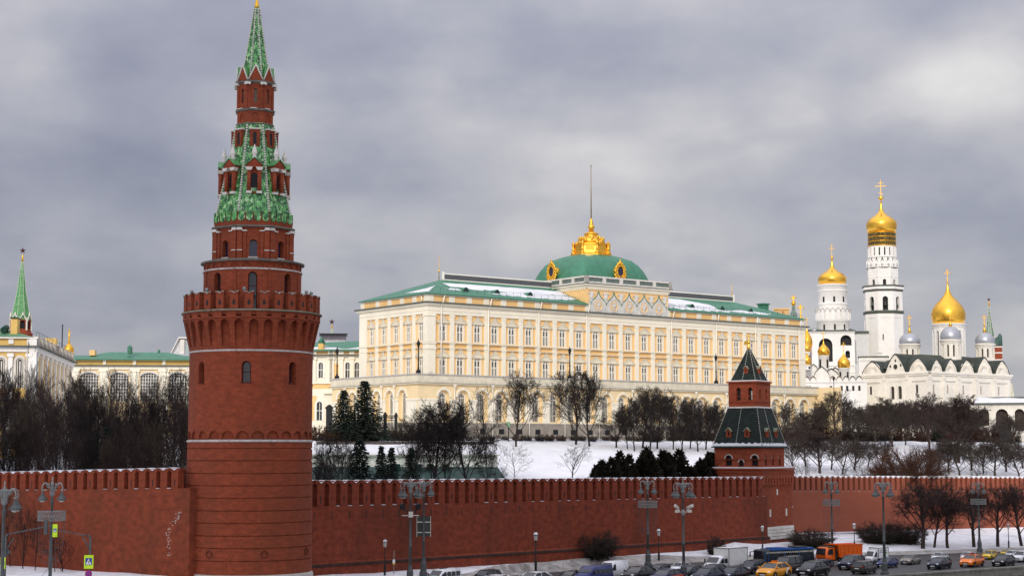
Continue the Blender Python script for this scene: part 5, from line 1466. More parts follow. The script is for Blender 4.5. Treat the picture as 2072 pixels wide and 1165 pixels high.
mb=MB();mb.lathe([(S.w(7),S.z(652)),(S.w(7),S.z(640)),(S.w(8),S.z(639)),(S.w(3.5),S.z(627)),(S.w(3.2),S.z(621)),(S.w(1),S.z(616))],8,sm=False);mb.build('turret_roof',mat('verdigris',(.16,.22,.19),.6),S.t);mb=MB();mb.ell((0,0,S.z(614)),.6,.6,.8);cross(mb,S.z(613),S.z(599)-S.z(613),S.w(8),.14);mb.build('cross',GOLD_R,S.t)
S=Site('church_turret','gold cross on a slim gilded cone right at the end of the palace roof','turret',1620,640,458,16.4)
mb=MB();mb.lathe([(S.w(4),S.z(655)),(S.w(2.6),S.z(642)),(S.w(1.4),S.z(637))],10);cross(mb,S.z(638),S.z(617)-S.z(638),S.w(11),.15);mb.build('cross',GOLD_R,S.t)
# the five domed cathedral
CD=470.0
cxn,cyn=Xof(1881,760,CD),CD
crot=math.atan2(PU.y,PU.x)
P5=Vector((cxn,cyn))
t5=thing('cathedral','cream white cathedral with scalloped shell gables, four silver domes and one gold dome','cathedral',(cxn,cyn,16.4),crot)
def z5(py,D=CD):return Zof(py,D)-16.4
def s5(px,base,dirv,zz):
 lo,hi=-20.0,120.0
 f=lambda s:CX+F*(base.x+dirv.x*s)/((base.y+dirv.y*s)*math.cos(TH)+(zz+16.4-ZC)*math.sin(TH))
 inc=f(hi)>f(lo)
 for _ in range(60):
  m=(lo+hi)/2
  if(f(m)<px)==inc:lo=m
  else:hi=m
 return(lo+hi)/2
LS=s5(2044,P5,PU,20);LW=s5(1742,P5,PL,20)
zc5=z5(751);zroof=z5(716)
def keel_top(u):
 d=abs(2*u-1);return(1-d**2.1)*.86+.14*max(0,1-d*2.2)
sb=[s5(p,P5,PU,22)for p in(1881,1908,1938,1973,2010,2044)];sb[0]=0;sb[-1]=LS
wb=[s5(p,P5,PL,22)for p in(1881,1836,1789,1742)];wb[0]=0;wb[-1]=LW
south=lambda x,y,q:(x,y,q)
west=lambda x,y,q:(y,-x,q)
mb=MB();tr=MB();dk=MB();ni=MB()
def facade(bs,mp,gh,kinds,flip):
 for i in range(len(bs)-1):
  a,b=bs[i],bs[i+1]
  if flip:a,b=-b,-a
  g=gh[i];c=(a+b)/2;wd=(b-a)
  q=MB(mp)
  # body bay with recessed panel
  kind=kinds[i]
  if kind=='double':
   hs=[(c-1.35,1.5,z5(805),z5(778),'a'),(c+1.35,1.5,z5(805),z5(778),'a')]
   panel(q,a,b,-2,zc5,hs,.7);merge(mb,q);q=MB(mp);[pane(q,h,.5)for h in hs];merge(dk,q)
   q=MB(mp);[archivolt(q,h,.22,-.1,0)for h in hs];merge(tr,q)
  else:
   hw_=wd*.31
   hs=[(c,hw_*2,z5(812),z5(770),'r')]
   panel(q,a,b,-2,zc5,hs,.28);q.face([(c-hw_-.1,.27,z5(813)),(c+hw_+.1,.27,z5(813)),(c+hw_+.1,.27,z5(769)),(c-hw_-.1,.27,z5(769))]);merge(mb,q)
   q=MB(mp);x0=c-hw_*(.3 if kind=='slit' else .55);ww=.42 if kind=='slit' else .34
   q.box(x0-ww,x0+ww*.6,.2,.3,z5(794),z5(777));
   if kind=='slit':merge(dk,q)
   else:merge(ni,q)
  q=MB(mp)
  q.box(a-.35,a+.35,-.3,0,-2,zc5);q.box(a-.5,a+.5,-.45,0,z5(766),z5(763));q.box(a-.45,a+.45,-.4,0,zc5-1.6,zc5-1.2)
  q.box(c-wd*.32,c+wd*.32,-.12,.0,z5(768.5),z5(767.5))
  merge(tr,q)
  # shell gable
  q=MB(mp);n=20;top=lambda x:zc5+g*keel_top((x-a)/wd)+.02
  e=.06*wd
  pts=[(a+e+(wd-2*e)*k/n)for k in range(n+1)]
  poly=[(a+e,zc5),(b-e,zc5)]+[(x,zc5+g*keel_top((x-a-e)/(wd-2*e)))for x in pts[::-1]]
  q.prism(poly,-.05,1.2);merge(mb,q)
  q=MB(mp);rr=(wd-2*e)*.36;cz=zc5+g*.10
  if kind=='double':
   q2=MB(mp);q2.face([(c+.75*math.cos(2*PI*k/14),-.07,zc5+g*.33+.75*math.sin(2*PI*k/14))for k in range(14)])
   for ux,uz in((-1.9,.36),(1.9,.40),(0,.66)):q2.face([(c+ux+.33*math.cos(2*PI*k/8),-.07,zc5+g*uz+.45*math.sin(2*PI*k/8))for k in range(8)])
   merge(dk,q2)
   for k in range(14):
    a0,a1=2*PI*k/14,2*PI*(k+1)/14;q.tube((c+.85*math.cos(a0),-.1,zc5+g*.33+.85*math.sin(a0)),(c+.85*math.cos(a1),-.1,zc5+g*.33+.85*math.sin(a1)),.1,.1,4)
  else:
   for k in range(13):
    a0=PI*(k+.5)/13;q.tube((c+rr*.42*math.cos(a0),-.08,cz+rr*.42*math.sin(a0)),(c+rr*math.cos(a0),-.10,cz+rr*math.sin(a0)*min(1,g/rr*.72)),.06,rr*.10,5)
   for k in range(12):
    a0,a1=PI*k/12,PI*(k+1)/12;rs=min(1,g/rr*.72)
    q.tube((c+rr*1.12*math.cos(a0),-.1,cz+rr*1.12*rs*math.sin(a0)),(c+rr*1.12*math.cos(a1),-.1,cz+rr*1.12*rs*math.sin(a1)),.14,.14,4)
  merge(tr,q)
  # gable roof lip
  q=MB(mp);xs=pts
  for xa,xb in zip(xs[:-1],xs[1:]):
   za=zc5+g*keel_top((xa-a-e)/(wd-2*e));zb_=zc5+g*keel_top((xb-a-e)/(wd-2*e))
   q.face([(xa,-.3,za+.22),(xb,-.3,zb_+.22),(xb,9,max(zb_+.22,zroof*.0+zb_+.22)),(xa,9,za+.22)])
   q.face([(xa,-.3,za-.02),(xb,-.3,zb_-.02),(xb,-.3,zb_+.22),(xa,-.3,za+.22)])
  merge(rf,q)
rf=MB()
facade(sb,south,[z5(726)-zc5,z5(724)-zc5,z5(724)-zc5,z5(717)-zc5,z5(722)-zc5],['slot','niche','niche','niche','niche'],False)
facade(wb,west,[z5(723)-zc5,z5(714)-zc5+.2,z5(725)-zc5],['slit','double','slit'],True)
mb.face([(LS,0,-2),(LS,LW,-2),(LS,LW,zc5),(LS,0,zc5)]);mb.face([(0,LW,-2),(0,LW,zc5),(LS,LW,zc5),(LS,LW,-2)])
mb.build('wall',WHITE_C,t5)
for mpp,L0,L1 in((south,0,LS),(west,-LW,0)):
 q=MB(mpp);q.box(L0-.6,L1+.6,-.6,0,zc5-.5,zc5+.05);q.box(L0-.3,L1+.3,-.35,0,zc5-1.0,zc5-.5);merge(tr,q)
tr.build('moulding',WHITE_C,t5);dk.build('opening',mat('brown_lattice_glass',(.05,.04,.035),.4,var=.4,scale=3),t5);ni.build('niche',mat('warm_niche',(.45,.36,.29),.8),t5)
mb=rf;mb.face([(1,1,zc5+1.5),(LS-1,1,zc5+1.5),(LS-7,9,zroof+.6),(7,9,zroof+.6)]);mb.face([(1,LW-1,zc5+1.5),(1,1,zc5+1.5),(7,9,zroof+.6),(7,LW-9,zroof+.6)]);mb.face([(7,9,zroof+.6),(LS-7,9,zroof+.6),(LS-7,LW-9,zroof+.6),(7,LW-9,zroof+.6)])
mb.build('roof',GREEN_B,t5)
mb=MB();a=sb[3]+(sb[4]-sb[3])*.1
mb.face([(a-1.6,4.2,z5(729)),(a+1.6,.9,z5(736)),(a+3.8,5,z5(724)),(a+.6,7,z5(722))],sm=True);mb.face([(sb[4]+.4,3,z5(735)),(sb[4]+1.8,3,z5(738)),(sb[4]+2.6,6,z5(732)),(sb[4]+.6,6,z5(730))]);mb.build('snow_patch',SNOW,t5)
# buttress leaning on the south east corner
mb=MB();mb.prism([(LS+.02,-2),(LS+6,-2),(LS+1.2,z5(768)),(LS+.02,z5(768))],.3,8);mb.build('buttress',mat('mossy_limewash',(.60,.57,.42),.85,var=.2,scale=.6),t5)
def drum5(px,base_py,dome_py,D,rpx,hm,hn,ht,yball,ycross,m,helmet,slits=8,gold=False):
 x,y=Xof(px,700,D),D;v=Vector((x,y))-P5;lx,ly=v.dot(PU),v.dot(PL)
 zz=lambda p:Zof(p,D)-16.4
 r=Wm(rpx*.93,700,D);n=10 if not gold else 12
 fr=face_cam(x,y)-crot
 C=2*PI*r;hs=[(-C/2+C/n*(i+.5),.62 if not gold else .9,zz(base_py),zz(dome_py+(10 if not gold else 14)),'a')for i in range(n)]
 mb=MB(cyl(lambda q:r,r));panel(mb,-C/2,C/2,zz(base_py+25),zz(dome_py+1),hs,.5,dx=.7)
 for i in range(n):mb.box(-C/2+C/n*i-.3,-C/2+C/n*i+.3,-.16,0,zz(base_py+10),zz(dome_py+8))
 for k in range(36):xx=-C/2+C/36*(k+.5);mb.box(xx-.28,xx+.28,-.22,0,zz(dome_py+7),zz(dome_py+5))
 mb.map=None;mb.lathe([(r,zz(dome_py+5)),(r+.25,zz(dome_py+4.5)),(r+.25,zz(dome_py+3)),(r+.5,zz(dome_py+1.5)),(r+.5,zz(dome_py)),(r*.8,zz(dome_py-1))],36,cap=False)
 o=mb.build('drum',WHITE_C if not gold else WHITE,t5,(lx,ly,0),fr)
 mb=MB(cyl(lambda q:r,r));[pane(mb,h,.48)for h in hs];mb.build('slit',mat('brown_slit',(.05,.035,.03),.5),o)
 mb=MB();onion(mb,Wm(rpx*1.02,700,D),zz(dome_py),zz(hm),zz(hn),zz(ht),36,helmet=helmet);d=mb.build('dome',m,t5,(lx,ly,0),fr)
 mb=MB();
 if helmet:mb.lathe([(Wm(4,700,D),zz(hn+1)),(Wm(2.4,700,D),zz(hn*.5+ht*.5)),(Wm(1.2,700,D),zz(ht))],12)
 mb.ell((0,0,zz(yball)),Wm(2.3,700,D),Wm(2.3,700,D),Wm(2.3,700,D),10,8);cross(mb,zz(yball),zz(ycross)-zz(yball),Wm(9 if helmet else 11,700,D),.10);mb.build('cross',GOLD,d)
drum5(1841,718,697,492,20.8,692,673,661,658,637,SILVER,True)
drum5(1924,722,688,487,20.8,683,660,648,645,624,SILVER,True)
drum5(1993,724,696,500,19.2,691,672,660,657,637,SILVER,True)
drum5(1920.5,720,656,503,33.5,639,590,573,570,545,GOLD,False,gold=True)
# lean-to stair and snowy porch arcade at the right
S=Site('arcade_annex','cream arcaded annex with a snowy roof at the right edge below the cathedral','building',2010,850,460,16.6)
z,w,t=S.z,S.w,S.t
x_=lambda px:w(px-2010)
hs=[(x_(p),w(ww),z(yb_),z(827),'a')for p,ww,yb_ in((1992,20,861),(2027,24,870),(2061,19,872),(2098,22,872))]
mb=MB();panel(mb,x_(1972),x_(2130),-2,z(817),hs,1.3);mb.box(x_(1972),x_(1972)+.3,.01,9,-2,z(817))
for a,b in((1972,1981),(2004,2014),(2040,2051),(2071,2086)):mb.box(x_(a),x_(b),-.12,0,z(846.5),z(845.3));mb.box(x_(a)+.3,x_(b)-.3,-.06,0,z(880),z(846.5))
mb.build('wall',WHITE_C,t)
mb=MB();[pane(mb,h,1.28)for h in hs];mb.build('opening',mat('dim_arch',(.05,.035,.03),.8,var=.3),t)
mb=MB();mb.box(x_(1968),x_(2132),-.7,9,z(817.3),z(815));mb.face([(x_(1968),-.7,z(815)),(x_(2132),-.7,z(815)),(x_(2100),9,z(800)),(x_(1985),9,z(801))]);mb.build('roof',MATS['lead_edge'],t)
mb=MB();n=16
for i in range(n):
 u0,u1=i/n,(i+1)/n;X=lambda u:x_(1972)+(x_(2126)-x_(1972))*u;T=lambda u:.88-.25*u+.06*math.sin(u*17)
 P=lambda u,f:(X(u)+(w(10)*(1-u)-w(20)*u)*f,-.5+9*f,z(814.7)+(z(801)-z(815))*f+.06)
 mb.face([P(u0,0),P(u1,0),P(u1,T(u1)),P(u0,T(u0))],sm=True);mb.face([(X(u0),-.52,z(815)+.003),(X(u1),-.52,z(815)+.003),P(u1,0),P(u0,0)])
mb.build('roof_snow',SNOW,t)
S=Site('barrel_porch','dark barrel roofed brick porch behind bare trees below the cathedral','porch',1935,850,452,16.6)
z,w,t=S.z,S.w,S.t
mb=MB();R0=w(25);
for k in range(12):
 a0,a1=PI*k/12,PI*(k+1)/12;c0,s0_,c1,s1_=R0*math.cos(a0),R0*math.sin(a0),R0*math.cos(a1),R0*math.sin(a1);zz=z(846)
 mb.face([(c0+w(20),0,zz+s0_),(c1+w(20),0,zz+s1_),(c1-w(20),7,zz+s1_),(c0-w(20),7,zz+s0_)],sm=True)
mb.box(-w(42),-w(2),-.3,0,z(846),z(824));
mb.build('barrel_roof',mat('black_sheet_roof',(.018,.018,.022),.6),t)
mb=MB();mb.prism([(w(20)-R0*.92,-2),(w(20)+R0*.92,-2)]+[(w(20)+R0*.92*math.cos(PI*k/12),z(846)+R0*.92*math.sin(PI*k/12))for k in range(13)],.2,1);mb.box(-w(40),w(0),.2,6,-2,z(846));mb.build('brick_gable',mat('dim_plaster',(.56,.49,.39),.85,var=.25),t)
mb=MB();[mb.box(w(p)-.35,w(p)+.35,.1,.25,z(852),z(830))for p in(13,26)];mb.build('window',DARK,t)
mb=MB();mb.box(-w(42),-w(2),-.35,5,z(846),z(840));mb.build('snow_strip',SNOW,t)
# far spired towers
def spire_tower(label,px,D,ystar,rstar,y0,r0,y1,r1,m,ybase,dk,rot=None):
 S=Site('spired_tower',label,'tower',px,y1,D,10.0)
 z,w,t=S.z,S.w,S.t
 mb=MB();mb.lathe([(w(r1)/math.cos(PI/8),z(y1)),(w(r1*.52),z((y0+y1)/2+4)),(w(r0),z(y0))],8,rot=PI/8,sm=False);mb.build('spire',m,t)
 mb=MB();mb.lathe([(w(r0*1.3),z(y0+1)),(w(r0*.7),z(y0-5)),(w(r0*1.0),z(y0-7)),(w(.8),z(ystar+rstar*.9))],8);mb.build('gilt_knop',GOLD_R,t)
 mb=MB();star5(mb,0,z(ystar),w(rstar),w(rstar)*.22);mb.build('star',STAR,t)
 for i in range(8):
  a=PI/8+i*PI/4;s=MB();n=26
  for k in range(n):
   f0,f1=k/n,(k+.5)/n;g=lambda f:(w(r1)/math.cos(PI/8))*(1-f)+w(r0)*f if True else 0
   rr=lambda f:np.interp(f,[0,.5,1],[w(r1)/math.cos(PI/8),w(r1*.52),w(r0)]);zq=lambda f:np.interp(f,[0,.5,1],[z(y1),z((y0+y1)/2+4),z(y0)])
   s.tube((rr(f0)*math.sin(a),-rr(f0)*math.cos(a),float(zq(f0))),(rr(f1)*math.sin(a),-rr(f1)*math.cos(a),float(zq(f1))),w(.7),w(.7),4)
  s.build('rib',BEAD,t)
 ap=w(r1*1.05);fw=2*ap*math.tan(PI/8);mb=MB();op=MB();wh=MB();zt_=z(y1)-.2;zb_=z(y1+dk)
 for i in range(8):
  mp=rotmap(i*PI/4+.2,ap);h=(0,fw*.66,zb_+.3,zt_-fw*.12,'a');s=MB(mp);panel(s,-fw/2,fw/2,zb_-1,zt_,[h],.5);merge(mb,s);s=MB(mp);pane(s,h,.45);merge(op,s)
  s=MB(mp);s.box(-fw/2-.12,-fw/2+.12,-.15,.1,zb_,zt_+.4);
  for q in(-1,1):s.tube((q*fw*.48,-.15,zt_-.3),(q*fw*.12,-.15,zt_+fw*.55),.13,.13,4)
  s.lathe([(.18,zt_+fw*.45),(.22,zt_+fw*.6),(.02,zt_+fw*1.0)],6,0,-.05);merge(wh,s)
 o=mb.build('belfry',BRICK,t);op.build('opening',DARK,o);wh.build('white_trim',BEAD,t)
 mb=MB()
 for i in range(8):
  s=MB(rotmap(i*PI/4+.2,ap));s.face([(-fw*.5,0,zt_),(fw*.5,0,zt_),(0,0,zt_+fw*.55)]);s.face([(-fw*.5,0,zt_),(0,0,zt_+fw*.55),(0,ap*.5,zt_+fw*.6),(-fw*.3,ap*.4,zt_)]);s.face([(fw*.5,0,zt_),(0,0,zt_+fw*.55),(0,ap*.5,zt_+fw*.6),(fw*.3,ap*.4,zt_)]);merge(mb,s)
 mb.build('gable',m,t)
 mb=MB();mb.lathe([(ap*1.25,-2),(ap*1.25,zb_-.8),(ap*1.32,zb_-.6),(ap*1.0,zb_-.2)],8,rot=PI/8+.2,sm=False);mb.build('shaft',BRICK,t)
spire_tower('distant green tent tower with a dark star at the far left',42,330,507,7,528,2.2,645,18.5,TILE_M,700,24)
spire_tower('tip of a green spire with a dark star behind the lower palace wing',671,640,651,6.5,664,1.6,700,5,TILE_M,720,14)
spire_tower('slim checkered green spire with a dark star behind the cathedral domes',2003,720,606,4,618,1.6,686,10.5,TILE_S,760,12)
S=Site('tower_gallery','red brick tower shoulder with green turret roofs right of the rightmost silver dome','tower',2015,700,705,10.0)
mb=MB();W_=S.w(12);mb.box(-W_,W_,-4,4,-2,S.z(700));mb.build('brick_wall',BRICK,S.t)
mb=MB();
for py in(716,704,730):mb.box(-W_-.2,W_+.2,-4.2,-4,S.z(py),S.z(py-2.5))
mb.build('white_band',WSTONE,S.t);mb=MB();mb.prism([(-W_*1.1,S.z(700)),(W_*1.1,S.z(700)),(W_*.2,S.z(682))],-4.2,4);mb.lathe([(W_*.4,S.z(700)),(W_*.36,S.z(681)),(W_*.1,S.z(676))],8,W_*.7,-3.5);mb.build('turret_roof',mat('slate_green',(.05,.10,.08),.6),S.t)
# lower palace wing left of the palace
S=Site('palace_wing','lower cream palace wing with a snow edged green roof beside the round tower','building',690,800,386,17.0,rot=R(-5))
z,w,t=S.z,S.w,S.t
x_=lambda px:w(px-690)
hs=[(x_(p),w(ww),z(764),z(733),'a')for p,ww in((620,9),(648,9),(703,9),(722,9))]
hs2=[(x_(p),w(11),z(850),z(812),'a')for p in(622,646)]
mb=MB();panel(mb,x_(590),x_(760),z(775),z(716),hs,.4);panel(mb,x_(590),x_(760),-2,z(775),hs2,.6);mb.build('wall',CREAM,t)
for h in hs+hs2:
 s=MB();archivolt(s,(h[0],h[1],h[2],h[3],'a'),.45,-.15,.02,legs=True);s.box(h[0]-.06,h[0]+.06,.2,.3,h[2],h[3]-.2);s.box(h[0]-h[1]/2,h[0]+h[1]/2,.2,.3,(h[2]+h[3])/2,(h[2]+h[3])/2+.15)
 o=s.build('arched_window',TRIM,t);s=MB();pane(s,h,.35);s.build('pane',GLASS,o)
s=MB();s.box(x_(673),x_(688),-.06,.0,z(772),z(735));s.box(x_(590),x_(762),-.05,0,z(716),z(709));s.box(x_(626),x_(670),-.05,.0,z(786),z(776));s.box(x_(626),x_(640),-.05,0,z(850),z(800));s.build('peach_panel',PEACH,t)
s=MB()
for p in(629,634,668,671,690,712,733):s.box(x_(p)-.5,x_(p)+.5,-.4,0,z(775),z(722));s.box(x_(p)-.7,x_(p)+.7,-.55,0,z(727),z(722));s.box(x_(p)-.6,x_(p)+.6,-.35,0,z(717),z(709))
s.box(x_(590),x_(762),-.3,0,z(722),z(719));s.box(x_(590),x_(762),-.45,0,z(776),z(773));s.box(x_(655),x_(680),-.8,0,z(796),z(790));s.build('pilaster',CREAM,t)
s=MB();s.box(x_(590),x_(762),-1.0,0,z(719),z(717));s.build('cornice',MATS['lead_edge'],t)
s=MB();s.face([(x_(590),-.9,z(709)),(x_(765),-.9,z(709)),(x_(765),9,z(683)),(x_(590),9,z(688))]);s.box(x_(590),x_(765),-1,-.9,z(710),z(708));s.build('roof',GREEN,t)
s=MB();n=14
for i in range(n):
 u0,u1=i/n,(i+1)/n;X=lambda u:x_(625)+(x_(762)-x_(625))*u;T=lambda u:.30+.16*math.sin(u*9)*(1 if u>.1 else .5)
 P=lambda u,f:(X(u),-.9+9.9*f-.03,z(709)+(z(685)-z(709))*f+.06);s.face([P(u0,.1),P(u1,.1),P(u1,T(u1)),P(u0,T(u0))],sm=True)
s.build('roof_snow',SNOW,t)
s=MB();s.box(x_(642),x_(652),0,2,z(712),z(694));s.build('chimney',YELLOW,t);s=MB();s.box(x_(642)-.1,x_(652)+.1,-.1,2.1,z(694),z(692));s.lathe([(.9,z(692)),(.3,z(684)),(.3,z(681))],4,(x_(642)+x_(652))/2,1);s.build('chimney_cap',GREEN,t)
S=Site('modern_hall','long dark grey flat roof edge of a modern hall below the small star','building',676,690,560,16.4)
mb=MB();mb.box(-S.w(27),S.w(23),0,10,-2,S.z(686));mb.build('wall',mat('pale_panel',(.55,.55,.55),.7),S.t);mb=MB();mb.box(-S.w(27),S.w(24),-1,10,S.z(686),S.z(677));mb.build('fascia',mat('dark_fascia',(.10,.09,.10),.7),S.t);mb=MB();mb.box(-S.w(30),S.w(27),-2,10,S.z(677),S.z(675));mb.build('roof',IRON,S.t)
S=Site('modern_hall','white slanted modern block looking out behind the green roof by the round tower','building',372,700,480,16.4)
mb=MB();W_=S.w(1);mb.prism([(-24*W_,S.z(716)),(40*W_,S.z(716)),(40*W_,S.z(686)),(-10*W_,S.z(686)),],0,8);mb.build('wall',mat('pale_panel',(.55,.55,.55)),S.t)
mb=MB();mb.prism([(-27*W_,S.z(716)),(-25*W_,S.z(716)),(-10*W_,S.z(685)),(40*W_,S.z(685)),(40*W_,S.z(682)),(-11*W_,S.z(682))],-1,8);mb.box(-8*W_,1*W_,-.6,0,S.z(716),S.z(687));mb.build('roof_edge',WSTONE,S.t);mb=MB();mb.box(3*W_,30*W_,-.3,0,S.z(716),S.z(689));mb.build('window',mat('pale_glass',(.32,.36,.35),.2),S.t)
# the armoury on the left: near pavilion and the block behind
S=Site('corner_pavilion','near yellow and white pavilion with a green hip roof at the left edge','building',68,800,250,12.0,rot=R(8))
z,w,t=S.z,S.w,S.t
x_=lambda px:w(px-68)
hs=[(x_(p),w(14),z(785),z(724),'a')for p in(-70,-33,3,39)]
hs2=[(x_(p),w(14),z(862),z(822),'a')for p in(-70,-33,3,39)]
mb=MB();panel(mb,x_(-110),0,z(808),z(712),hs,.5);panel(mb,x_(-110),0,-3,z(808),hs2,.5)
q=MB(lambda x,y,zz:(-y,x,zz));panel(q,0,46,-3,z(712),[(4+5.2*i,2.0,z(785),z(724),'a')for i in range(8)],.4);merge(mb,q);mb.build('wall',YELLOW,t)
for h in hs+hs2:
 s=MB();archivolt(s,h,.38,-.14,.02);archivolt(s,(h[0],h[1]-.5,h[2],h[3]-.2,'a'),.14,.05,.3);s.box(h[0]-.1,h[0]+.1,.1,.3,h[2],h[3]-.5)
 o=s.build('arched_window',WSTONE,t);s=MB();pane(s,h,.42);s.build('pane',GLASS,o)
s=MB()
for p in(-88,-52,-15,21,57):s.box(x_(p)-w(4.5),x_(p)+w(4.5),-.35,0,-3,z(716));s.box(x_(p)-w(6.5),x_(p)+w(6.5),-.5,0,z(722),z(715));s.box(x_(p)-w(5),x_(p)+w(5),-.2,0,z(696),z(682))
s.box(-w(10),.3,-.4,0,-3,z(684));s.box(.0,.4,-.4,46,z(712),z(702));s.box(0,.3,0,2,-3,z(702))
s.box(x_(-110),.4,-.3,0,z(712),z(702));s.box(x_(-110),.3,-.2,0,z(811),z(806));s.box(x_(-110),.5,-.5,0,z(685),z(682));s.build('pilaster',WHITE,t)
for i in range(9):
 s=MB();s.box(0,.35,1.4+5.2*i-.6,1.4+5.2*i+.6,-3,z(706));s.box(0,.5,1.4+5.2*i-.8,1.4+5.2*i+.8,z(720),z(714));s.build('side_pilaster',WHITE,t)
s=MB();s.box(x_(-110),.9,-.9,0,z(702),z(699.5));s.box(0,.9,0,47,z(702),z(699.5));s.build('cornice',MATS['lead_edge'],t)
s=MB();s.box(x_(-110),0,-.02,1,z(699.5),z(683));s.box(-1,0,1,46,z(699.5),z(683));s.build('attic',YELLOW,t)
for i in range(10):s=MB();s.box(-.2,.45,1.0+4.8*i-.7,1.0+4.8*i+.7,z(699.5),z(681));s.box(-.3,.55,1.0+4.8*i-.8,1.0+4.8*i+.8,z(681),z(679.5));s.build('attic_pier',GSTONE,t)
s=MB();s.face([(x_(-110),-.6,z(682)),(-.2,-.6,z(682)),(-7,7,z(655)),(x_(-110),7,z(638))]);s.face([(-.2,-.6,z(682)),(-.2,46,z(682)),(-7,40,z(655)),(-7,7,z(655))]);s.build('roof',mat('light_green_roof',(.085,.20,.11),.55,var=.15,scale=.6),t)
s=MB();s.tube((x_(2),1.5,z(667)),(x_(2),4,z(660)),.5,.5,10);s.build('roof_hatch',GREEN_D,t)
s=MB();s.box(x_(16),x_(29),1.5,4,z(690),z(643));s.build('chimney',YELLOW,t);s=MB();s.box(x_(15),x_(30),1.3,4.2,z(643),z(640.5));s.build('chimney_cap',GREEN_D,t)
s=MB();yy=22.0;s.box(-1.5,.2,yy,yy+2,z(681),z(664));s.build('chimney',YELLOW,t)
s=MB();s.tube((.3,.5,0),(.3,.5,z(690)),.12,.12,6);s.tube((-w(10)-.3,-.5,0),(-w(10)-.3,-.5,z(690)),.10,.10,6);s.build('downpipe',WSTONE,t)
s=MB()
for i in range(14):s.tube((-.1,2+3*i,z(682)),(-.1,2+3*i,z(682)+1.0),.03,.03,4)
s.tube((-.1,2,z(682)+1),(-.1,44,z(682)+1),.03,.03,4);s.build('roof_rail',IRON,t)
S=Site('armoury_block','yellow block with long green roof and big latticed arched windows behind the trees','building',260,800,312,14.0,rot=R(4))
z,w,t=S.z,S.w,S.t
x_=lambda px:w(px-260)
hs=[(x_(p),w(37),z(812),z(752),'e')for p in(122,181,241,301,358)]
mb=MB();panel(mb,x_(96),x_(410),-3,z(741),hs,.5);mb.build('wall',PEACH_P,t)
for h in hs:
 s=MB()
 for k in range(8):x=h[0]-h[1]/2+h[1]*k/7;s.box(x-.07,x+.07,.25,.35,h[2],h[3]-(.1 if 0<k<7 else .6))
 for k in range(9):zz=h[2]+(h[3]-h[2])*k/9;s.box(h[0]-h[1]/2,h[0]+h[1]/2,.26,.36,zz,zz+.11)
 pts=hole_pts(h)
 for a,b in zip(pts[:-1],pts[1:]):s.tube((a[0],-.1,a[1]),(b[0],-.1,b[1]),.25,.25,4)
 o=s.build('lattice_window',WSTONE,t);s=MB();pane(s,h,.42);s.build('pane',mat('dim_glass',(.10,.11,.12),.2,var=.4),o)
s=MB()
for p in(151,211,271,330,385):s.box(x_(p)-w(9),x_(p)+w(9),-.3,0,-3,z(750));s.box(x_(p)-w(3),x_(p)+w(3),-.3,0,z(738),z(728));s.box(x_(p)-w(11),x_(p)+w(11),-.45,0,z(752),z(747))
s.box(x_(96),x_(410),-.35,0,z(747),z(741));s.build('pilaster',CREAM,t)
s=MB();s.box(x_(96),x_(410),-.7,0,z(741),z(738.5));s.build('cornice',MATS['lead_edge'],t);s=MB();s.box(x_(96),x_(410),-.05,6,z(738.5),z(728));s.build('attic',YELLOW,t)
s=MB();s.face([(x_(96),-.8,z(728)),(x_(412),-.8,z(728)),(x_(412),6,z(717)),(x_(360),8,z(714)),(x_(320),10,z(706)),(x_(200),10,z(706)),(x_(168),8,z(714)),(x_(96),6,z(716))]);s.box(x_(96),x_(412),-.9,-.8,z(728.6),z(726.5));s.build('roof',GREEN,t)
s=MB();s.box(x_(247),x_(254),5,7,z(712),z(698));s.lathe([(w(5),z(698)),(w(5),z(697)),(w(1),z(693))],4,x_(250.5),6,PI/4,sm=False);s.box(x_(307),x_(311),6,7,z(710),z(703));s.box(x_(380),x_(384),4,5,z(718),z(710));s.build('chimney',GREEN,t);s=MB();s.box(x_(170),x_(181),5,7,z(716),z(705));s.build('chimney',PEACH,t)
S=Site('flagpole','thin dark mast rising behind the armoury roof left of the small gold dome','mast',125.5,700,300,16)
mb=MB();mb.tube((0,0,0),(0,0,S.z(656)),.14,.10,6);mb.lathe([(.4,0),(.4,1.0),(.2,1.4)],8);mb.build('pole',IRON,S.t)
S=Site('domed_chapel','single small gold onion dome above the armoury roof at the left','church',139,720,420,16.4)
mb=MB();mb.lathe([(S.w(8.5),-2),(S.w(8.5),S.z(716)),(S.w(9.5),S.z(715))],16);mb.build('drum',WHITE,S.t)
dome_part(S,'onion_dome',S.t,S.w(10),716,708,692,686,685,S.w(1.6),666,S.w(6),GOLD_R)
mb=MB();mb.lathe([(S.w(3),S.z(695)),(S.w(1.6),S.z(688)),(S.w(2),S.z(681)),(S.w(.8),S.z(668))],8);mb.build('finial',GOLD_R,S.t)
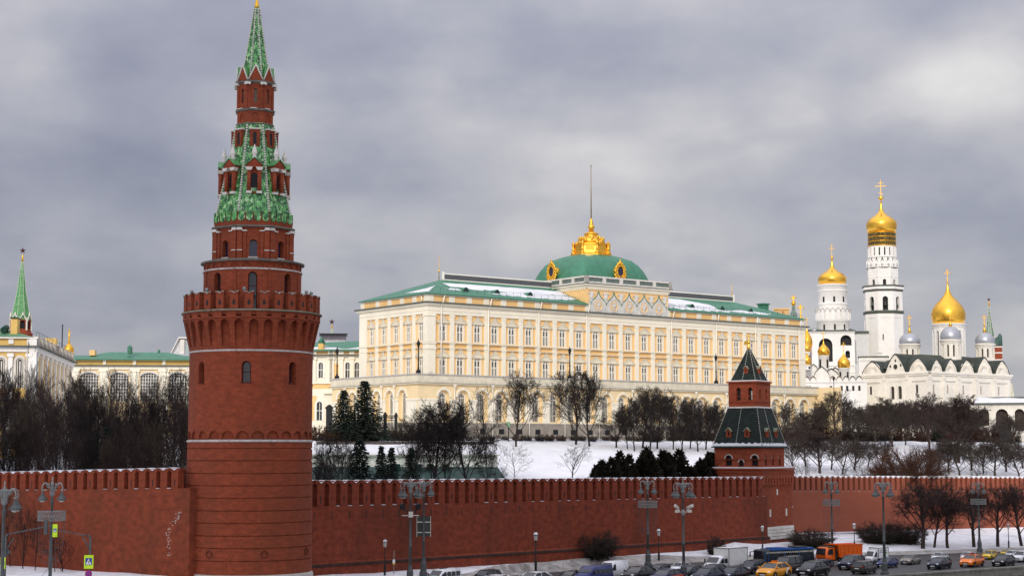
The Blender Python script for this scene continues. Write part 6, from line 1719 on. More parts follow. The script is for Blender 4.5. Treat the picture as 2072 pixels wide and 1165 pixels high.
# ------------------------------------------------------------------ trees
class Segs:
 def __init__(s):s.p=[];s.q=[];s.a=[];s.b=[]
 def add(s,p,q,a,b):s.p.append(p);s.q.append(q);s.a.append(a);s.b.append(b)
 def mesh(s,name,m,n):
  if not s.p:return None
  P=np.array(s.p);Q=np.array(s.q);A=np.array(s.a)[:,None];B=np.array(s.b)[:,None]
  d=Q-P;d/=np.maximum(np.linalg.norm(d,axis=1,keepdims=True),1e-6)
  ref=np.where(np.abs(d[:,2:3])<.9,np.array([[0,0,1.0]]),np.array([[1.0,0,0]]))
  u=np.cross(d,ref);u/=np.linalg.norm(u,axis=1,keepdims=True);w=np.cross(d,u)
  V=[]
  for i in range(n):
   c,t=math.cos(2*PI*i/n),math.sin(2*PI*i/n);o=u*c+w*t;V.append(P+o*A);V.append(Q+o*B)
  V=np.stack(V,1).reshape(-1,3)
  k=len(P);base=(np.arange(k)*2*n)[:,None]
  Fc=[]
  for i in range(n):
   j=(i+1)%n;Fc.append(base+np.array([[2*i,2*j,2*j+1,2*i+1]]))
  Fc=np.stack(Fc,1).reshape(-1,4)
  return np_mesh(name,V,Fc,m,n>3)
def np_mesh(name,V,Fc,m,smooth=False):
 me=bpy.data.meshes.new(name);nv=len(V);nf,k=Fc.shape
 me.vertices.add(nv);me.vertices.foreach_set('co',V.astype(np.float32).ravel())
 me.loops.add(nf*k);me.loops.foreach_set('vertex_index',Fc.astype(np.int32).ravel())
 me.polygons.add(nf);me.polygons.foreach_set('loop_start',np.arange(0,nf*k,k,dtype=np.int32));me.polygons.foreach_set('loop_total',np.full(nf,k,dtype=np.int32))
 if smooth:me.polygons.foreach_set('use_smooth',np.ones(nf,dtype=bool))
 me.materials.append(m);me.update(calc_edges=True);return me
def vunit(v):return v/(np.linalg.norm(v)+1e-9)
def bare_tree(seed,h=10.0,spread=.42,trunk_f=.22,limbs=9,twig=(.022,.009),dens=1.0,up=.55,stems=1,sub=(7,6,5),lean=0.0,thick=1.0,r0=None):
 """returns (trunk mesh data, crown mesh data) of a leafless tree of height h"""
 rg=np.random.default_rng(seed);big=Segs();mid=Segs();fine=Segs()
 def branch(p,d,L,r,level):
  n=(5,4,3,2,2)[level];pts=[p];dirs=[d]
  for i in range(n):
   d=vunit(d+rg.normal(0,(.07,.13,.13,.13,.13)[level],3)+np.array([0,0,(.02,up*.16,up*.15,up*.13,.08)[level]]))
   pts.append(pts[-1]+d*L/n);dirs.append(d)
  rt=r*(.35 if level else .45)
  for i in range(n):
   ra=r+(rt-r)*i/n;rb=r+(rt-r)*(i+1)/n
   (big if level==0 else mid if level<=1 else fine).add(pts[i],pts[i+1],ra,rb)
  if level>=4:return
  if level==0:k=limbs
  else:k=max(2,int(round(sub[level-1]*dens*rg.uniform(.8,1.2))))
  for j in range(k):
   if level==0:t=trunk_f+(1-trunk_f)*(j+rg.uniform(0,.9))/k
   else:t=.22+.78*(j+rg.uniform(0,.9))/k
   x=min(t,.999)*n;i=int(x);f=x-i
   q=pts[i]*(1-f)+pts[i+1]*f;dd=dirs[i+1]
   az=rg.uniform(0,2*PI)if level else(j*2.4+rg.uniform(-.5,.5))
   o=vunit(np.cross(dd,np.array([math.cos(az),math.sin(az),.13])))
   sp=(spread*(1.25-.45*t),.56,.56,.56)[level]
   nd=vunit(dd*(1-sp*.55)+o*sp*1.25)
   LL=L*((.74*(1.14-t*.66))if level==0 else(.52,.52,.5)[level-1]*rg.uniform(.6,1.15)*(1.1-.35*t))
   rr=max((r+(rt-r)*t)*(.50 if level==0 else .5),twig[0]if level<3 else twig[1])
   branch(q,nd,LL,rr,level+1)
 R0=(r0 or h*.020)*thick
 for s_ in range(stems):
  a=rg.uniform(0,2*PI);tilt=lean if stems==1 else rg.uniform(.05,.4)
  d=vunit(np.array([math.cos(a)*tilt,math.sin(a)*tilt,1.0]))
  branch(np.array([math.cos(a)*.15*(stems>1),math.sin(a)*.15*(stems>1),-.3]),d,h*(.82 if stems==1 else rg.uniform(.62,.85)),R0*(1 if stems==1 else .62),0)
  # merge into trunk (trunk and limbs) and crown (twigs)
 tr=join_np([big.arr(7),mid.arr(4)]);cr=fine.arr(3)
 top=max(tr[0][:,2].max(),cr[0][:,2].max());k=h/top
 return(tr[0]*k,tr[1]),(cr[0]*k,cr[1])
def _arr(s,n):
 P=np.array(s.p);Q=np.array(s.q);A=np.array(s.a)[:,None];B=np.array(s.b)[:,None]
 d=Q-P;d/=np.maximum(np.linalg.norm(d,axis=1,keepdims=True),1e-6)
 ref=np.where(np.abs(d[:,2:3])<.9,np.array([[0,0,1.0]]),np.array([[1.0,0,0]]))
 u=np.cross(d,ref);u/=np.linalg.norm(u,axis=1,keepdims=True);w=np.cross(d,u)
 V=[]
 for i in range(n):
  c,t=math.cos(2*PI*i/n),math.sin(2*PI*i/n);o=u*c+w*t;V.append(P+o*A);V.append(Q+o*B)
 V=np.stack(V,1).reshape(-1,3);base=(np.arange(len(P))*2*n)[:,None];Fc=[]
 for i in range(n):
  j=(i+1)%n;Fc.append(base+np.array([[2*i,2*j,2*j+1,2*i+1]]))
 return V,np.stack(Fc,1).reshape(-1,4)
Segs.arr=_arr
def join_np(L):
 V=[];Fc=[];k=0
 for v,f in L:V.append(v);Fc.append(f+k);k+=len(v)
 return np.concatenate(V),np.concatenate(Fc)
def round_shrub(seed,rx,h,m,stems=16,n2=16,n3=9,twig=.012,zc=.45,low=1.0):
 """many stemmed leafless bush with a domed outline"""
 rg=np.random.default_rng(seed);S=Segs();T=Segs()
 for i in range(stems):
  a=2.39996*i+rg.uniform(-.15,.15);e=math.asin(min(.98,.04+.95*(i+.5)/stems));tgt=np.array([rx*math.cos(a)*math.cos(e),rx*math.sin(a)*math.cos(e),h*(zc+(1-zc)*math.sin(e))])*rg.uniform(.62,.8)
  p=np.array([.25*math.cos(a),.25*math.sin(a),0.]);midp=p*.4+tgt*.6+np.array([0,0,-.12*h])*math.cos(e)+rg.normal(0,.08*rx,3)
  seq=[p,(p+midp)/2+rg.normal(0,.05,3),midp,tgt];r=h*.022
  for k in range(3):T.add(seq[k],seq[k+1],r*(1-.25*k),r*(.75-.25*k))
  for k in range(n2):
   f=rg.uniform(.25,1);x=f*3;j=min(2,int(x));q=seq[j]*(1-(x-j))+seq[j+1]*(x-j)
   out=vunit(q-np.array([0,0,h*.25])+rg.normal(0,.6,3)*rx*.35);L=rg.uniform(.18,.36)*rx
   e1=q+out*L;S.add(q,e1,twig*1.6,twig)
   for l in range(n3):
    g=rg.uniform(.2,1);q2=q+out*L*g;o2=vunit(out+rg.normal(0,.55,3));e2=q2+o2*rg.uniform(.12,.26)*rx
    # keep the outline domed
    v=np.array([e2[0]/rx,e2[1]/rx,(e2[2]-h*zc)/(h*(1-zc)if e2[2]>h*zc else h*zc*low)]);L3=np.linalg.norm(v)
    if L3>1.02:e2=np.array([0,0,h*zc])+(e2-np.array([0,0,h*zc]))/L3*rg.uniform(.95,1.03)
    S.add(q2,e2,twig,twig*.6)
 return T.arr(5),S.arr(3)
def spruce(seed,h,rad,gap=.3):
 rg=np.random.default_rng(seed);V=[];Fc=[];k=0
 T=Segs();T.add(np.array([0,0,-.4]),np.array([0,0,h*.97]),h*.016,.03)
 nw=int(h/.34)
 for i in range(nw):
  f=i/nw;z=h*(.06+.92*f);R_=rad*(1-f)**.85*rg.uniform(.75,1.1)+.12
  nb=int(7+9*(1-f));a0=rg.uniform(0,2*PI)
  for b in range(nb):
   a=a0+2*PI*b/nb+rg.uniform(-.25,.25);L=R_*rg.uniform(.7,1.15);d=np.array([math.cos(a),math.sin(a),0]);sd_=np.array([-math.sin(a),math.cos(a),0])
   droop=-.30*L;m_=max(3,int(L/.32))
   for j in range(m_):
    g=(j+.6)/m_;c=np.array([0,0,z])+d*L*g+np.array([0,0,droop*g*g+.12*L*g**4])
    for t_ in range(3):
     c2=c+sd_*rg.normal(0,.22*(1-g*.5))*L*.45+np.array([0,0,rg.normal(0,.07)])
     ax=vunit(d*rg.uniform(.4,1)+sd_*rg.normal(0,.7)+np.array([0,0,rg.uniform(-.7,.15)]));wv=vunit(np.cross(ax,rg.normal(0,1,3)))*rg.uniform(.06,.13);l_=rg.uniform(.22,.42)
     V+=[c2-wv,c2+wv,c2+ax*l_+wv*.3,c2+ax*l_-wv*.3];Fc.append([k,k+1,k+2,k+3]);k+=4
 return T.arr(7),(np.array(V),np.array(Fc))
def conifer_bush(seed,rx,h,n=9000):
 """dark dense yew or thuja clump with feathered uneven outline"""
 rg=np.random.default_rng(seed);V=[];Fc=[];k=0
 lobes=[(rg.uniform(-.55,.55)*rx,rg.uniform(-.4,.4)*rx,rg.uniform(.6,1.0),rg.uniform(.5,.78))for _ in range(8)]
 for i in range(n):
  cx_,cy_,lh,lr=lobes[rg.integers(len(lobes))];hh=h*lh;t=rg.uniform(0,1)**.8;a=rg.uniform(0,2*PI);rr=lr*rx*(1-t**1.6)*rg.uniform(.55,1.08)**.7
  c=np.array([cx_+rr*math.cos(a),cy_+rr*math.sin(a),hh*t]);ax=vunit(np.array([math.cos(a)*.7,math.sin(a)*.7,rg.uniform(.0,1.1)])+rg.normal(0,.3,3));wv=vunit(np.cross(ax,rg.normal(0,1,3)))*rg.uniform(.07,.16);l_=rg.uniform(.25,.55)
  V+=[c-wv,c+wv,c+ax*l_+wv*.25,c+ax*l_-wv*.25];Fc.append([k,k+1,k+2,k+3]);k+=4
 T=Segs()
 for cx_,cy_,lh,lr in lobes:T.add(np.array([0,0,-.3]),np.array([cx_,cy_,h*lh*.9]),.12,.03)
 return T.arr(5),(np.array(V),np.array(Fc))
MESHES={}
def tree_meshes(key,data,mt,mc):
 if key not in MESHES:
  (tv,tf),(cv,cf)=data()
  MESHES[key]=(np_mesh('trunk',tv,tf,mt,True),np_mesh('crown',cv,cf,mc,False),float(max(tv[:,2].max(),cv[:,2].max())),float(np.percentile(np.abs(cv[:,0]),97)))
 return MESHES[key]
def place_tree(key,name,label,cat,x,y,zb,h,wd=None,group=None,rotz=None):
 tm,cm,H,Wd=MESHES[key]
 t=thing(name,label,cat,(x,y,zb),random.uniform(0,2*PI)if rotz is None else rotz,group)
 k=h/H;kx=k if wd is None else wd/(2*Wd)
 kx=min(max(kx,k*.45),k*2.2);t.scale=(kx,kx,k)
 link('trunk',tm,t);link('crown',cm,t)
 return t
def tree_px(key,label,px,pyb,pyt,wpx=None,D=None,group=None,name='bare_tree',cat='tree',front=False):
 if D is None:D=ground_hit(px,pyb)
 x=Xof(px,pyb,D);zb=zhill(x,D)if not front else zfront(px,D)-.03
 h=Zof(pyt,D)-zb
 return place_tree(key,name,label,cat,x,D,zb-.05,h,None if wpx is None else Wm(wpx,pyb,D),group)
for i in range(5):
 tree_meshes('lime%d'%i,lambda:bare_tree(20+i,12,spread=.46,trunk_f=.17,limbs=14,sub=(8,8,6),twig=(.032,.018),up=.75,r0=.20),BARK,BARK)
for i in range(4):
 tree_meshes('far%d'%i,lambda:bare_tree(40+i,12,spread=(.44,.32)[i%2],trunk_f=.14,limbs=15,sub=(8,8,6),twig=(.036,.020),up=.75,r0=.22),BARK_P if i%2 else BARK_O,BARK_P if i%2 else BARK_O)
 tree_meshes('tall%d'%i,lambda:bare_tree(60+i,14,spread=.30,trunk_f=.16,limbs=15,sub=(7,7,6),twig=(.024,.012),up=.9,r0=.17),(BARK_T,BARK_P,BARK_U,BARK_P)[i],(BARK_T,BARK_P,BARK_U,BARK_P)[i])
for i in range(3):
 tree_meshes('park%d'%i,lambda:bare_tree(90+i,7,spread=.42,trunk_f=.30,limbs=13,sub=(8,8,7),twig=(.017,.009),up=.5,r0=.16),BARK_P,BARK_P)
for i in range(2):
 tree_meshes('slim%d'%i,lambda:bare_tree(120+i,8,spread=.40,trunk_f=.15,limbs=12,sub=(5,4,3),twig=(.02,.011),up=.6,r0=.11),BARK,BARK)
tree_meshes('pale0',lambda:bare_tree(140,6,spread=.5,trunk_f=.10,limbs=13,sub=(5,4,4),twig=(.016,.009),up=.5,r0=.07),BARK_W,BARK_W)
tree_meshes('willow0',lambda:round_shrub(150,5.5,7.5,None,60,30,16,.012,zc=.35),BARK_R,BARK_R)
for i in range(3):tree_meshes('brush%d'%i,lambda:round_shrub(170+i,2.2,3.2,None,16,22,12,.017),BARK_R if i!=1 else BARK_O,BARK_R if i!=1 else BARK_O)
for i in range(2):tree_meshes('dome%d'%i,lambda:round_shrub(180+i,2.5,3.7,None,44,22,12,.0085,zc=.48,low=.5),BARK_O,BARK_O)
for i in range(3):tree_meshes('spruce%d'%i,lambda:spruce(190+i,11,2.7),BARK,NEEDLE)
for i in range(3):tree_meshes('yew%d'%i,lambda:conifer_bush(200+i,3.2,6.0),BARK,NEEDLE_B)
random.seed(11)
# thicket behind the left wall
G='bare trees of the thicket behind the left wall'
LAB='leafless dark purplish tree in the dense thicket behind the left wall'
named={14:'large spreading bare tree nearest the left edge in front of the yellow pavilion'}
for k,(px,top,wpx,dd)in enumerate([(14,735,90,22),(45,745,80,40),(88,722,95,26),(110,735,90,48),(140,748,80,60),(66,770,80,15),(160,760,85,30),(182,738,80,70),(198,775,90,18),(222,735,80,52),(240,770,80,30),(268,742,75,66),(258,800,80,14),(290,775,80,38),(312,752,75,60),(335,770,80,26),(352,738,70,56),(372,745,70,44),(385,760,80,30),(128,790,90,14),(310,800,90,18),(355,800,90,14),(25,800,90,10),(218,820,95,10),(172,822,95,12),(280,830,95,9),(340,835,95,8),(95,830,95,9),(50,838,90,8),(250,845,90,7),(385,830,80,8),(130,850,85,7),(200,860,85,6),(300,862,85,6),(370,862,80,6),(160,862,85,6),(20,862,85,6),(75,868,80,6),(235,872,80,6)]+[(14+29*i,748+(i*37)%60,84,20+(i*23)%46)for i in range(13)]):
 D=Dw(px)+5+dd;x=Xof(px,900,D);zb=zhill(x,D);h=Zof(top,D)-zb
 kk=('tall%d'%(k%4))if k%4 else 'lime%d'%(k%5)
 place_tree(kk,'bare_tree',LAB if k else 'bare tree with forked trunk nearest the left edge, before the yellow pavilion','tree',x,D,zb-.1,h,Wm(wpx,900,D),G)
for k,(px,top,wpx,dd)in enumerate([(215,858,60,12),(236,840,55,16),(192,868,60,10)]):
 D=Dw(px)+5+dd;x=Xof(px,900,D);zb=zhill(x,D)
 place_tree('spruce%d'%k,'spruce_tree','dark evergreen half hidden in the thicket behind the left wall','tree',x,D,zb-.1,Zof(top,D)-zb,Wm(wpx,900,D),'evergreens in the left thicket')
 # trees along the palace terrace and on the snowy slope
for a in[('lime0','small bare tree before the palace corner, right of the black railings',868,892,822,95),('lime1','bare tree in front of the snow roofed pavilion, left of the other one there',873,958,802,118,236),('lime2','bare tree at the right end of the snow roofed pavilion',944,956,802,134,238),('slim0','slender bare tree on the slope edge beside the green post',979,904,772,80),('lime3','forked bare tree alone on the snow left of the tallest pair',1044,903,742,92),('lime4','broadest bare tree on the snowy slope before the palace',1165,899,738,130),('lime0','tall bare tree standing close right of the broadest one',1193,902,745,100),('pale0','small pale grey sapling on the snow at the right of the pavilion',1040,968,896,70),('slim1','thin bare tree rising behind the long wall left of the dark yews',1158,970,892,62),('lime2','bushy bare tree above the dark yews, right of the tallest pair',1247,905,826,84),('lime1','bare tree on the crest, first of the row leading to the square tower',1300,906,776,78),('lime3','bare tree on the crest, second of the row leading to the square tower',1330,908,780,78),('lime4','bare tree on the crest, third of the row leading to the square tower',1362,910,792,72),('lime0','bare tree on the crest, fourth of the row leading to the square tower',1396,908,800,70),('lime2','bare tree on the crest, fifth of the row leading to the square tower',1428,910,806,72),('lime1','bare tree just left of the square tower roof',1462,912,815,64),('lime3','bare tree immediately right of the square tower',1578,908,812,84),('lime4','dark bare tree before the right end of the palace arcade',1608,905,842,70),('lime2','tall bare tree covering the white church below the gold domes',1690,900,786,105),('lime0','bare tree left of the cathedral front',1736,898,818,70),('slim0','upright bare tree before the left corner of the cathedral',1770,905,812,64),('tall1','dense purplish bare tree before the cathedral front',1806,903,800,92),('tall2','second dense purplish bare tree before the cathedral front',1832,900,822,70),('lime1','bare tree before the cathedral corner',1881,912,792,94),('lime4','large fan shaped bare tree before the dark barrel roofed porch',1939,935,794,118),('lime3','bare tree by the dark hut in front of the arcaded annex',2054,900,836,70),('lime0','bare tree growing on the slope behind the wall right of the square tower',1659,958,868,110),('lime2','bare tree beside it on the slope, with the thicker trunk',1704,960,884,84),('lime3','bare tree on the slope right of the russet willow',1942,962,884,100),('lime1','bare tree on the slope nearest the right edge',2014,964,882,104),('slim1','thin bare tree on the slope left of the russet willow',1782,955,888,70),('lime4','bare tree on the slope at the far right corner above the wall',2062,964,905,84),]:tree_px(('far%d'%(a[2]%4))if a[2]>1480 else a[0],a[1],*a[2:])
for k,(px,top,wp,dd)in enumerate([(1712,828,70,12),(1722,806,66,24),(1752,820,70,14),(1763,812,60,30),(1788,826,66,10),(1795,815,70,22),(1815,812,80,12),(1822,808,76,28),(1846,818,70,14),(1858,806,66,30),(1868,822,70,10),(1902,812,70,16),(1915,806,70,8),(1960,826,60,10),(1645,822,70,10),(1668,812,70,14),(1952,826,70,2),(2030,846,60,2),(1892,818,74,5),(1926,822,70,4),(1655,822,70,3),(1630,832,60,3),(1976,834,60,3)]):
 D=ground_hit(px,893)+dd;x=Xof(px,890,D);zb=zhill(x,D)
 place_tree('far%d'%(k%4),'bare_tree','leafless tree in the dark belt at the foot of the white churches','tree',x,D,zb-.1,Zof(top,D)-zb,Wm(wp,890,D),'trees at the foot of the churches')
random.seed(8)
for k,(px,pb,top,wp)in enumerate([(1284,912,800,66),(1315,914,788,70),(1380,914,800,66),(1412,914,806,64),(1446,914,812,60),(1270,908,815,60)]):
 tree_px('lime%d'%(k%5),'bare tree in the dense crest row just left of the square tower',px,pb,top,wp,group='row of bare trees on the crest')
for k,(px,pb,top,wp)in enumerate([(1606,955,880,80),(1630,945,872,76),(1682,950,876,80),(1730,952,884,80),(1756,945,890,70),(1900,950,884,80),(1920,958,896,76),(1966,952,884,84),(1990,958,892,76),(2036,954,886,84),(2070,948,890,70),(1880,962,905,70)]):
 tree_px('far%d'%(k%4),'bare tree scattered on the snowy slope right of the square tower',px,pb,top,wp,group='bare trees on the slope right of the square tower')
for k,(px,pb,top,wp)in enumerate([(690,952,880,70),(905,956,835,90),(840,952,850,80),(985,950,870,60)]):
 tree_px('lime%d'%((k+1)%5),'smaller bare tree among the spruces before the snow roofed pavilion',px,pb,top,wp,Dw(px)+44,group='bare trees before the pavilion')
tree_px('willow0','wide russet willow rising behind the right wall',1838,966,893,150,D=Dw(1838)+6,name='willow_tree')
tree_px('lime1','small bare tree behind the wall right next to the round tower',655,955,880,64,D=Dw(655)+16)
# undergrowth along the crest
G='leafless shrubs along the crest of the slope'
random.seed(5)
for k in range(64):
 px=640+(2075-640)*(k+random.uniform(-.3,.3))/64
 pb=892+random.uniform(-3,3)
 D=ground_hit(px,893)+random.uniform(1,4);x=Xof(px,890,D);zb=zhill(x,D)
 kk='brush%d'%random.randrange(3);hp=random.uniform(9,17)if 930<px<1290 else random.uniform(20,40)if px<1560 else random.uniform(18,36)
 place_tree(kk,'bare_shrub','twiggy brown leafless shrub in the row along the crest of the snowy slope','shrub',x,D,zb-.1,Wm(hp,890,D),Wm(hp*random.uniform(1.1,1.6),890,D),G)
for k,(px,pyb,pyt,wp)in enumerate([(664,950,905,60),(1010,966,930,30),(1700,962,930,46),(1740,962,925,40),(1620,960,915,60),(1980,962,925,50),(1898,962,922,46),(1600,962,920,46)]):
 D=Dw(px)+7;x=Xof(px,pyb,D);zb=zhill(x,D)
 place_tree('slim%d'%(k%2),'bare_sapling','thin leafless sapling just behind the top of the fortress wall','tree',x,D,zb-.1,Zof(pyt,D)-zb,Wm(wp,900,D),'saplings behind the fortress wall')
 # evergreens
for a in[('spruce0','tall spruce before the black railings by the palace corner',737,892,769,84),('spruce1','narrower spruce left of the tall one before the black railings',695,892,788,64),('spruce2','spruce in front of the snow roofed pavilion, nearest the round tower',727,960,888,88),('spruce0','small slim spruce in front of the pavilion, left of its twin',771,962,900,58),('spruce1','small slim spruce in front of the pavilion, right of its twin',792,962,903,54),('spruce2','small spruce in front of the pavilion, before the green roof edge',832,962,903,54),('spruce1','small dark spruce left of the fan shaped bare tree below the cathedral',1897,892,848,30)]:
 D=None if a[3]<900 else Dw(a[2])+14+(a[2]%7)
 tree_px(a[0],a[1],*a[2:],D=D,name='spruce_tree')
for k,(px,top,wp,lab)in enumerate([(1212,918,110,'dark yew clump leftmost in the row behind the long wall'),(1246,905,100,'dark yew clump with a pointed top, second in the row behind the long wall'),(1300,905,120,'dark yew clump third in the row behind the long wall'),(1342,897,120,'tall dark yew clump in the middle of the row behind the long wall'),(1385,902,120,'dark yew clump fifth in the row behind the long wall'),(1428,908,110,'dark yew clump closest to the square tower')]):
 D=Dw(px)+17;x=Xof(px,950,D);zb=zhill(x,D);place_tree('yew%d'%(k%3),'yew_bush',lab,'bush',x,D,zb-.2,Zof(top,D)-zb,Wm(wp,950,D),'dark yews behind the long wall')
 # trees and round bushes on the embankment lawn
def dz(px,pyb):
 D=lerp_tab(EDGE,px)
 for _ in range(400):
  if Zof(pyb,D)<=zfront(px,D):return D
  D+=.1
  if D>Dw(px)-1:return Dw(px)-1.5
 return D
for k,(px,pyb,pyt,wp,lab)in enumerate([(1867,1109,970,124,'leafless lawn tree with the thickest trunk, before the right wall'),(1890,1107,1000,84,'small leafless lawn tree right beside the thickest trunk'),(1918,1108,974,110,'leafless lawn tree left of the lamp with a hanging wire ring'),(1971,1106,976,108,'leafless lawn tree standing next to the lamp with a hanging wire ring'),(2019,1105,974,112,'leafless lawn tree between the ringed lamp and the right edge'),(2068,1104,972,112,'leafless lawn tree cut by the right edge')]):
 tree_px('park%d'%(k%3),lab,px,pyb,pyt,wp,D=min(dz(px,pyb),Dw(px)-6),front=True,group='lawn trees before the right wall')
for k,(px,pyb,pyt,wp,key,lab)in enumerate([(1200,1139,1068,104,'dome0','large domed leafless bush on the snow before the long wall'),(1641,1106,1064,84,'dome1','domed leafless bush behind the orange dump truck'),(1778,1098,1050,76,'dome0','wide leafless bush left of the lawn trees'),(1832,1098,1049,70,'dome1','wide leafless bush under the left most lawn tree'),(1449,1126,1079,36,'brush1','small tangled leafless bush above the white box truck')]):
 D=max(dz(px,pyb),lerp_tab(EDGE,px)+3);x=Xof(px,pyb,D);place_tree(key,'round_bush',lab,'bush',x,D,zfront(px,D)-.08,Zof(pyt,D)-zfront(px,D),Wm(wp,pyb,D),'domed bushes on the embankment lawn')
for k,(px,pyt,wp)in enumerate([(22,985,60),(48,1010,50),(72,1030,50),(128,1075,60),(112,1060,46),(5,1040,50)]):
 D=Dw(px)-3-k%3;x=Xof(px,1100,D);place_tree('slim%d'%(k%2),'bare_sapling','thin reddish leafless sapling standing close before the left wall','tree',x,D,1.6,Zof(pyt,D)-1.6,Wm(wp,1100,D),'saplings before the left wall')
 # ------------------------------------------------------------------ pavilion with snowy roof, railings, fences
S=Site('snow_roofed_pavilion','long low pale green pavilion with a flat snow covered roof behind the long wall','building',820,940,268,7.0,rot=R(2))
z,w,t=S.z,S.w,S.t
x_=lambda px:w(px-820)
mb=MB();mb.box(x_(600),x_(1006),0,12,0,z(922));mb.build('wall',PALEG,t)
mb=MB()
for p in range(650,1000,24):mb.box(x_(p)-.12,x_(p)+.12,-.08,0,0,z(922));mb.box(x_(p)+w(5),x_(p)+w(17),-.05,0,z(946),z(931))
mb.box(x_(600),x_(1006),-.1,0,z(929),z(927.5));mb.build('panel_frame',mat('pale_frame',(.60,.62,.55),.8),t)
mb=MB();mb.box(x_(598),x_(1011),-.7,12.5,z(922),z(919));mb.build('cornice',mat('greenish_cornice',(.34,.38,.31),.8),t)
mb=MB();n=40
for i in range(n):
 u0,u1=i/n,(i+1)/n;X=lambda u:x_(598)+(x_(1008)-x_(598))*u;hgt=lambda u:.42+.14*math.sin(u*11)+.06*math.sin(u*37)
 mb.face([(X(u0),-.6,z(919)+.004),(X(u1),-.6,z(919)+.004),(X(u1),-.4,z(919)+hgt(u1)),(X(u0),-.4,z(919)+hgt(u0))],sm=True);mb.face([(X(u0),-.4,z(919)+hgt(u0)),(X(u1),-.4,z(919)+hgt(u1)),(X(u1),12.4,z(919)+hgt(u1)+.7),(X(u0),12.4,z(919)+hgt(u0)+.7)],sm=True)
mb.build('roof_snow',SNOW,t)
S=Site('green_roofed_shed','low shed with a dark green hip roof peeping over the long wall','building',820,960,252,5.5,rot=R(2))
z,w,t=S.z,S.w,S.t;x_=lambda px:w(px-820)
mb=MB();mb.box(x_(600),x_(1010),-6,5,0,z(975));mb.build('wall',PALEG,t)
mb=MB();mb.face([(x_(590),-6.6,z(976)),(x_(1026),-6.6,z(976)),(x_(1006),0,z(944)),(x_(600),0,z(944))]);mb.face([(x_(1026),-6.6,z(976)),(x_(1026),6.6,z(976)),(x_(1006),0,z(944))]);mb.face([(x_(1026),6.6,z(976)),(x_(590),6.6,z(976)),(x_(600),0,z(944)),(x_(1006),0,z(944))]);mb.build('roof',GREEN_D,t)
for p in(800,842,868,898):
 mb=MB();mb.prism([(x_(p),z(956)),(x_(p+14),z(956)),(x_(p+9),z(938)),(x_(p-5),z(938))],-1.6,1.5);mb.build('roof_dormer',GREEN_D,t)
 # retaining band under the railings
def crest(px):return ground_hit(px,893)
t=thing('iron_railings','black iron railings with spear arches and tall pillars before the palace corner','fence',(Xof(735,885,330),330,zhill(Xof(735,885,330),330)),R(2))
S=type('o',(),{})();zz=lambda py:Zof(py,330)-zhill(Xof(735,885,330),330);w=lambda p:Wm(p,860,330);x_=lambda px:w(px-735)
for px,top,hw_ in((666,818,6.2),(779,833,3.2),(801,834,2.8)):
 mb=MB();a=w(hw_);mb.box(x_(px)-a,x_(px)+a,-a,a,-.5,zz(top+9));mb.box(x_(px)-a*1.25,x_(px)+a*1.25,-a*1.25,a*1.25,zz(top+9),zz(top+5));mb.lathe([(a*1.1,zz(top+5)),(a*.7,zz(top+2)),(.1,zz(top))],8,x_(px),0);mb.box(x_(px)-a*1.2,x_(px)+a*1.2,-a*1.2,a*1.2,-.5,.8);mb.build('pillar',IRON,t)
mb=MB()
for xa,xb in((672,776),(782,798)):
 for zq in(846,850,884):mb.box(x_(xa),x_(xb),-.05,.05,zz(zq),zz(zq)+.13)
 n=int((xb-xa)/3.2)
 for i in range(n+1):
  x=x_(xa)+(x_(xb)-x_(xa))*i/n;mb.box(x-.05,x+.05,-.05,.05,-.4,zz(850));
  if i<n:
   x1=x_(xa)+(x_(xb)-x_(xa))*(i+1)/n;mb.tube((x,0,zz(846)),((x+x1)/2,0,zz(839)),.06,.06,4);mb.tube((x1,0,zz(846)),((x+x1)/2,0,zz(839)),.06,.06,4)
mb.build('railing_panel',IRON,t)
mb=MB();pa=[]
fx=thing('iron_fence','low dark iron fence running along the crest of the snowy slope','fence',(0,340,16.3))
last=None
for px in range(640,2120,8):
 D=crest(px)+.3;x=Xof(px,890,D);p=(x,D-340,zhill(x,D)-16.3)
 mb.tube((p[0],p[1],p[2]-.3),(p[0],p[1],p[2]+1.05),.045,.045,4)
 if last:
  for h in(.25,.98):mb.tube((last[0],last[1],last[2]+h),(p[0],p[1],p[2]+h),.045,.045,4)
  n=5
  for k in range(1,n):
   f=k/n;q=[last[i]+(p[i]-last[i])*f for i in range(3)];mb.tube((q[0],q[1],q[2]),(q[0],q[1],q[2]+.98),.022,.022,3,cap=False)
 last=p
mb.build('fence_panel',IRON,fx)
bd=MB()
for px in range(640,1000,12):
 D0_,D1_=ground_hit(px,899),ground_hit(px+12,899);a=(Xof(px,899,D0_),D0_);b=(Xof(px+12,899,D1_),D1_)
 bd.face([(a[0],a[1],zhill(*a)-1),(b[0],b[1],zhill(*b)-1),(b[0],b[1],zhill(*b)+.55),(a[0],a[1],zhill(*a)+.55)]);bd.face([(a[0],a[1],zhill(*a)+.55),(b[0],b[1],zhill(*b)+.55),(b[0],b[1]+.8,zhill(*b)+.55),(a[0],a[1]+.8,zhill(*a)+.55)])
 bd.face([(b[0],b[1]+.8,zhill(*b)-1),(a[0],a[1]+.8,zhill(*a)-1),(a[0],a[1]+.8,zhill(*a)+.55),(b[0],b[1]+.8,zhill(*b)+.55)])
tag(bd.build('retaining_wall',mat('dark_retaining',(.07,.055,.05),.9,var=.3)),'low dark brown retaining wall above the snow roofed pavilion','wall')
D=crest(1029);x=Xof(1029,890,D)
t=thing('post_sign','thin dark post with a small green light box on the snowy slope','sign',(x,D,zhill(x,D)))
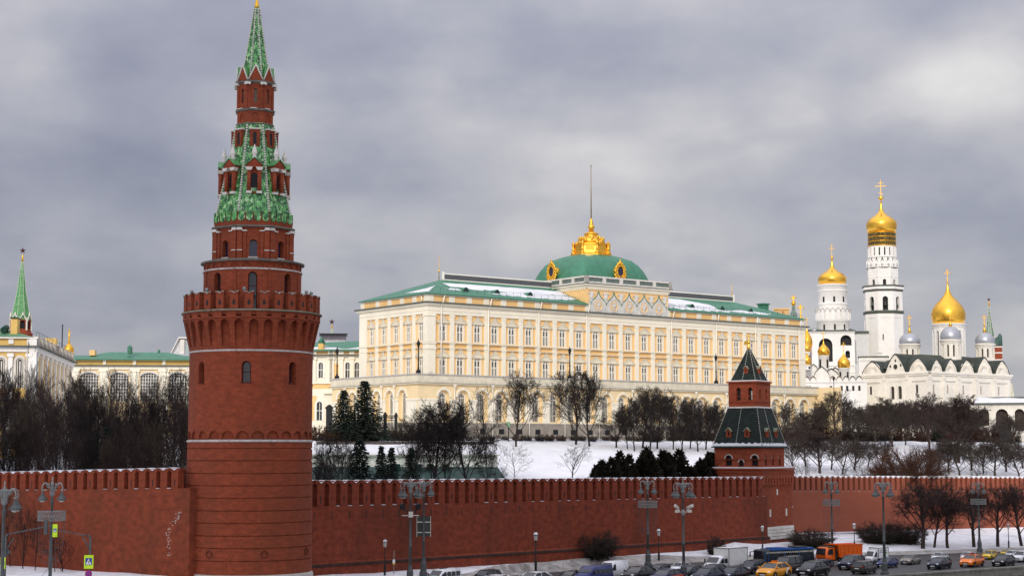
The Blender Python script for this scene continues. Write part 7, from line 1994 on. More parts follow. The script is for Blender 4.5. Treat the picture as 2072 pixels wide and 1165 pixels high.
mb=MB();mb.tube((0,0,-.3),(0,0,Zof(853,D)-zhill(x,D)),.10,.09,6);mb.build('post',IRON,t);mb=MB();zz=Zof(858,D)-zhill(x,D);mb.box(-.32,.32,-.2,.1,zz-.5,zz+.5);mb.build('box',mat('pale_green_box',(.14,.30,.16),.5),t)
D=ground_hit(2037,880);x=Xof(2040,870,D-6)
t=thing('dark_hut','small dark hut with a snowy pitched roof before the arcaded annex','hut',(x,D,16.3));mb=MB();mb.box(-2,2,-1.5,1.5,-.3,4.2);mb.build('wall',mat('dark_board',(.05,.045,.04),.9),t);mb=MB();mb.prism([(-2.4,4.2),(2.4,4.2),(1.2,5.4),(-1.8,5.0)],-1.8,1.8);mb.build('roof',MATS['black_sheet_roof'],t)
for px,lab in((1689,'slim black lamp post before the palace arcade end'),(1620,'slim dark lamp by the crest fence right of the square tower')):
 D=ground_hit(px,892);x=Xof(px,880,D);t=thing('crest_lamp',lab,'lamp',(x,D,zhill(x,D)));hh=Zof(842 if px==1620 else 770,D)-zhill(x,D)
 mb=MB();mb.tube((0,0,-.3),(0,0,hh),.10,.07,6);mb.build('post',IRON,t);mb=MB();mb.lathe([(.1,hh-.1),(.32,hh+.6),(.36,hh+.65),(.05,hh+1.0)],6);mb.build('lantern',IRON,t)
 # ------------------------------------------------------------------ street lamps, signs, parapet
def ornate_lamp(kind):
 """grey cast lamp post with four scrolled arms and bell shaped shades; height 11, origin at the base"""
 t=thing('street_lamp','x','lamp')
 mb=MB();mb.lathe([(.62,0),(.62,.5),(.46,.6),(.46,1.5),(.34,1.7),(.24,2.2)],8,sm=False);mb.build('lamp_base',GREYP,t)
 mb=MB();mb.lathe([(.21,2.1),(.20,4.0),(.24,4.05),(.24,4.2),(.185,4.25),(.14,9.0),(.20,9.05),(.22,9.3),(.14,9.4),(.13,9.9)],12);mb.build('post',GREYP,t)
 mb=MB()
 mb.lathe([(.14,9.7),(.34,9.9),(.2,10.2),(.28,10.45),(.16,10.7),(.2,10.85),(.05,11.15),(.1,11.3),(.02,11.5)],10)
 for k in range(6):
  a=k*PI/3;mb.tube((.2*math.cos(a),.2*math.sin(a),9.9),(.42*math.cos(a),.42*math.sin(a),10.7),.06,.04,5);mb.ell((.44*math.cos(a),.44*math.sin(a),10.75),.1,.1,.14,6,4)
 mb.build('ornament',GREYL,t)
 for k in range(4):
  a=k*PI/2+PI/4*(1 if kind==2 else .35)
  c,s_=math.cos(a),math.sin(a)
  P=[(0.1,9.75),(.32,10.25),(.62,10.68),(1.0,10.9),(1.38,10.85),(1.62,10.6),(1.66,10.3),(1.52,10.15),(1.42,10.3)]
  mb=MB();pts=[(r*c,r*s_,z)for r,z in P];mb.path(pts,.065,6)
  mb.path([(1.0*c,1.0*s_,10.9),(.85*c,.85*s_,10.55),(.7*c,.7*s_,10.5)],.045,5)
  o=mb.build('arm',GREYL,t)
  x,y=1.52*c,1.52*s_
  mb=MB();mb.lathe([(.05,10.2),(.09,10.0),(.2,9.92),(.22,9.78),(.40,9.62),(.56,9.46),(.56,9.38),(.3,9.36)],14,x,y);mb.build('lamp_shade',GREYP,o)
  mb=MB();mb.lathe([(.34,9.37),(.28,9.26),(.05,9.2)],12,x,y);mb.build('lamp_glass',LAMPG,o)
 if kind==1:
  mb=MB()
  for zz in(7.55,8.35):
   n=24
   for k in range(n):
    a0,a1=2*PI*k/n,2*PI*(k+1)/n;mb.tube((1.55*math.cos(a0),1.55*math.sin(a0),zz),(1.55*math.cos(a1),1.55*math.sin(a1),zz),.05,.05,4)
  n=32
  for k in range(n):
   a0,a1=2*PI*k/n,2*PI*(k+1)/n;p=lambda a,q:(1.55*math.cos(a),1.55*math.sin(a),q)
   mb.tube(p(a0,7.55),p(a1,8.35),.03,.03,4);mb.tube(p(a1,7.55),p(a0,8.35),.03,.03,4);mb.tube(p(a0,7.95),p(a1,7.95),.035,.035,4)
  for k in range(4):a=k*PI/2;mb.tube((0,0,7.9),(1.55*math.cos(a),1.55*math.sin(a),7.9),.04,.04,4)
  mb.build('garland_ring',GREYL,t)
  mb=MB();rr=random.Random(3)
  for k in range(26):
   a=2*PI*k/26;L=3.2+1.1*math.sin(a*2)+rr.uniform(-.4,.4);mb.tube((1.5*math.cos(a),1.5*math.sin(a),7.55),(1.45*math.cos(a),1.45*math.sin(a),7.55-L),.010,.010,3)
  for k in range(7):
   a=rr.uniform(0,2*PI);z0=rr.uniform(3.2,5.5);mb.tube((1.4*math.cos(a),1.4*math.sin(a),z0),(1.5*math.cos(a+2.2),1.5*math.sin(a+2.2),z0-rr.uniform(.5,1.6)),.018,.018,4)
  mb.build('hanging_wire',GREYP,t)
 return t
def gpos(px,D,front=True):
 x=Xof(px,1100,D);return x,D,max(0.02,zfront(px,D)-.03)
protos={}
for px,D,ytop,kind,lab in[(103,152,963,1,'grey ornate lamp with a wire ring before the left wall'),(6,128,972,2,'grey ornate lamp cut off by the left edge'),(830,178,964,2,'grey ornate lamp carrying two dark floodlights, left of its close neighbour'),(857,184,964,2,'grey ornate lamp with a square board on its post'),(1311,207,963,1,'grey ornate lamp with a wire ring before the middle of the long wall'),(1383,185,966,2,'grey ornate lamp carrying two white cameras'),(1684,224,966,1,'grey ornate lamp with a wire ring behind the orange dump truck'),(1789,191,966,2,'grey ornate lamp standing before the small delivery truck'),(1982,238,969,1,'grey ornate lamp with a wire ring among the lawn trees')]:
 x,y,zb=gpos(px,D);h=Zof(ytop,D)-zb
 if kind not in protos:o=protos[kind]=ornate_lamp(kind);o.location=(x,y,zb);o['label']=lab;o['group']='ornate grey street lamps'
 else:o=dup(protos[kind],(x,y,zb),0,lab)
 o.scale=(h/11.5*.78,h/11.5*.78,h/11.5);o.rotation_euler=(0,0,face_cam(x,y)+(.2 if px in(830,1383)else .5 if kind==1 else-.1))
 if px==830:
  for q in(-1,1):mb=MB();mb.tube((q*1.1,-.35,8.3),(q*1.1,.35,8.35),.32,.36,12);mb.tube((q*1.1,0,8.1),(0,0,7.6),.05,.05,5);mb.build('floodlight',IRON,o)
  mb=MB();mb.box(-.3,.3,-.35,-.18,7.2,7.8);mb.box(-1.2,1.2,-.05,.05,7.35,7.43);mb.build('control_box',WSTONE,o)
 if px==1383:
  for q in(-1,1):mb=MB();mb.tube((q*1.3,-.6,8.4),(q*.65,.3,8.05),.2,.2,10);mb.box(q*.9-.3,q*.9+.3,-.4,.1,7.6,7.9);mb.tube((q*1.0,-.1,8.2),(0,0,7.3),.05,.05,5);mb.build('camera',WSTONE,o)
  mb=MB();mb.lathe([(.26,7.2),(.3,7.5),(.26,7.9)],10);mb.build('bracket',GREYL,o)
 if px==857:
  mb=MB();mb.box(-1.0,1.0,.2,.3,4.6,6.9);mb.build('board',mat('dark_grey_board',(.05,.055,.05),.7),o)
  mb=MB()
  for a in((-1.06,-1.0,4.55,6.95),(1.0,1.06,4.55,6.95)):mb.box(a[0],a[1],.16,.34,a[2],a[3])
  mb.box(-1,1,.1,.2,6.2,6.3);mb.box(-1,1,.1,.2,5.0,5.1);mb.build('board_frame',WSTONE,o)
  # small lanterns
def lantern():
 t=thing('lantern_post','x','lamp')
 mb=MB();mb.lathe([(.15,0),(.15,1.2),(.10,1.3),(.075,1.4),(.06,3.5)],8);mb.build('post',IRON,t)
 mb=MB();mb.lathe([(.07,3.45),(.20,3.5),(.28,4.05),(.25,4.07)],6,sm=False);mb.build('glass',LAMPG,t)
 mb=MB();mb.lathe([(.36,4.06),(.34,4.12),(.12,4.38),(.05,4.5),(.02,4.62)],6,sm=False);mb.build('cap',IRON,t)
 mb=MB();mb.lathe([(.33,4.14),(.16,4.37),(.12,4.40)],6,sm=False);mb.build('snow_cap',SNOW,t)
 return t
lp=None
for px,D,ytop,lab in[(779,181,1087,'black lantern post leftmost along the long wall'),(1084,199,1072,'black lantern post before the middle of the long wall'),(1333,217,1066,'black lantern post beside the ringed lamp at the long wall'),(1543,231,1060,'black lantern post before the white stone foot of the square tower'),(1729,240,1055,'black lantern post right above the dump truck body'),(2041,247,1056,'black lantern post among the lawn trees at the right')]:
 x,y,zb=gpos(px,D);h=Zof(ytop,D)-zb
 if lp is None:lp=lantern();o=lp;o.location=(x,y,zb);o['label']=lab;o['group']='black lantern posts'
 else:o=dup(lp,(x,y,zb),0,lab)
 o.scale=(h/4.62*.95,h/4.62*.95,h/4.62)
 # pedestrian crossing signs on bent masts
NEON=mat('neon_yellow_panel',(.55,.80,.02),.5,var=.03);BLUE=mat('sign_blue',(.015,.05,.30),.5,var=.04);SWHITE=mat('sign_white',(.82,.82,.80),.5,var=.03);SBLACK=mat('sign_black',(.01,.01,.01),.6)
def crossing_sign(parent,cx,cz,w,h,y):
 s=MB();s.box(cx-w/2,cx+w/2,y-.03,y+.03,cz-h/2,cz+h/2);o=s.build('crossing_sign',NEON,parent)
 a=w*.36;b=a*1.08
 s=MB();s.box(cx-a,cx+a,y-.036,y-.03,cz-b+h*.02,cz+b+h*.02);s.build('blue_field',BLUE,o)
 q=cz+h*.02;s=MB();s.face([(cx-a*.86,y-.040,q-b*.80),(cx+a*.86,y-.040,q-b*.80),(cx,y-.040,q+b*.85)]);s.build('white_triangle',SWHITE,o)
 s=MB();n=10;yy=y-.044
 s.face([(cx+.07*w+.045*w*math.cos(2*PI*k/n),yy,q+b*.38+.045*w*math.sin(2*PI*k/n))for k in range(n)])
 def limb(p0,p1,t0,t1):
  d=Vector((p1[0]-p0[0],p1[1]-p0[1]));nn=Vector((-d.y,d.x)).normalized()
  s.face([(cx+(p0[0]+nn.x*t0)*w,yy,q+(p0[1]+nn.y*t0)*w),(cx+(p0[0]-nn.x*t0)*w,yy,q+(p0[1]-nn.y*t0)*w),(cx+(p1[0]-nn.x*t1)*w,yy,q+(p1[1]-nn.y*t1)*w),(cx+(p1[0]+nn.x*t1)*w,yy,q+(p1[1]+nn.y*t1)*w)][::-1])
 limb((.05,.10),(.0,-.06),.035,.03);limb((.0,-.06),(-.10,-.26),.03,.02);limb((.0,-.06),(.08,-.14),.03,.025);limb((.08,-.14),(.10,-.26),.025,.02);limb((.04,.07),(-.09,.0),.02,.015);limb((.05,.07),(.12,-.03),.02,.015)
 for k in range(4):limb((-.24+.13*k,-.262),(-.17+.13*k,-.262),.008,.008)
 s.build('walking_figure',SBLACK,o)
 return o
DS=150.0;th0=0.0
def sgn(px,py):return(Xof(px,py,DS),Zof(py,DS))
for pole_px,arm_end,pts,labels in((12,None,[(12,1175),(12,1085),(16,1080),(60,1071),(112,1061)],'bent grey sign mast at the left edge with crossing signs on its arm'),(183,None,[(183,1178),(183,1086),(178,1083),(150,1078),(117,1072)],'bent grey sign mast with a yellow crossing sign left of the round tower')):
 x0,_=sgn(pole_px,1130);t=thing('sign_mast',labels,'sign',(x0,DS,0.4))
 P=[(sgn(*p)[0]-x0,0,max(-.6,sgn(*p)[1]-.4))for p in pts]
 P[0]=(P[1][0],0,0)
 mb=MB();mb.path(P[:3],.10,8);mb.path(P[2:],.055,6)
 q=1 if pole_px>100 else-1
 a=sgn(pole_px-q*16,1085 if q>0 else 1088);b=sgn(pole_px,1112);mb.tube((a[0]-x0,0,a[1]-.4),(b[0]-x0,0,b[1]-.4),.06,.06,6)
 mb.build('mast',GREYP,t)
 W2=lambda px,py:(sgn(px,py)[0]-x0,sgn(px,py)[1]-.4)
 if pole_px>100:
  c=W2(180.5,1135.5);crossing_sign(t,c[0],c[1],Wm(18.5,1135,DS),Wm(27,1135,DS),-.16)
  c=W2(180,1160);r=Wm(7.2,1160,DS);s=MB();n=24
  s.tube((c[0],-.16,c[1]),(c[0],-.12,c[1]),r,r,24);o=s.build('no_stopping_sign',mat('sign_red',(.40,.02,.10),.5),t)
  s=MB();s.face([(c[0]+r*.76*math.cos(2*PI*k/n),-.166,c[1]+r*.76*math.sin(2*PI*k/n))for k in range(n)]);s.build('blue_field',mat('sign_violet',(.10,.04,.30),.5),o)
  s=MB()
  for a in(PI/4,-PI/4):
   ca,sa_=math.cos(a),math.sin(a);L_=r*.78;w_=r*.11
   s.face([(c[0]+ca*e*L_-sa_*f*w_,-.170-.002*(a>0),c[1]+sa_*e*L_+ca*f*w_)for e,f in((-1,-1),(1,-1),(1,1),(-1,1))])
  s.build('red_cross',MATS['sign_red'],o)
 else:
  c=W2(112,1072.5);crossing_sign(t,c[0],c[1],Wm(9.5,1072,DS),Wm(25.5,1072,DS),-.12)
  c=W2(7,1138);crossing_sign(t,c[0],c[1],Wm(10,1138,DS),Wm(23,1138,DS),-.16)
  c=W2(13,1116);s=MB();r=Wm(8,1116,DS);s.prism([(c[0]-r,c[1]),(c[0],c[1]-r),(c[0]+r,c[1]),(c[0],c[1]+r)],.1,.14);s.build('sign_back',GREYP,t)
  c=W2(95,1068);s=MB();s.box(c[0]-.25,c[0]+.05,-.1,.25,c[1]-.55,c[1]+.75);s.build('sign_back',GREYP,t)
D=183;x=Xof(797,1140,D);t=thing('bus_stop_sign','thin post with a tiny yellow and white plate before the long wall','sign',(x,D,.5))
mb=MB();mb.tube((0,0,-.5),(0,0,Zof(1113,D)-.5),.04,.04,6);mb.build('post',GREYL,t);mb=MB();mb.box(-.13,.13,-.08,-.04,Zof(1138,D)-.5,Zof(1131,D)-.5);o=mb.build('plate',SWHITE,t);mb=MB();mb.box(-.13,.13,-.085,-.04,Zof(1141,D)-.5,Zof(1138,D)-.5);mb.build('yellow_strip',mat('yellow_strip',(.6,.4,.05),.5),o)
# river parapet
a=(Xof(1690,1169,172),172.0);Dq=Dof(1143,1.05);b=(Xof(2072,1143,Dq),Dq);Da=Dof(1165,1.05);a=(Xof(1750,1165,Da),Da)
dv=Vector((b[0]-a[0],b[1]-a[1]));L_=dv.length;rot=math.atan2(dv.y,dv.x);dn=dv.normalized()
t=thing('river_parapet','weathered granite parapet at the bottom right corner before the cars','wall',(a[0],a[1],0),rot)
n=11;blk=MB()
for i in range(-14,26):
 x0=i*2.6;blk.box(x0+.012,x0+2.588,-.45,-.02,-.2,.86)
blk.build('granite_block',CONC,t)
mb=MB();
for i in range(-14,26):mb.box(i*2.6+.006,i*2.6+2.594,-.55,.08,.862,1.05)
mb.build('coping',CONC,t)
# ------------------------------------------------------------------ vehicles
def loft(mb,secs,m=0,caps=True):
 rows=[[mb.av(*p)for p in s]for s in secs];n=len(rows[0])
 for A,B in zip(rows[:-1],rows[1:]):
  for i in range(n-1):mb.f.append([A[i],A[i+1],B[i+1],B[i]]);mb.m.append(m);mb.sm.append(True)
 if caps:
  mb.f.append(rows[0][::-1]);mb.m.append(m);mb.sm.append(False);mb.f.append(rows[-1]);mb.m.append(m);mb.sm.append(False)
def carsec(x,hw,z0,zs,zt,r=.12):
 """closed body section at station x: sill z0, shoulder zs, top zt"""
 return[(x,-hw*.86,z0),(x,-hw*.97,z0+.08),(x,-hw,(z0+zs)/2+.05),(x,-hw*.97,zs-.04),(x,-hw*.86,zt-.01),(x,-hw*.4,zt+.025),(x,hw*.4,zt+.025),(x,hw*.86,zt-.01),(x,hw*.97,zs-.04),(x,hw,(z0+zs)/2+.05),(x,hw*.97,z0+.08),(x,hw*.86,z0),(x,-hw*.86,z0)]
def wheel(parent,x,y,r,w_=.22):
 s=MB(lambda a,b,c:(x+a,y+b,r+c));q=1 if y>0 else-1
 n=18
 for k in range(n):
  a0,a1=2*PI*k/n,2*PI*(k+1)/n
  R_=[(r*.66,w_/2),(r*.95,w_/2),(r,w_/2-.04),(r,-w_/2)]
  for(ra,ya),(rb,yb)in zip(R_[:-1],R_[1:]):
   s.face([(ra*math.cos(a0),q*ya,ra*math.sin(a0)),(ra*math.cos(a1),q*ya,ra*math.sin(a1)),(rb*math.cos(a1),q*yb,rb*math.sin(a1)),(rb*math.cos(a0),q*yb,rb*math.sin(a0))],sm=True)
 o=s.build('wheel',TYRE,parent)
 s=MB(lambda a,b,c:(x+a,y+b,r+c));yy=q*(w_/2-.03)
 s.face([(r*.67*math.cos(2*PI*k/n),yy-q*.03,r*.67*math.sin(2*PI*k/n))for k in range(n)],1)
 for k in range(5):
  a=2*PI*k/5;s.tube((0,yy,0),(r*.64*math.cos(a),yy,r*.64*math.sin(a)),r*.10,r*.08,4)
 for k in range(n):
  a0,a1=2*PI*k/n,2*PI*(k+1)/n;s.tube((r*.63*math.cos(a0),yy,r*.63*math.sin(a0)),(r*.63*math.cos(a1),yy,r*.63*math.sin(a1)),.03,.03,4)
 s.build('rim',[RIM,TYRE],o)
def car(kind,pm,dark_roof=False):
 """+x is the nose; returns the thing"""
 t=thing('car','x','car')
 K={'sedan':dict(L=4.75,W=1.82,H=1.45,hood=.98,belt=.96,xs=(-2.05,-1.15,.35,1.25),deck=1.03,r=.32),'hatch':dict(L=4.2,W=1.78,H=1.48,hood=.98,belt=.96,xs=(-2.0,-1.7,.3,1.15),deck=1.0,r=.31),'suv':dict(L=4.7,W=1.9,H=1.72,hood=1.12,belt=1.10,xs=(-2.25,-1.95,.45,1.25),deck=1.12,r=.37),'coupe_suv':dict(L=4.75,W=1.94,H=1.64,hood=1.10,belt=1.08,xs=(-2.2,-.75,.40,1.30),deck=1.16,r=.38),'minivan':dict(L=5.0,W=1.95,H=1.95,hood=1.15,belt=1.12,xs=(-2.4,-2.25,1.0,1.75),deck=1.12,r=.34)}[kind]
 L,W,H=K['L'],K['W'],K['H'];h=W/2;x0,x1=-L/2,L/2;xb,xrb,xrf,xw=K['xs'];bt=K['belt'];r=K['r']
 s=MB()
 st=[(x0,h*.80,.42,.78,.82),(x0+.06,h*.92,.30,.90,K['deck']-.05),(x0+.35,h*.98,.22,.93,K['deck']),(xb+.1,h,.20,.94,bt+.03),(-.6,h,.20,.93,bt),(.5,h,.20,.93,bt),(xw-.05,h,.20,.92,bt+.02),(xw+.45,h*.99,.20,.88,K['hood']-.04),(x1-.45,h*.96,.22,.80,K['hood']-.13),(x1-.12,h*.88,.26,.68,K['hood']-.26),(x1,h*.74,.34,.58,K['hood']-.36)]
 loft(s,[carsec(*a)for a in st]);body=s.build('body',pm,t)
 # glasshouse
 s=MB();g0,g1=h*.88,h*.70
 zb=bt-.02;zt=H-.05
 A=[(xb,-g0,zb),(xw,-g0,zb),(xw,g0,zb),(xb,g0,zb)];Bt=[(xrb,-g1,zt),(xrf,-g1,zt),(xrf,g1,zt),(xrb,g1,zt)]
 for i in range(4):j=(i+1)%4;s.face([A[i],A[j],Bt[j],Bt[i]])
 s.build('window',GLASS_D,t)
 s=MB()
 rm=GLASS_D if dark_roof else pm
 loft(s,[[(xrb-.05,-g1,zt-.02),(xrb-.05,-g1*.6,zt+.02),(xrb-.05,g1*.6,zt+.02),(xrb-.05,g1,zt-.02)],[(xrb+.25,-g1-.03,zt-.01),(xrb+.25,-g1*.6,zt+.055),(xrb+.25,g1*.6,zt+.055),(xrb+.25,g1+.03,zt-.01)],[((xrb+xrf)/2,-g1-.04,zt),((xrb+xrf)/2,-g1*.6,zt+.07),((xrb+xrf)/2,g1*.6,zt+.07),((xrb+xrf)/2,g1+.04,zt)],[(xrf-.15,-g1-.03,zt-.01),(xrf-.15,-g1*.6,zt+.05),(xrf-.15,g1*.6,zt+.05),(xrf-.15,g1+.03,zt-.01)],[(xrf+.05,-g1,zt-.03),(xrf+.05,-g1*.6,zt+.01),(xrf+.05,g1*.6,zt+.01),(xrf+.05,g1,zt-.03)]],caps=False)
 for q in(-1,1):
  s.tube((xw+.02,q*g0,zb),(xrf+.02,q*(g1+.01),zt),.05,.045,5);s.tube((xb-.03,q*g0,zb),(xrb-.03,q*(g1+.01),zt),.10,.06,5)
  mx=(xrb+xrf)/2+.12;s.tube((mx,q*(g0+.005),zb),(mx-.08,q*(g1+.015),zt),.04,.04,4)
  s.tube((xb,q*(g0+.02),zb+.01),(xw,q*(g0+.02),zb+.01),.025,.025,4)
  if kind in('suv','minivan','coupe_suv'):m2=xrb+.45;s.tube((m2-.05,q*(g0+.005),zb),(m2,q*(g1+.015),zt),.06,.05,4)
 s.build('roof',rm if False else pm,t)if not dark_roof else s.build('roof',GLASS_D,t)
 for q in(-1,1):
  s=MB();s.ell((x1-.24,q*h*.62,K['hood']-.30),.20,.22,.085,8,6);s.build('headlight',HEADL,t)
  s=MB();s.ell((x0+.06,q*h*.72,.86),.07,.24,.09,8,6);s.build('tail_light',REDL,t)
  s=MB();s.ell((xw-.18,q*(h+.10),bt+.06),.10,.12,.085,8,6);s.build('mirror',pm,t)
  for xx in(x0+.92,x1-.90):wheel(t,xx,q*(h-.10),r)
  s=MB();s.box(-.62,-.46,q*h-.0 if q>0 else q*h-.02,q*h+.02 if q>0 else q*h,.78,.81);s.build('door_handle',RIM,t)
 s=MB();s.box(x1-.06,x1+.015,-h*.42,h*.42,.46,.62);s.box(x1-.14,x1-.0,-h*.6,h*.6,.26,.36);s.build('grille',SBLACK,t)
 s=MB();s.box(x1+.01,x1+.03,-.26,.26,.38,.48);s.build('number_plate',PLATE,t)
 s=MB();s.box(x0-.02,x0+.02,-.26,.26,.62,.73);s.build('number_plate',PLATE,t)
 s=MB()
 for q in(-1,1):
  for xx in(x0+.92,x1-.90):
   n=10
   for k in range(n):a0,a1=PI*k/n,PI*(k+1)/n;s.tube((xx+(r+.06)*math.cos(a0),q*(h-.015),r+(r+.06)*math.sin(a0)),(xx+(r+.06)*math.cos(a1),q*(h-.015),r+(r+.06)*math.sin(a1)),.05,.05,4)
  s.tube((x0+1.3,q*(h-.05),.22),(x1-1.3,q*(h-.05),.22),.05,.05,4)
 s.build('arch_trim',SBLACK,t)
 t['height']=H+.02
 return t
PAINT={'black':(.010,.010,.012),'navy':(.012,.016,.035),'blue':(.012,.02,.12),'deep_blue':(.012,.018,.065),'dark_grey':(.035,.036,.038),'white':(.72,.72,.73),'taxi':(.80,.33,.012),'orange':(.85,.20,.015),'yellow':(.72,.48,.02),'brown':(.055,.047,.040),'beige':(.22,.20,.17),'teal':(.02,.035,.035)}
HEAD=R(40)
def place_vehicle(t,px,ytop,D,H,lab,cat,group,away=False,dang=0.0,kx=1.0):
 zt=Zof(ytop,D);k=zt/H
 x=Xof(px,ytop,D)
 t.location=(x,D,.02);t.rotation_euler=(0,0,-(PI/2+R(35)+dang)+(PI if away else 0))
 t.scale=(k*kx,k,k);t['label']=lab;t['category']=cat
 if group:t['group']=group
 if 'height' in t:del t['height']
 return t
CARS={}
def add_car(kind,col,px,ytop,D,lab,away=False,dark_roof=False,extra=None):
 key=(kind,col,dark_roof)
 H={'sedan':1.47,'hatch':1.50,'suv':1.74,'coupe_suv':1.66,'minivan':1.97}[kind]
 if key not in CARS or extra:t=car(kind,paint(col,PAINT[col]),dark_roof);CARS.setdefault(key,t)if not extra else None
 else:t=copy_tree(CARS[key])
 if extra:extra(t)
 return place_vehicle(t,px,ytop,D,H,lab,'car','cars on the embankment road',away)
def taxi_extra(t):
 s=MB();s.box(-.35,-.15,-.3,.3,1.47,1.62);s.build('taxi_sign',paint('orange',PAINT['orange']),t)
 for q in(-1,1):
  s=MB();y=q*.925
  pts=[(-1.55,.95),(-1.2,.62),(-1.05,.28),(-.75,.28),(-.95,.72),(-1.22,1.0)]
  s.face([(x,y,z)for x,z in(pts if q<0 else pts[::-1])]);o=s.build('white_patch',SWHITE,t)
  s=MB();y=q*.931;pts=[(-1.05,.28),(-.40,.28),(-.72,.62)];s.face([(x,y,z)for x,z in(pts if q<0 else pts[::-1])]);s.build('dark_arrow',SBLACK,o)
for a in[('sedan','taxi',1565,1137,189,'bright yellow orange taxi with a white patch on its rear door'),('sedan','navy',1484,1145,186,'dark blue grey sedan left of the bright taxi'),('suv','dark_grey',1522,1132,196,'dark grey offroad car behind the bright taxi'),('minivan','black',1594,1124,197,'black minibus right behind the bright taxi'),('sedan','black',1644,1134,192,'black sedan right of the bright taxi'),('suv','deep_blue',1661,1131,202,'dark blue car half hidden behind the black sedan, under the dump truck'),('suv','navy',1722,1122,203,'dark navy offroad car with lit headlight below the orange dump truck'),('sedan','blue',1795,1127,206,'blue sedan behind the foot of the lamp post'),('sedan','beige',1842,1121,212,'grey beige sedan left of the white coupe'),('coupe_suv','white',1901,1117,217,'white coupe like car with a dark bonnet car before it'),('sedan','navy',1900,1126,204,'black blue sedan in front of the white coupe'),('suv','white',1958,1116,219,'white offroad car behind the orange taxi'),('suv','yellow',2002,1113,222,'yellow car behind the black limousine'),('sedan','black',2030,1121,209,'long black limousine with bright grille near the right edge'),('suv','yellow',2032,1112,232,'second yellow car, the one farther back near the right edge'),('suv','white',2046,1113,224,'white car half hidden before the rightmost white car'),('suv','white',2066,1114,217,'rightmost white car cut by the right edge'),('sedan','navy',1431,1147,183,'navy sedan right of the camera lamp post'),('sedan','black',1443,1140,191,'black sedan half hidden under the white box truck'),('sedan','black',1292,1144,185,'black sedan right of the white cargo van'),('hatch','dark_grey',1334,1140,196,'small dark car behind the black sedan at the ringed lamp'),('suv','white',1376,1137,197,'white car behind the camera lamp post'),('sedan','teal',1396,1143,190,'dark greenish sedan in front of the white car at the camera lamp'),('sedan','black',1158,1153,183,'dark car mostly below the frame left of the blue van'),('suv','black',984,1152,182,'black car behind a white roof at the bottom edge'),('sedan','white',1000,1162,172,'white car of which only the roof shows at the bottom edge'),('sedan','white',1080,1156,177,'white hatchback roof at the bottom edge left of the blue van'),]:add_car(*a,extra=taxi_extra if a[1]=='taxi' else None)
def or_taxi(t):
 s=MB();s.box(-.35,-.15,-.3,.3,1.47,1.62);s.build('taxi_sign',REDL,t)
add_car('sedan','orange',1966,1121,208,'orange taxi with a red roof sign left of the black limousine',extra=or_taxi)
add_car('hatch','brown',1748,1133,196,'muddy brown hatchback driving away with red tail lights',away=True)
def share_car(t):
 for q in(-1,1):
  y=q*.93
  for name,m,pts in(('orange_door',paint('orange_door',(.75,.10,.02)),[(-1.6,.35),(.4,.35),(.3,.9),(-1.7,.9)]),):
   s=MB();s.face([(x,y,z)for x,z in(pts if q<0 else pts[::-1])]);o=s.build(name,m,t)
  s=MB();y=q*.936;pts=[(-.9,.4),(.1,.4),(-.2,.72),(-.7,.82)];s.face([(x,y,z)for x,z in(pts if q<0 else pts[::-1])]);s.build('white_patch',SWHITE,o)
  s=MB();y=q*.941;pts=[(-.55,.42),(0,.42),(-.3,.66)];s.face([(x,y,z)for x,z in(pts if q<0 else pts[::-1])]);s.build('green_patch',mat('teal_patch',(.02,.22,.15),.4),o)
add_car('sedan','deep_blue',1348,1150,180,'blue car with orange and white patches on its doors before the camera lamp',extra=share_car)
def van(body,H,glass_sides,L=5.3,W=1.98,mbody=None,nm='van'):
 t=thing(nm,'x','van');h=W/2;x0,x1=-L/2,L/2;s=MB()
 st=[(x0,h*.93,.35,H*.55,H-.12),(x0+.1,h,.28,H*.5,H-.02),(-.3,h,.26,H*.5,H),(x1-1.9,h,.26,H*.5,H-.02),(x1-1.55,h,.26,H*.5,H-.12),(x1-.80,h*.99,.26,1.05,1.28),(x1-.2,h*.94,.28,.85,1.08),(x1,h*.85,.36,.7,.88)]
 loft(s,[carsec(*a)for a in st]);s.build('body',body,t)
 s=MB();s.face([(x1-.86,-h*.80,1.32),(x1-.86,h*.80,1.32),(x1-1.52,h*.74,H-.2),(x1-1.52,-h*.74,H-.2)]);
 s.v=[(a+.05,b,c+.03)for a,b,c in s.v];s.build('windscreen',GLASS_D,t)
 s=MB()
 for q in(-1,1):
  y=q*(h+.006)
  ws=[[(x1-1.05,1.22),(x1-2.1,1.22),(x1-2.1,H-.34),(x1-1.65,H-.36)]]
  if glass_sides:
   n=3;a=x1-2.25;e=x0+.3;
   for k in range(n):u=a+(e-a)*k/n;v=a+(e-a)*(k+1)/n+.14;ws.append([(u,1.2),(v,1.2),(v,H-.34),(u,H-.34)])
  for w_ in ws:s.face([(x,y*(1-.06*(z>1.5)),z)for x,z in(w_ if q>0 else w_[::-1])])
 s.build('side_window',GLASS_D,t)
 for q in(-1,1):
  s=MB();s.ell((x1-.16,q*h*.66,.88),.16,.2,.13,8,6);s.build('headlight',HEADL,t)
  s=MB();s.ell((x1-1.1,q*(h+.13),1.4),.1,.13,.2,8,6);s.build('mirror',SBLACK,t)
  for xx in(x0+1.0,x1-.95):wheel(t,xx,q*(h-.1),.34)
 s=MB();s.box(x1-.03,x1+.02,-h*.6,h*.6,.5,.68);s.build('grille',SBLACK,t)
 s=MB();s.box(x1+.01,x1+.035,-.26,.26,.40,.5);s.build('number_plate',PLATE,t)
 return t
t=van(paint('white',PAINT['white']),2.1,True);place_vehicle(t,897,1149.5,178,2.12,'white minibus with dark side windows at the bottom edge left of the black car','van',None)
s=MB();s.box(-.5,.5,-.3,.3,2.10,2.2);s.build('roof_hatch',SBLACK,t)
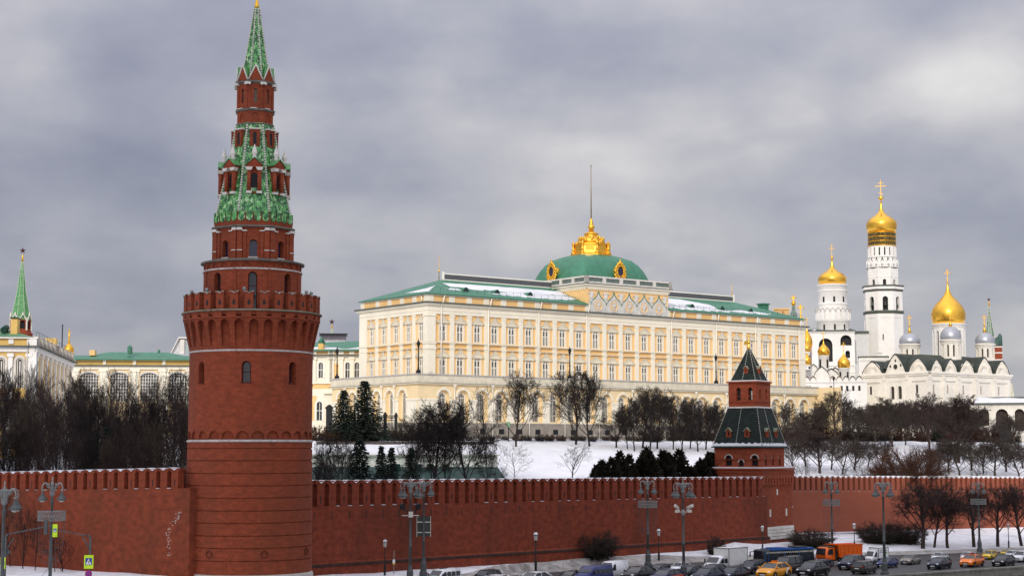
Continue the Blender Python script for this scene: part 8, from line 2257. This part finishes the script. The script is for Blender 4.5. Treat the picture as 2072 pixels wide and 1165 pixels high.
t=van(paint('blue',(.010,.016,.085)),1.95,True);place_vehicle(t,1200,1143.5,180,1.97,'dark blue van in front of the white cargo van','van',None)
t=van(paint('white',PAINT['white']),2.4,False,5.6);place_vehicle(t,1240,1134,188,2.42,'plain white cargo van behind the dark blue van','van',None)
def box_truck(cabm,boxm,L,cab,Hb,Hc,ledge,text=False):
 t=thing('box_truck','x','truck');W=2.1;h=W/2;x1=L/2;x0=-L/2;xc=x1-cab
 s=MB();st=[(xc,h*.95,.4,1.3,Hc-.05),(x1-1.5,h*.96,.35,1.3,Hc),(x1-1.2,h*.96,.35,1.2,Hc-.12),(x1-.55,h*.95,.35,1.05,1.30),(x1-.12,h*.88,.38,.85,1.08),(x1,h*.8,.42,.7,.9)]
 loft(s,[carsec(*a)for a in st]);s.build('cab',cabm,t)
 s=MB();s.face([(x1-.56,-h*.78,1.33),(x1-.56,h*.78,1.33),(x1-1.16,h*.72,Hc-.2),(x1-1.16,-h*.72,Hc-.2)]);s.v=[(a+.05,b,c+.03)for a,b,c in s.v];s.build('windscreen',GLASS_D,t)
 s=MB()
 for q in(-1,1):
  for w_ in([(x1-.85,1.25),(x1-1.65,1.25),(x1-1.65,Hc-.28),(x1-1.3,Hc-.3)],[(x1-1.8,1.25),(xc+.1,1.25),(xc+.1,Hc-.35),(x1-1.8,Hc-.3)]if cab>2.2 else[]):
   if w_:s.face([(x,q*h*.985,z)for x,z in(w_ if q>0 else w_[::-1])])
 s.build('side_window',GLASS_D,t)
 s=MB();hb=h+.05;s.box(x0,xc-.06,-hb,hb,.85,Hb)
 o=s.build('cargo_box',boxm,t)
 s=MB()
 for q in(-1,1):
  for xx in(x0,xc-.14):s.box(xx-.01,xx+.09,q*hb-.03,q*hb+.03,.8,Hb+.02)
  for zz in(.82,Hb-.06):s.box(x0,xc-.06,q*hb-.03,q*hb+.03,zz,zz+.09)
 s.box(xc-.10,xc-.04,-hb-.01,hb+.01,Hb-.1,Hb+.03);s.build('box_edge',GREYP if text else GREYL,o)
 s=MB();s.box(x0+.1,x1-.3,-.4,.4,.45,.8);s.build('chassis',SBLACK,t)
 for q in(-1,1):
  s=MB();s.ell((x1-.1,q*h*.62,.88),.14,.2,.12,8,6);s.build('headlight',HEADL,t)
  s=MB();s.ell((x1-.95,q*(h+.2),1.5),.08,.13,.24,8,6);s.build('mirror',SBLACK,t)
  for xx in(x0+1.1,x1-.95):wheel(t,xx,q*(h-.12),.36)
 s=MB();s.box(x1-.02,x1+.02,-.26,.26,.45,.56);s.build('number_plate',PLATE,t)
 if text:
  cu=bpy.data.curves.new('lettering','FONT');cu.body=':CDEK';cu.size=.85;cu.align_x='CENTER';cu.extrude=.004
  ob=bpy.data.objects.new('lettering',cu);COL.objects.link(ob);bpy.context.view_layer.update()
  me=bpy.data.meshes.new_from_object(ob.evaluated_get(bpy.context.evaluated_depsgraph_get()));bpy.data.objects.remove(ob)
  me.materials.clear();me.materials.append(SBLACK)
  for q in(1,):
   l=link('lettering',me,o,((x0+xc)/2+.15,q*(hb+.012),Hb-1.0));l.rotation_euler=(PI/2,0,PI)
  s=MB();cx_=x0+.75;n=20;y=hb+.011
  for k in range(14):
   a0=PI*.35+PI*1.3*k/14;a1=PI*.35+PI*1.3*(k+1)/14;f=lambda a,r:(cx_-r*math.cos(a),y,1.45+r*math.sin(a));s.face([f(a0,.35),f(a1,.35),f(a1,.6),f(a0,.6)][::-1])
  s.build('green_emblem',mat('emblem_green',(.10,.38,.03),.5),o)
 return t
t=box_truck(paint('white',PAINT['white']),mat('box_white',(.66,.66,.63),.6,var=.05),6.4,2.45,2.95,2.1,None);place_vehicle(t,1466,1107.5,197,2.95,'white box truck with a plain grey white cargo box beside the bus','truck',None,dang=R(8))
t=box_truck(paint('white',PAINT['white']),mat('box_white2',(.74,.75,.73),.55,var=.04),5.6,2.0,2.95,2.45,None,True);place_vehicle(t,1772,1107,215,2.95,'white delivery truck with black lettering behind the lamp post','truck',None,dang=R(12))
# city bus
def bus():
 t=thing('city_bus','x','bus');L,W,H=11.0,2.5,3.0;h=W/2;x0,x1=-L/2,L/2;s=MB()
 BB=paint('bus_blue',(.02,.11,.36));DG=paint('bus_dark',(.014,.016,.022))
 st=[(x0,h*.96,.35,1.5,H-.15),(x0+.15,h,.3,1.5,H-.03),(0,h,.3,1.5,H),(x1-.5,h,.3,1.5,H-.02),(x1-.12,h*.98,.32,1.5,H-.12),(x1,h*.93,.4,1.5,H-.3)]
 loft(s,[carsec(*a)for a in st]);s.build('body',DG,t)
 s=MB();s.box(x0+.2,x1-1.6,-h*.985,h*.985,H-.22,H+.05);s.build('roof_edge',BB,t);s=MB();s.box(x0+1.2,x0+3.8,-h*.7,h*.7,H+.05,H+.22);s.build('roof_unit',DG,t);s=MB();s.box(x1-5,x1-2.4,-h*.7,h*.7,H+.05,H+.2);s.build('roof_unit',BB,t)
 s=MB()
 for q in(-1,1):
  y=q*(h+.012);pts=[(x0+.25,.95),(x1-.35,.95),(x1-.35,H-.42),(x0+.25,H-.42)]
  s.face([(x,y*(1.0 if z<2 else .985),z)for x,z in(pts if q<0 else pts[::-1])])
 s.face([(x1+.012,-h*.9,.55),(x1+.012,h*.9,.55),(x1-.05,h*.86,H-.42),(x1-.05,-h*.86,H-.42)]);s.v=[(a+(.02 if abs(b)<h*.95 and a>x1-.1 else 0),b,c)for a,b,c in s.v]
 s.build('window',GLASS_D,t)
 s=MB()
 for q in(-1,1):
  y=q*(h+.022);n=46
  for k in range(n):
   u=x0+.3+(L-.8)*k/n;d=(L-.8)/n
   for r_ in range(2):
    if(k+r_)%2==0:
     z0=H-.52-.13*r_;s.face([(u,y*.985,z0),(u+d,y*.985,z0),(u+d,y*.985,z0+.13),(u,y*.985,z0+.13)]if q<0 else[(u+d,y*.985,z0),(u,y*.985,z0),(u,y*.985,z0+.13),(u+d,y*.985,z0+.13)])
 s.build('checker_strip',mat('checker_white',(.62,.60,.50),.5),t)
 s=MB()
 for q in(-1,1):
  for xx in(x1-1.0,x1-4.4,x1-7.6):s.box(xx-.04,xx+.04,q*(h+.005)-.02,q*(h+.005)+.02,.5,H-.45)
  s.box(x1-.32,x1-.22,q*h-.03,q*h+.03,.4,H-.2)
 s.build('pillar',BB,t)
 for q in(-1,1):
  s=MB();s.tube((x1-.1,q*h*.9,H-.35),(x1+.45,q*(h+.12),H-.45),.06,.06,6);s.tube((x1+.45,q*(h+.12),H-.45),(x1+.45,q*(h+.14),H-1.2),.11,.12,6);s.build('mirror',SBLACK,t)
  s=MB();s.ell((x1-.03,q*h*.7,.7),.1,.2,.12,8,6);s.build('headlight',HEADL,t)
  for xx in(x1-2.5,x0+2.9):wheel(t,xx,q*(h-.12),.48,.28)
 return t
t=bus();place_vehicle(t,1586,1104,206,3.34,'blue city bus with dark windows and a checkered strip','bus',None,dang=R(20))
def dump_truck():
 t=thing('dump_truck','x','truck');OR=paint('dump_orange',(.78,.13,.008));h=1.22
 s=MB();x1=3.6
 loft(s,[carsec(x1-1.9,h,.8,1.6,2.75),carsec(x1-.35,h,.75,1.6,2.78),carsec(x1-.08,h*.99,.7,1.55,2.2),carsec(x1,h*.96,.65,1.3,1.72)]);s.build('cab',OR,t)
 s=MB();s.face([(x1+.03,-h*.84,1.72),(x1+.03,h*.84,1.72),(x1-.22,h*.8,2.62),(x1-.22,-h*.8,2.62)]);s.v=[(a+.05,b,c+.02)for a,b,c in s.v];s.build('windscreen',GLASS_D,t)
 s=MB()
 for q in(-1,1):p=[(x1-.35,1.72),(x1-1.35,1.72),(x1-1.35,2.55),(x1-.5,2.55)];s.face([(x,q*(h+.01),z)for x,z in(p if q>0 else p[::-1])])
 s.build('side_window',GLASS_D,t)
 s=MB();s.box(x1-1.9,x1-.6,-h*.9,h*.9,2.78,2.92);s.build('roof_visor',mat('grey_tarp',(.07,.075,.06),.8),t)
 s=MB()
 a,b=-3.6,1.35;z0,z1=1.25,3.15
 for q in(-1,1):s.prism([(a+.1,z0),(b-.35,z0),(b,z1),(a,z1)],q*(h+.04)-.05,q*(h+.04)+.05)
 s.face([(b-.35,-h,z0),(b-.35,h,z0),(b,h,z1),(b,-h,z1)]);s.face([(a+.1,-h,z0),(a,-h,z1),(a,h,z1),(a+.1,h,z0)][::-1]);s.face([(a+.1,-h,z0),(b-.35,-h,z0),(b-.35,h,z0),(a+.1,h,z0)])
 s.face([(a,-h,z1-.3),(b,-h,z1-.3),(b,h,z1-.3),(a,h,z1-.3)])
 s.prism([(b,z1-.12),(b+.6,z1-.05),(b+.6,z1+.05),(b,z1)],-h,h)
 for q in(-1,1):
  for k in range(6):x=a+.25+(b-a-.8)*k/5;s.box(x-.07,x+.07,q*(h+.12)-.06,q*(h+.12)+.06,z0+.05,z1-.35)
  s.box(a,b,q*(h+.12)-.07,q*(h+.12)+.07,z1-.14,z1+.02);s.box(a+.1,b-.3,q*(h+.1)-.06,q*(h+.1)+.06,z0,z0+.14)
 s.build('tipper_body',OR,t)
 s=MB();s.box(-3.5,3.0,-.45,.45,.7,1.2);s.box(1.45,1.75,-h,h,.8,2.4);s.build('chassis',SBLACK,t)
 for q in(-1,1):
  for xx in(2.55,-1.4,-2.75):wheel(t,xx,q*(h-.15),.52,.32)
  s=MB();s.box(2.0,3.1,q*(h+.02)-.05,q*(h+.02)+.05,1.0,1.25);s.build('fender',OR,t)
  s=MB();s.ell((x1,q*h*.72,.95),.08,.18,.14,8,6);s.build('headlight',HEADL,t)
 s=MB();s.box(x1-.15,x1+.12,-h,h,.5,.85);s.build('bumper',OR,t)
 s=MB();s.box(x1+.0,x1+.03,-.9,.9,1.1,1.2);s.build('grille',SBLACK,t)
 return t
t=dump_truck();place_vehicle(t,1697,1099.5,210,3.2,'orange dump truck with a ribbed tipper body behind the dark cars','truck',None,dang=R(24))
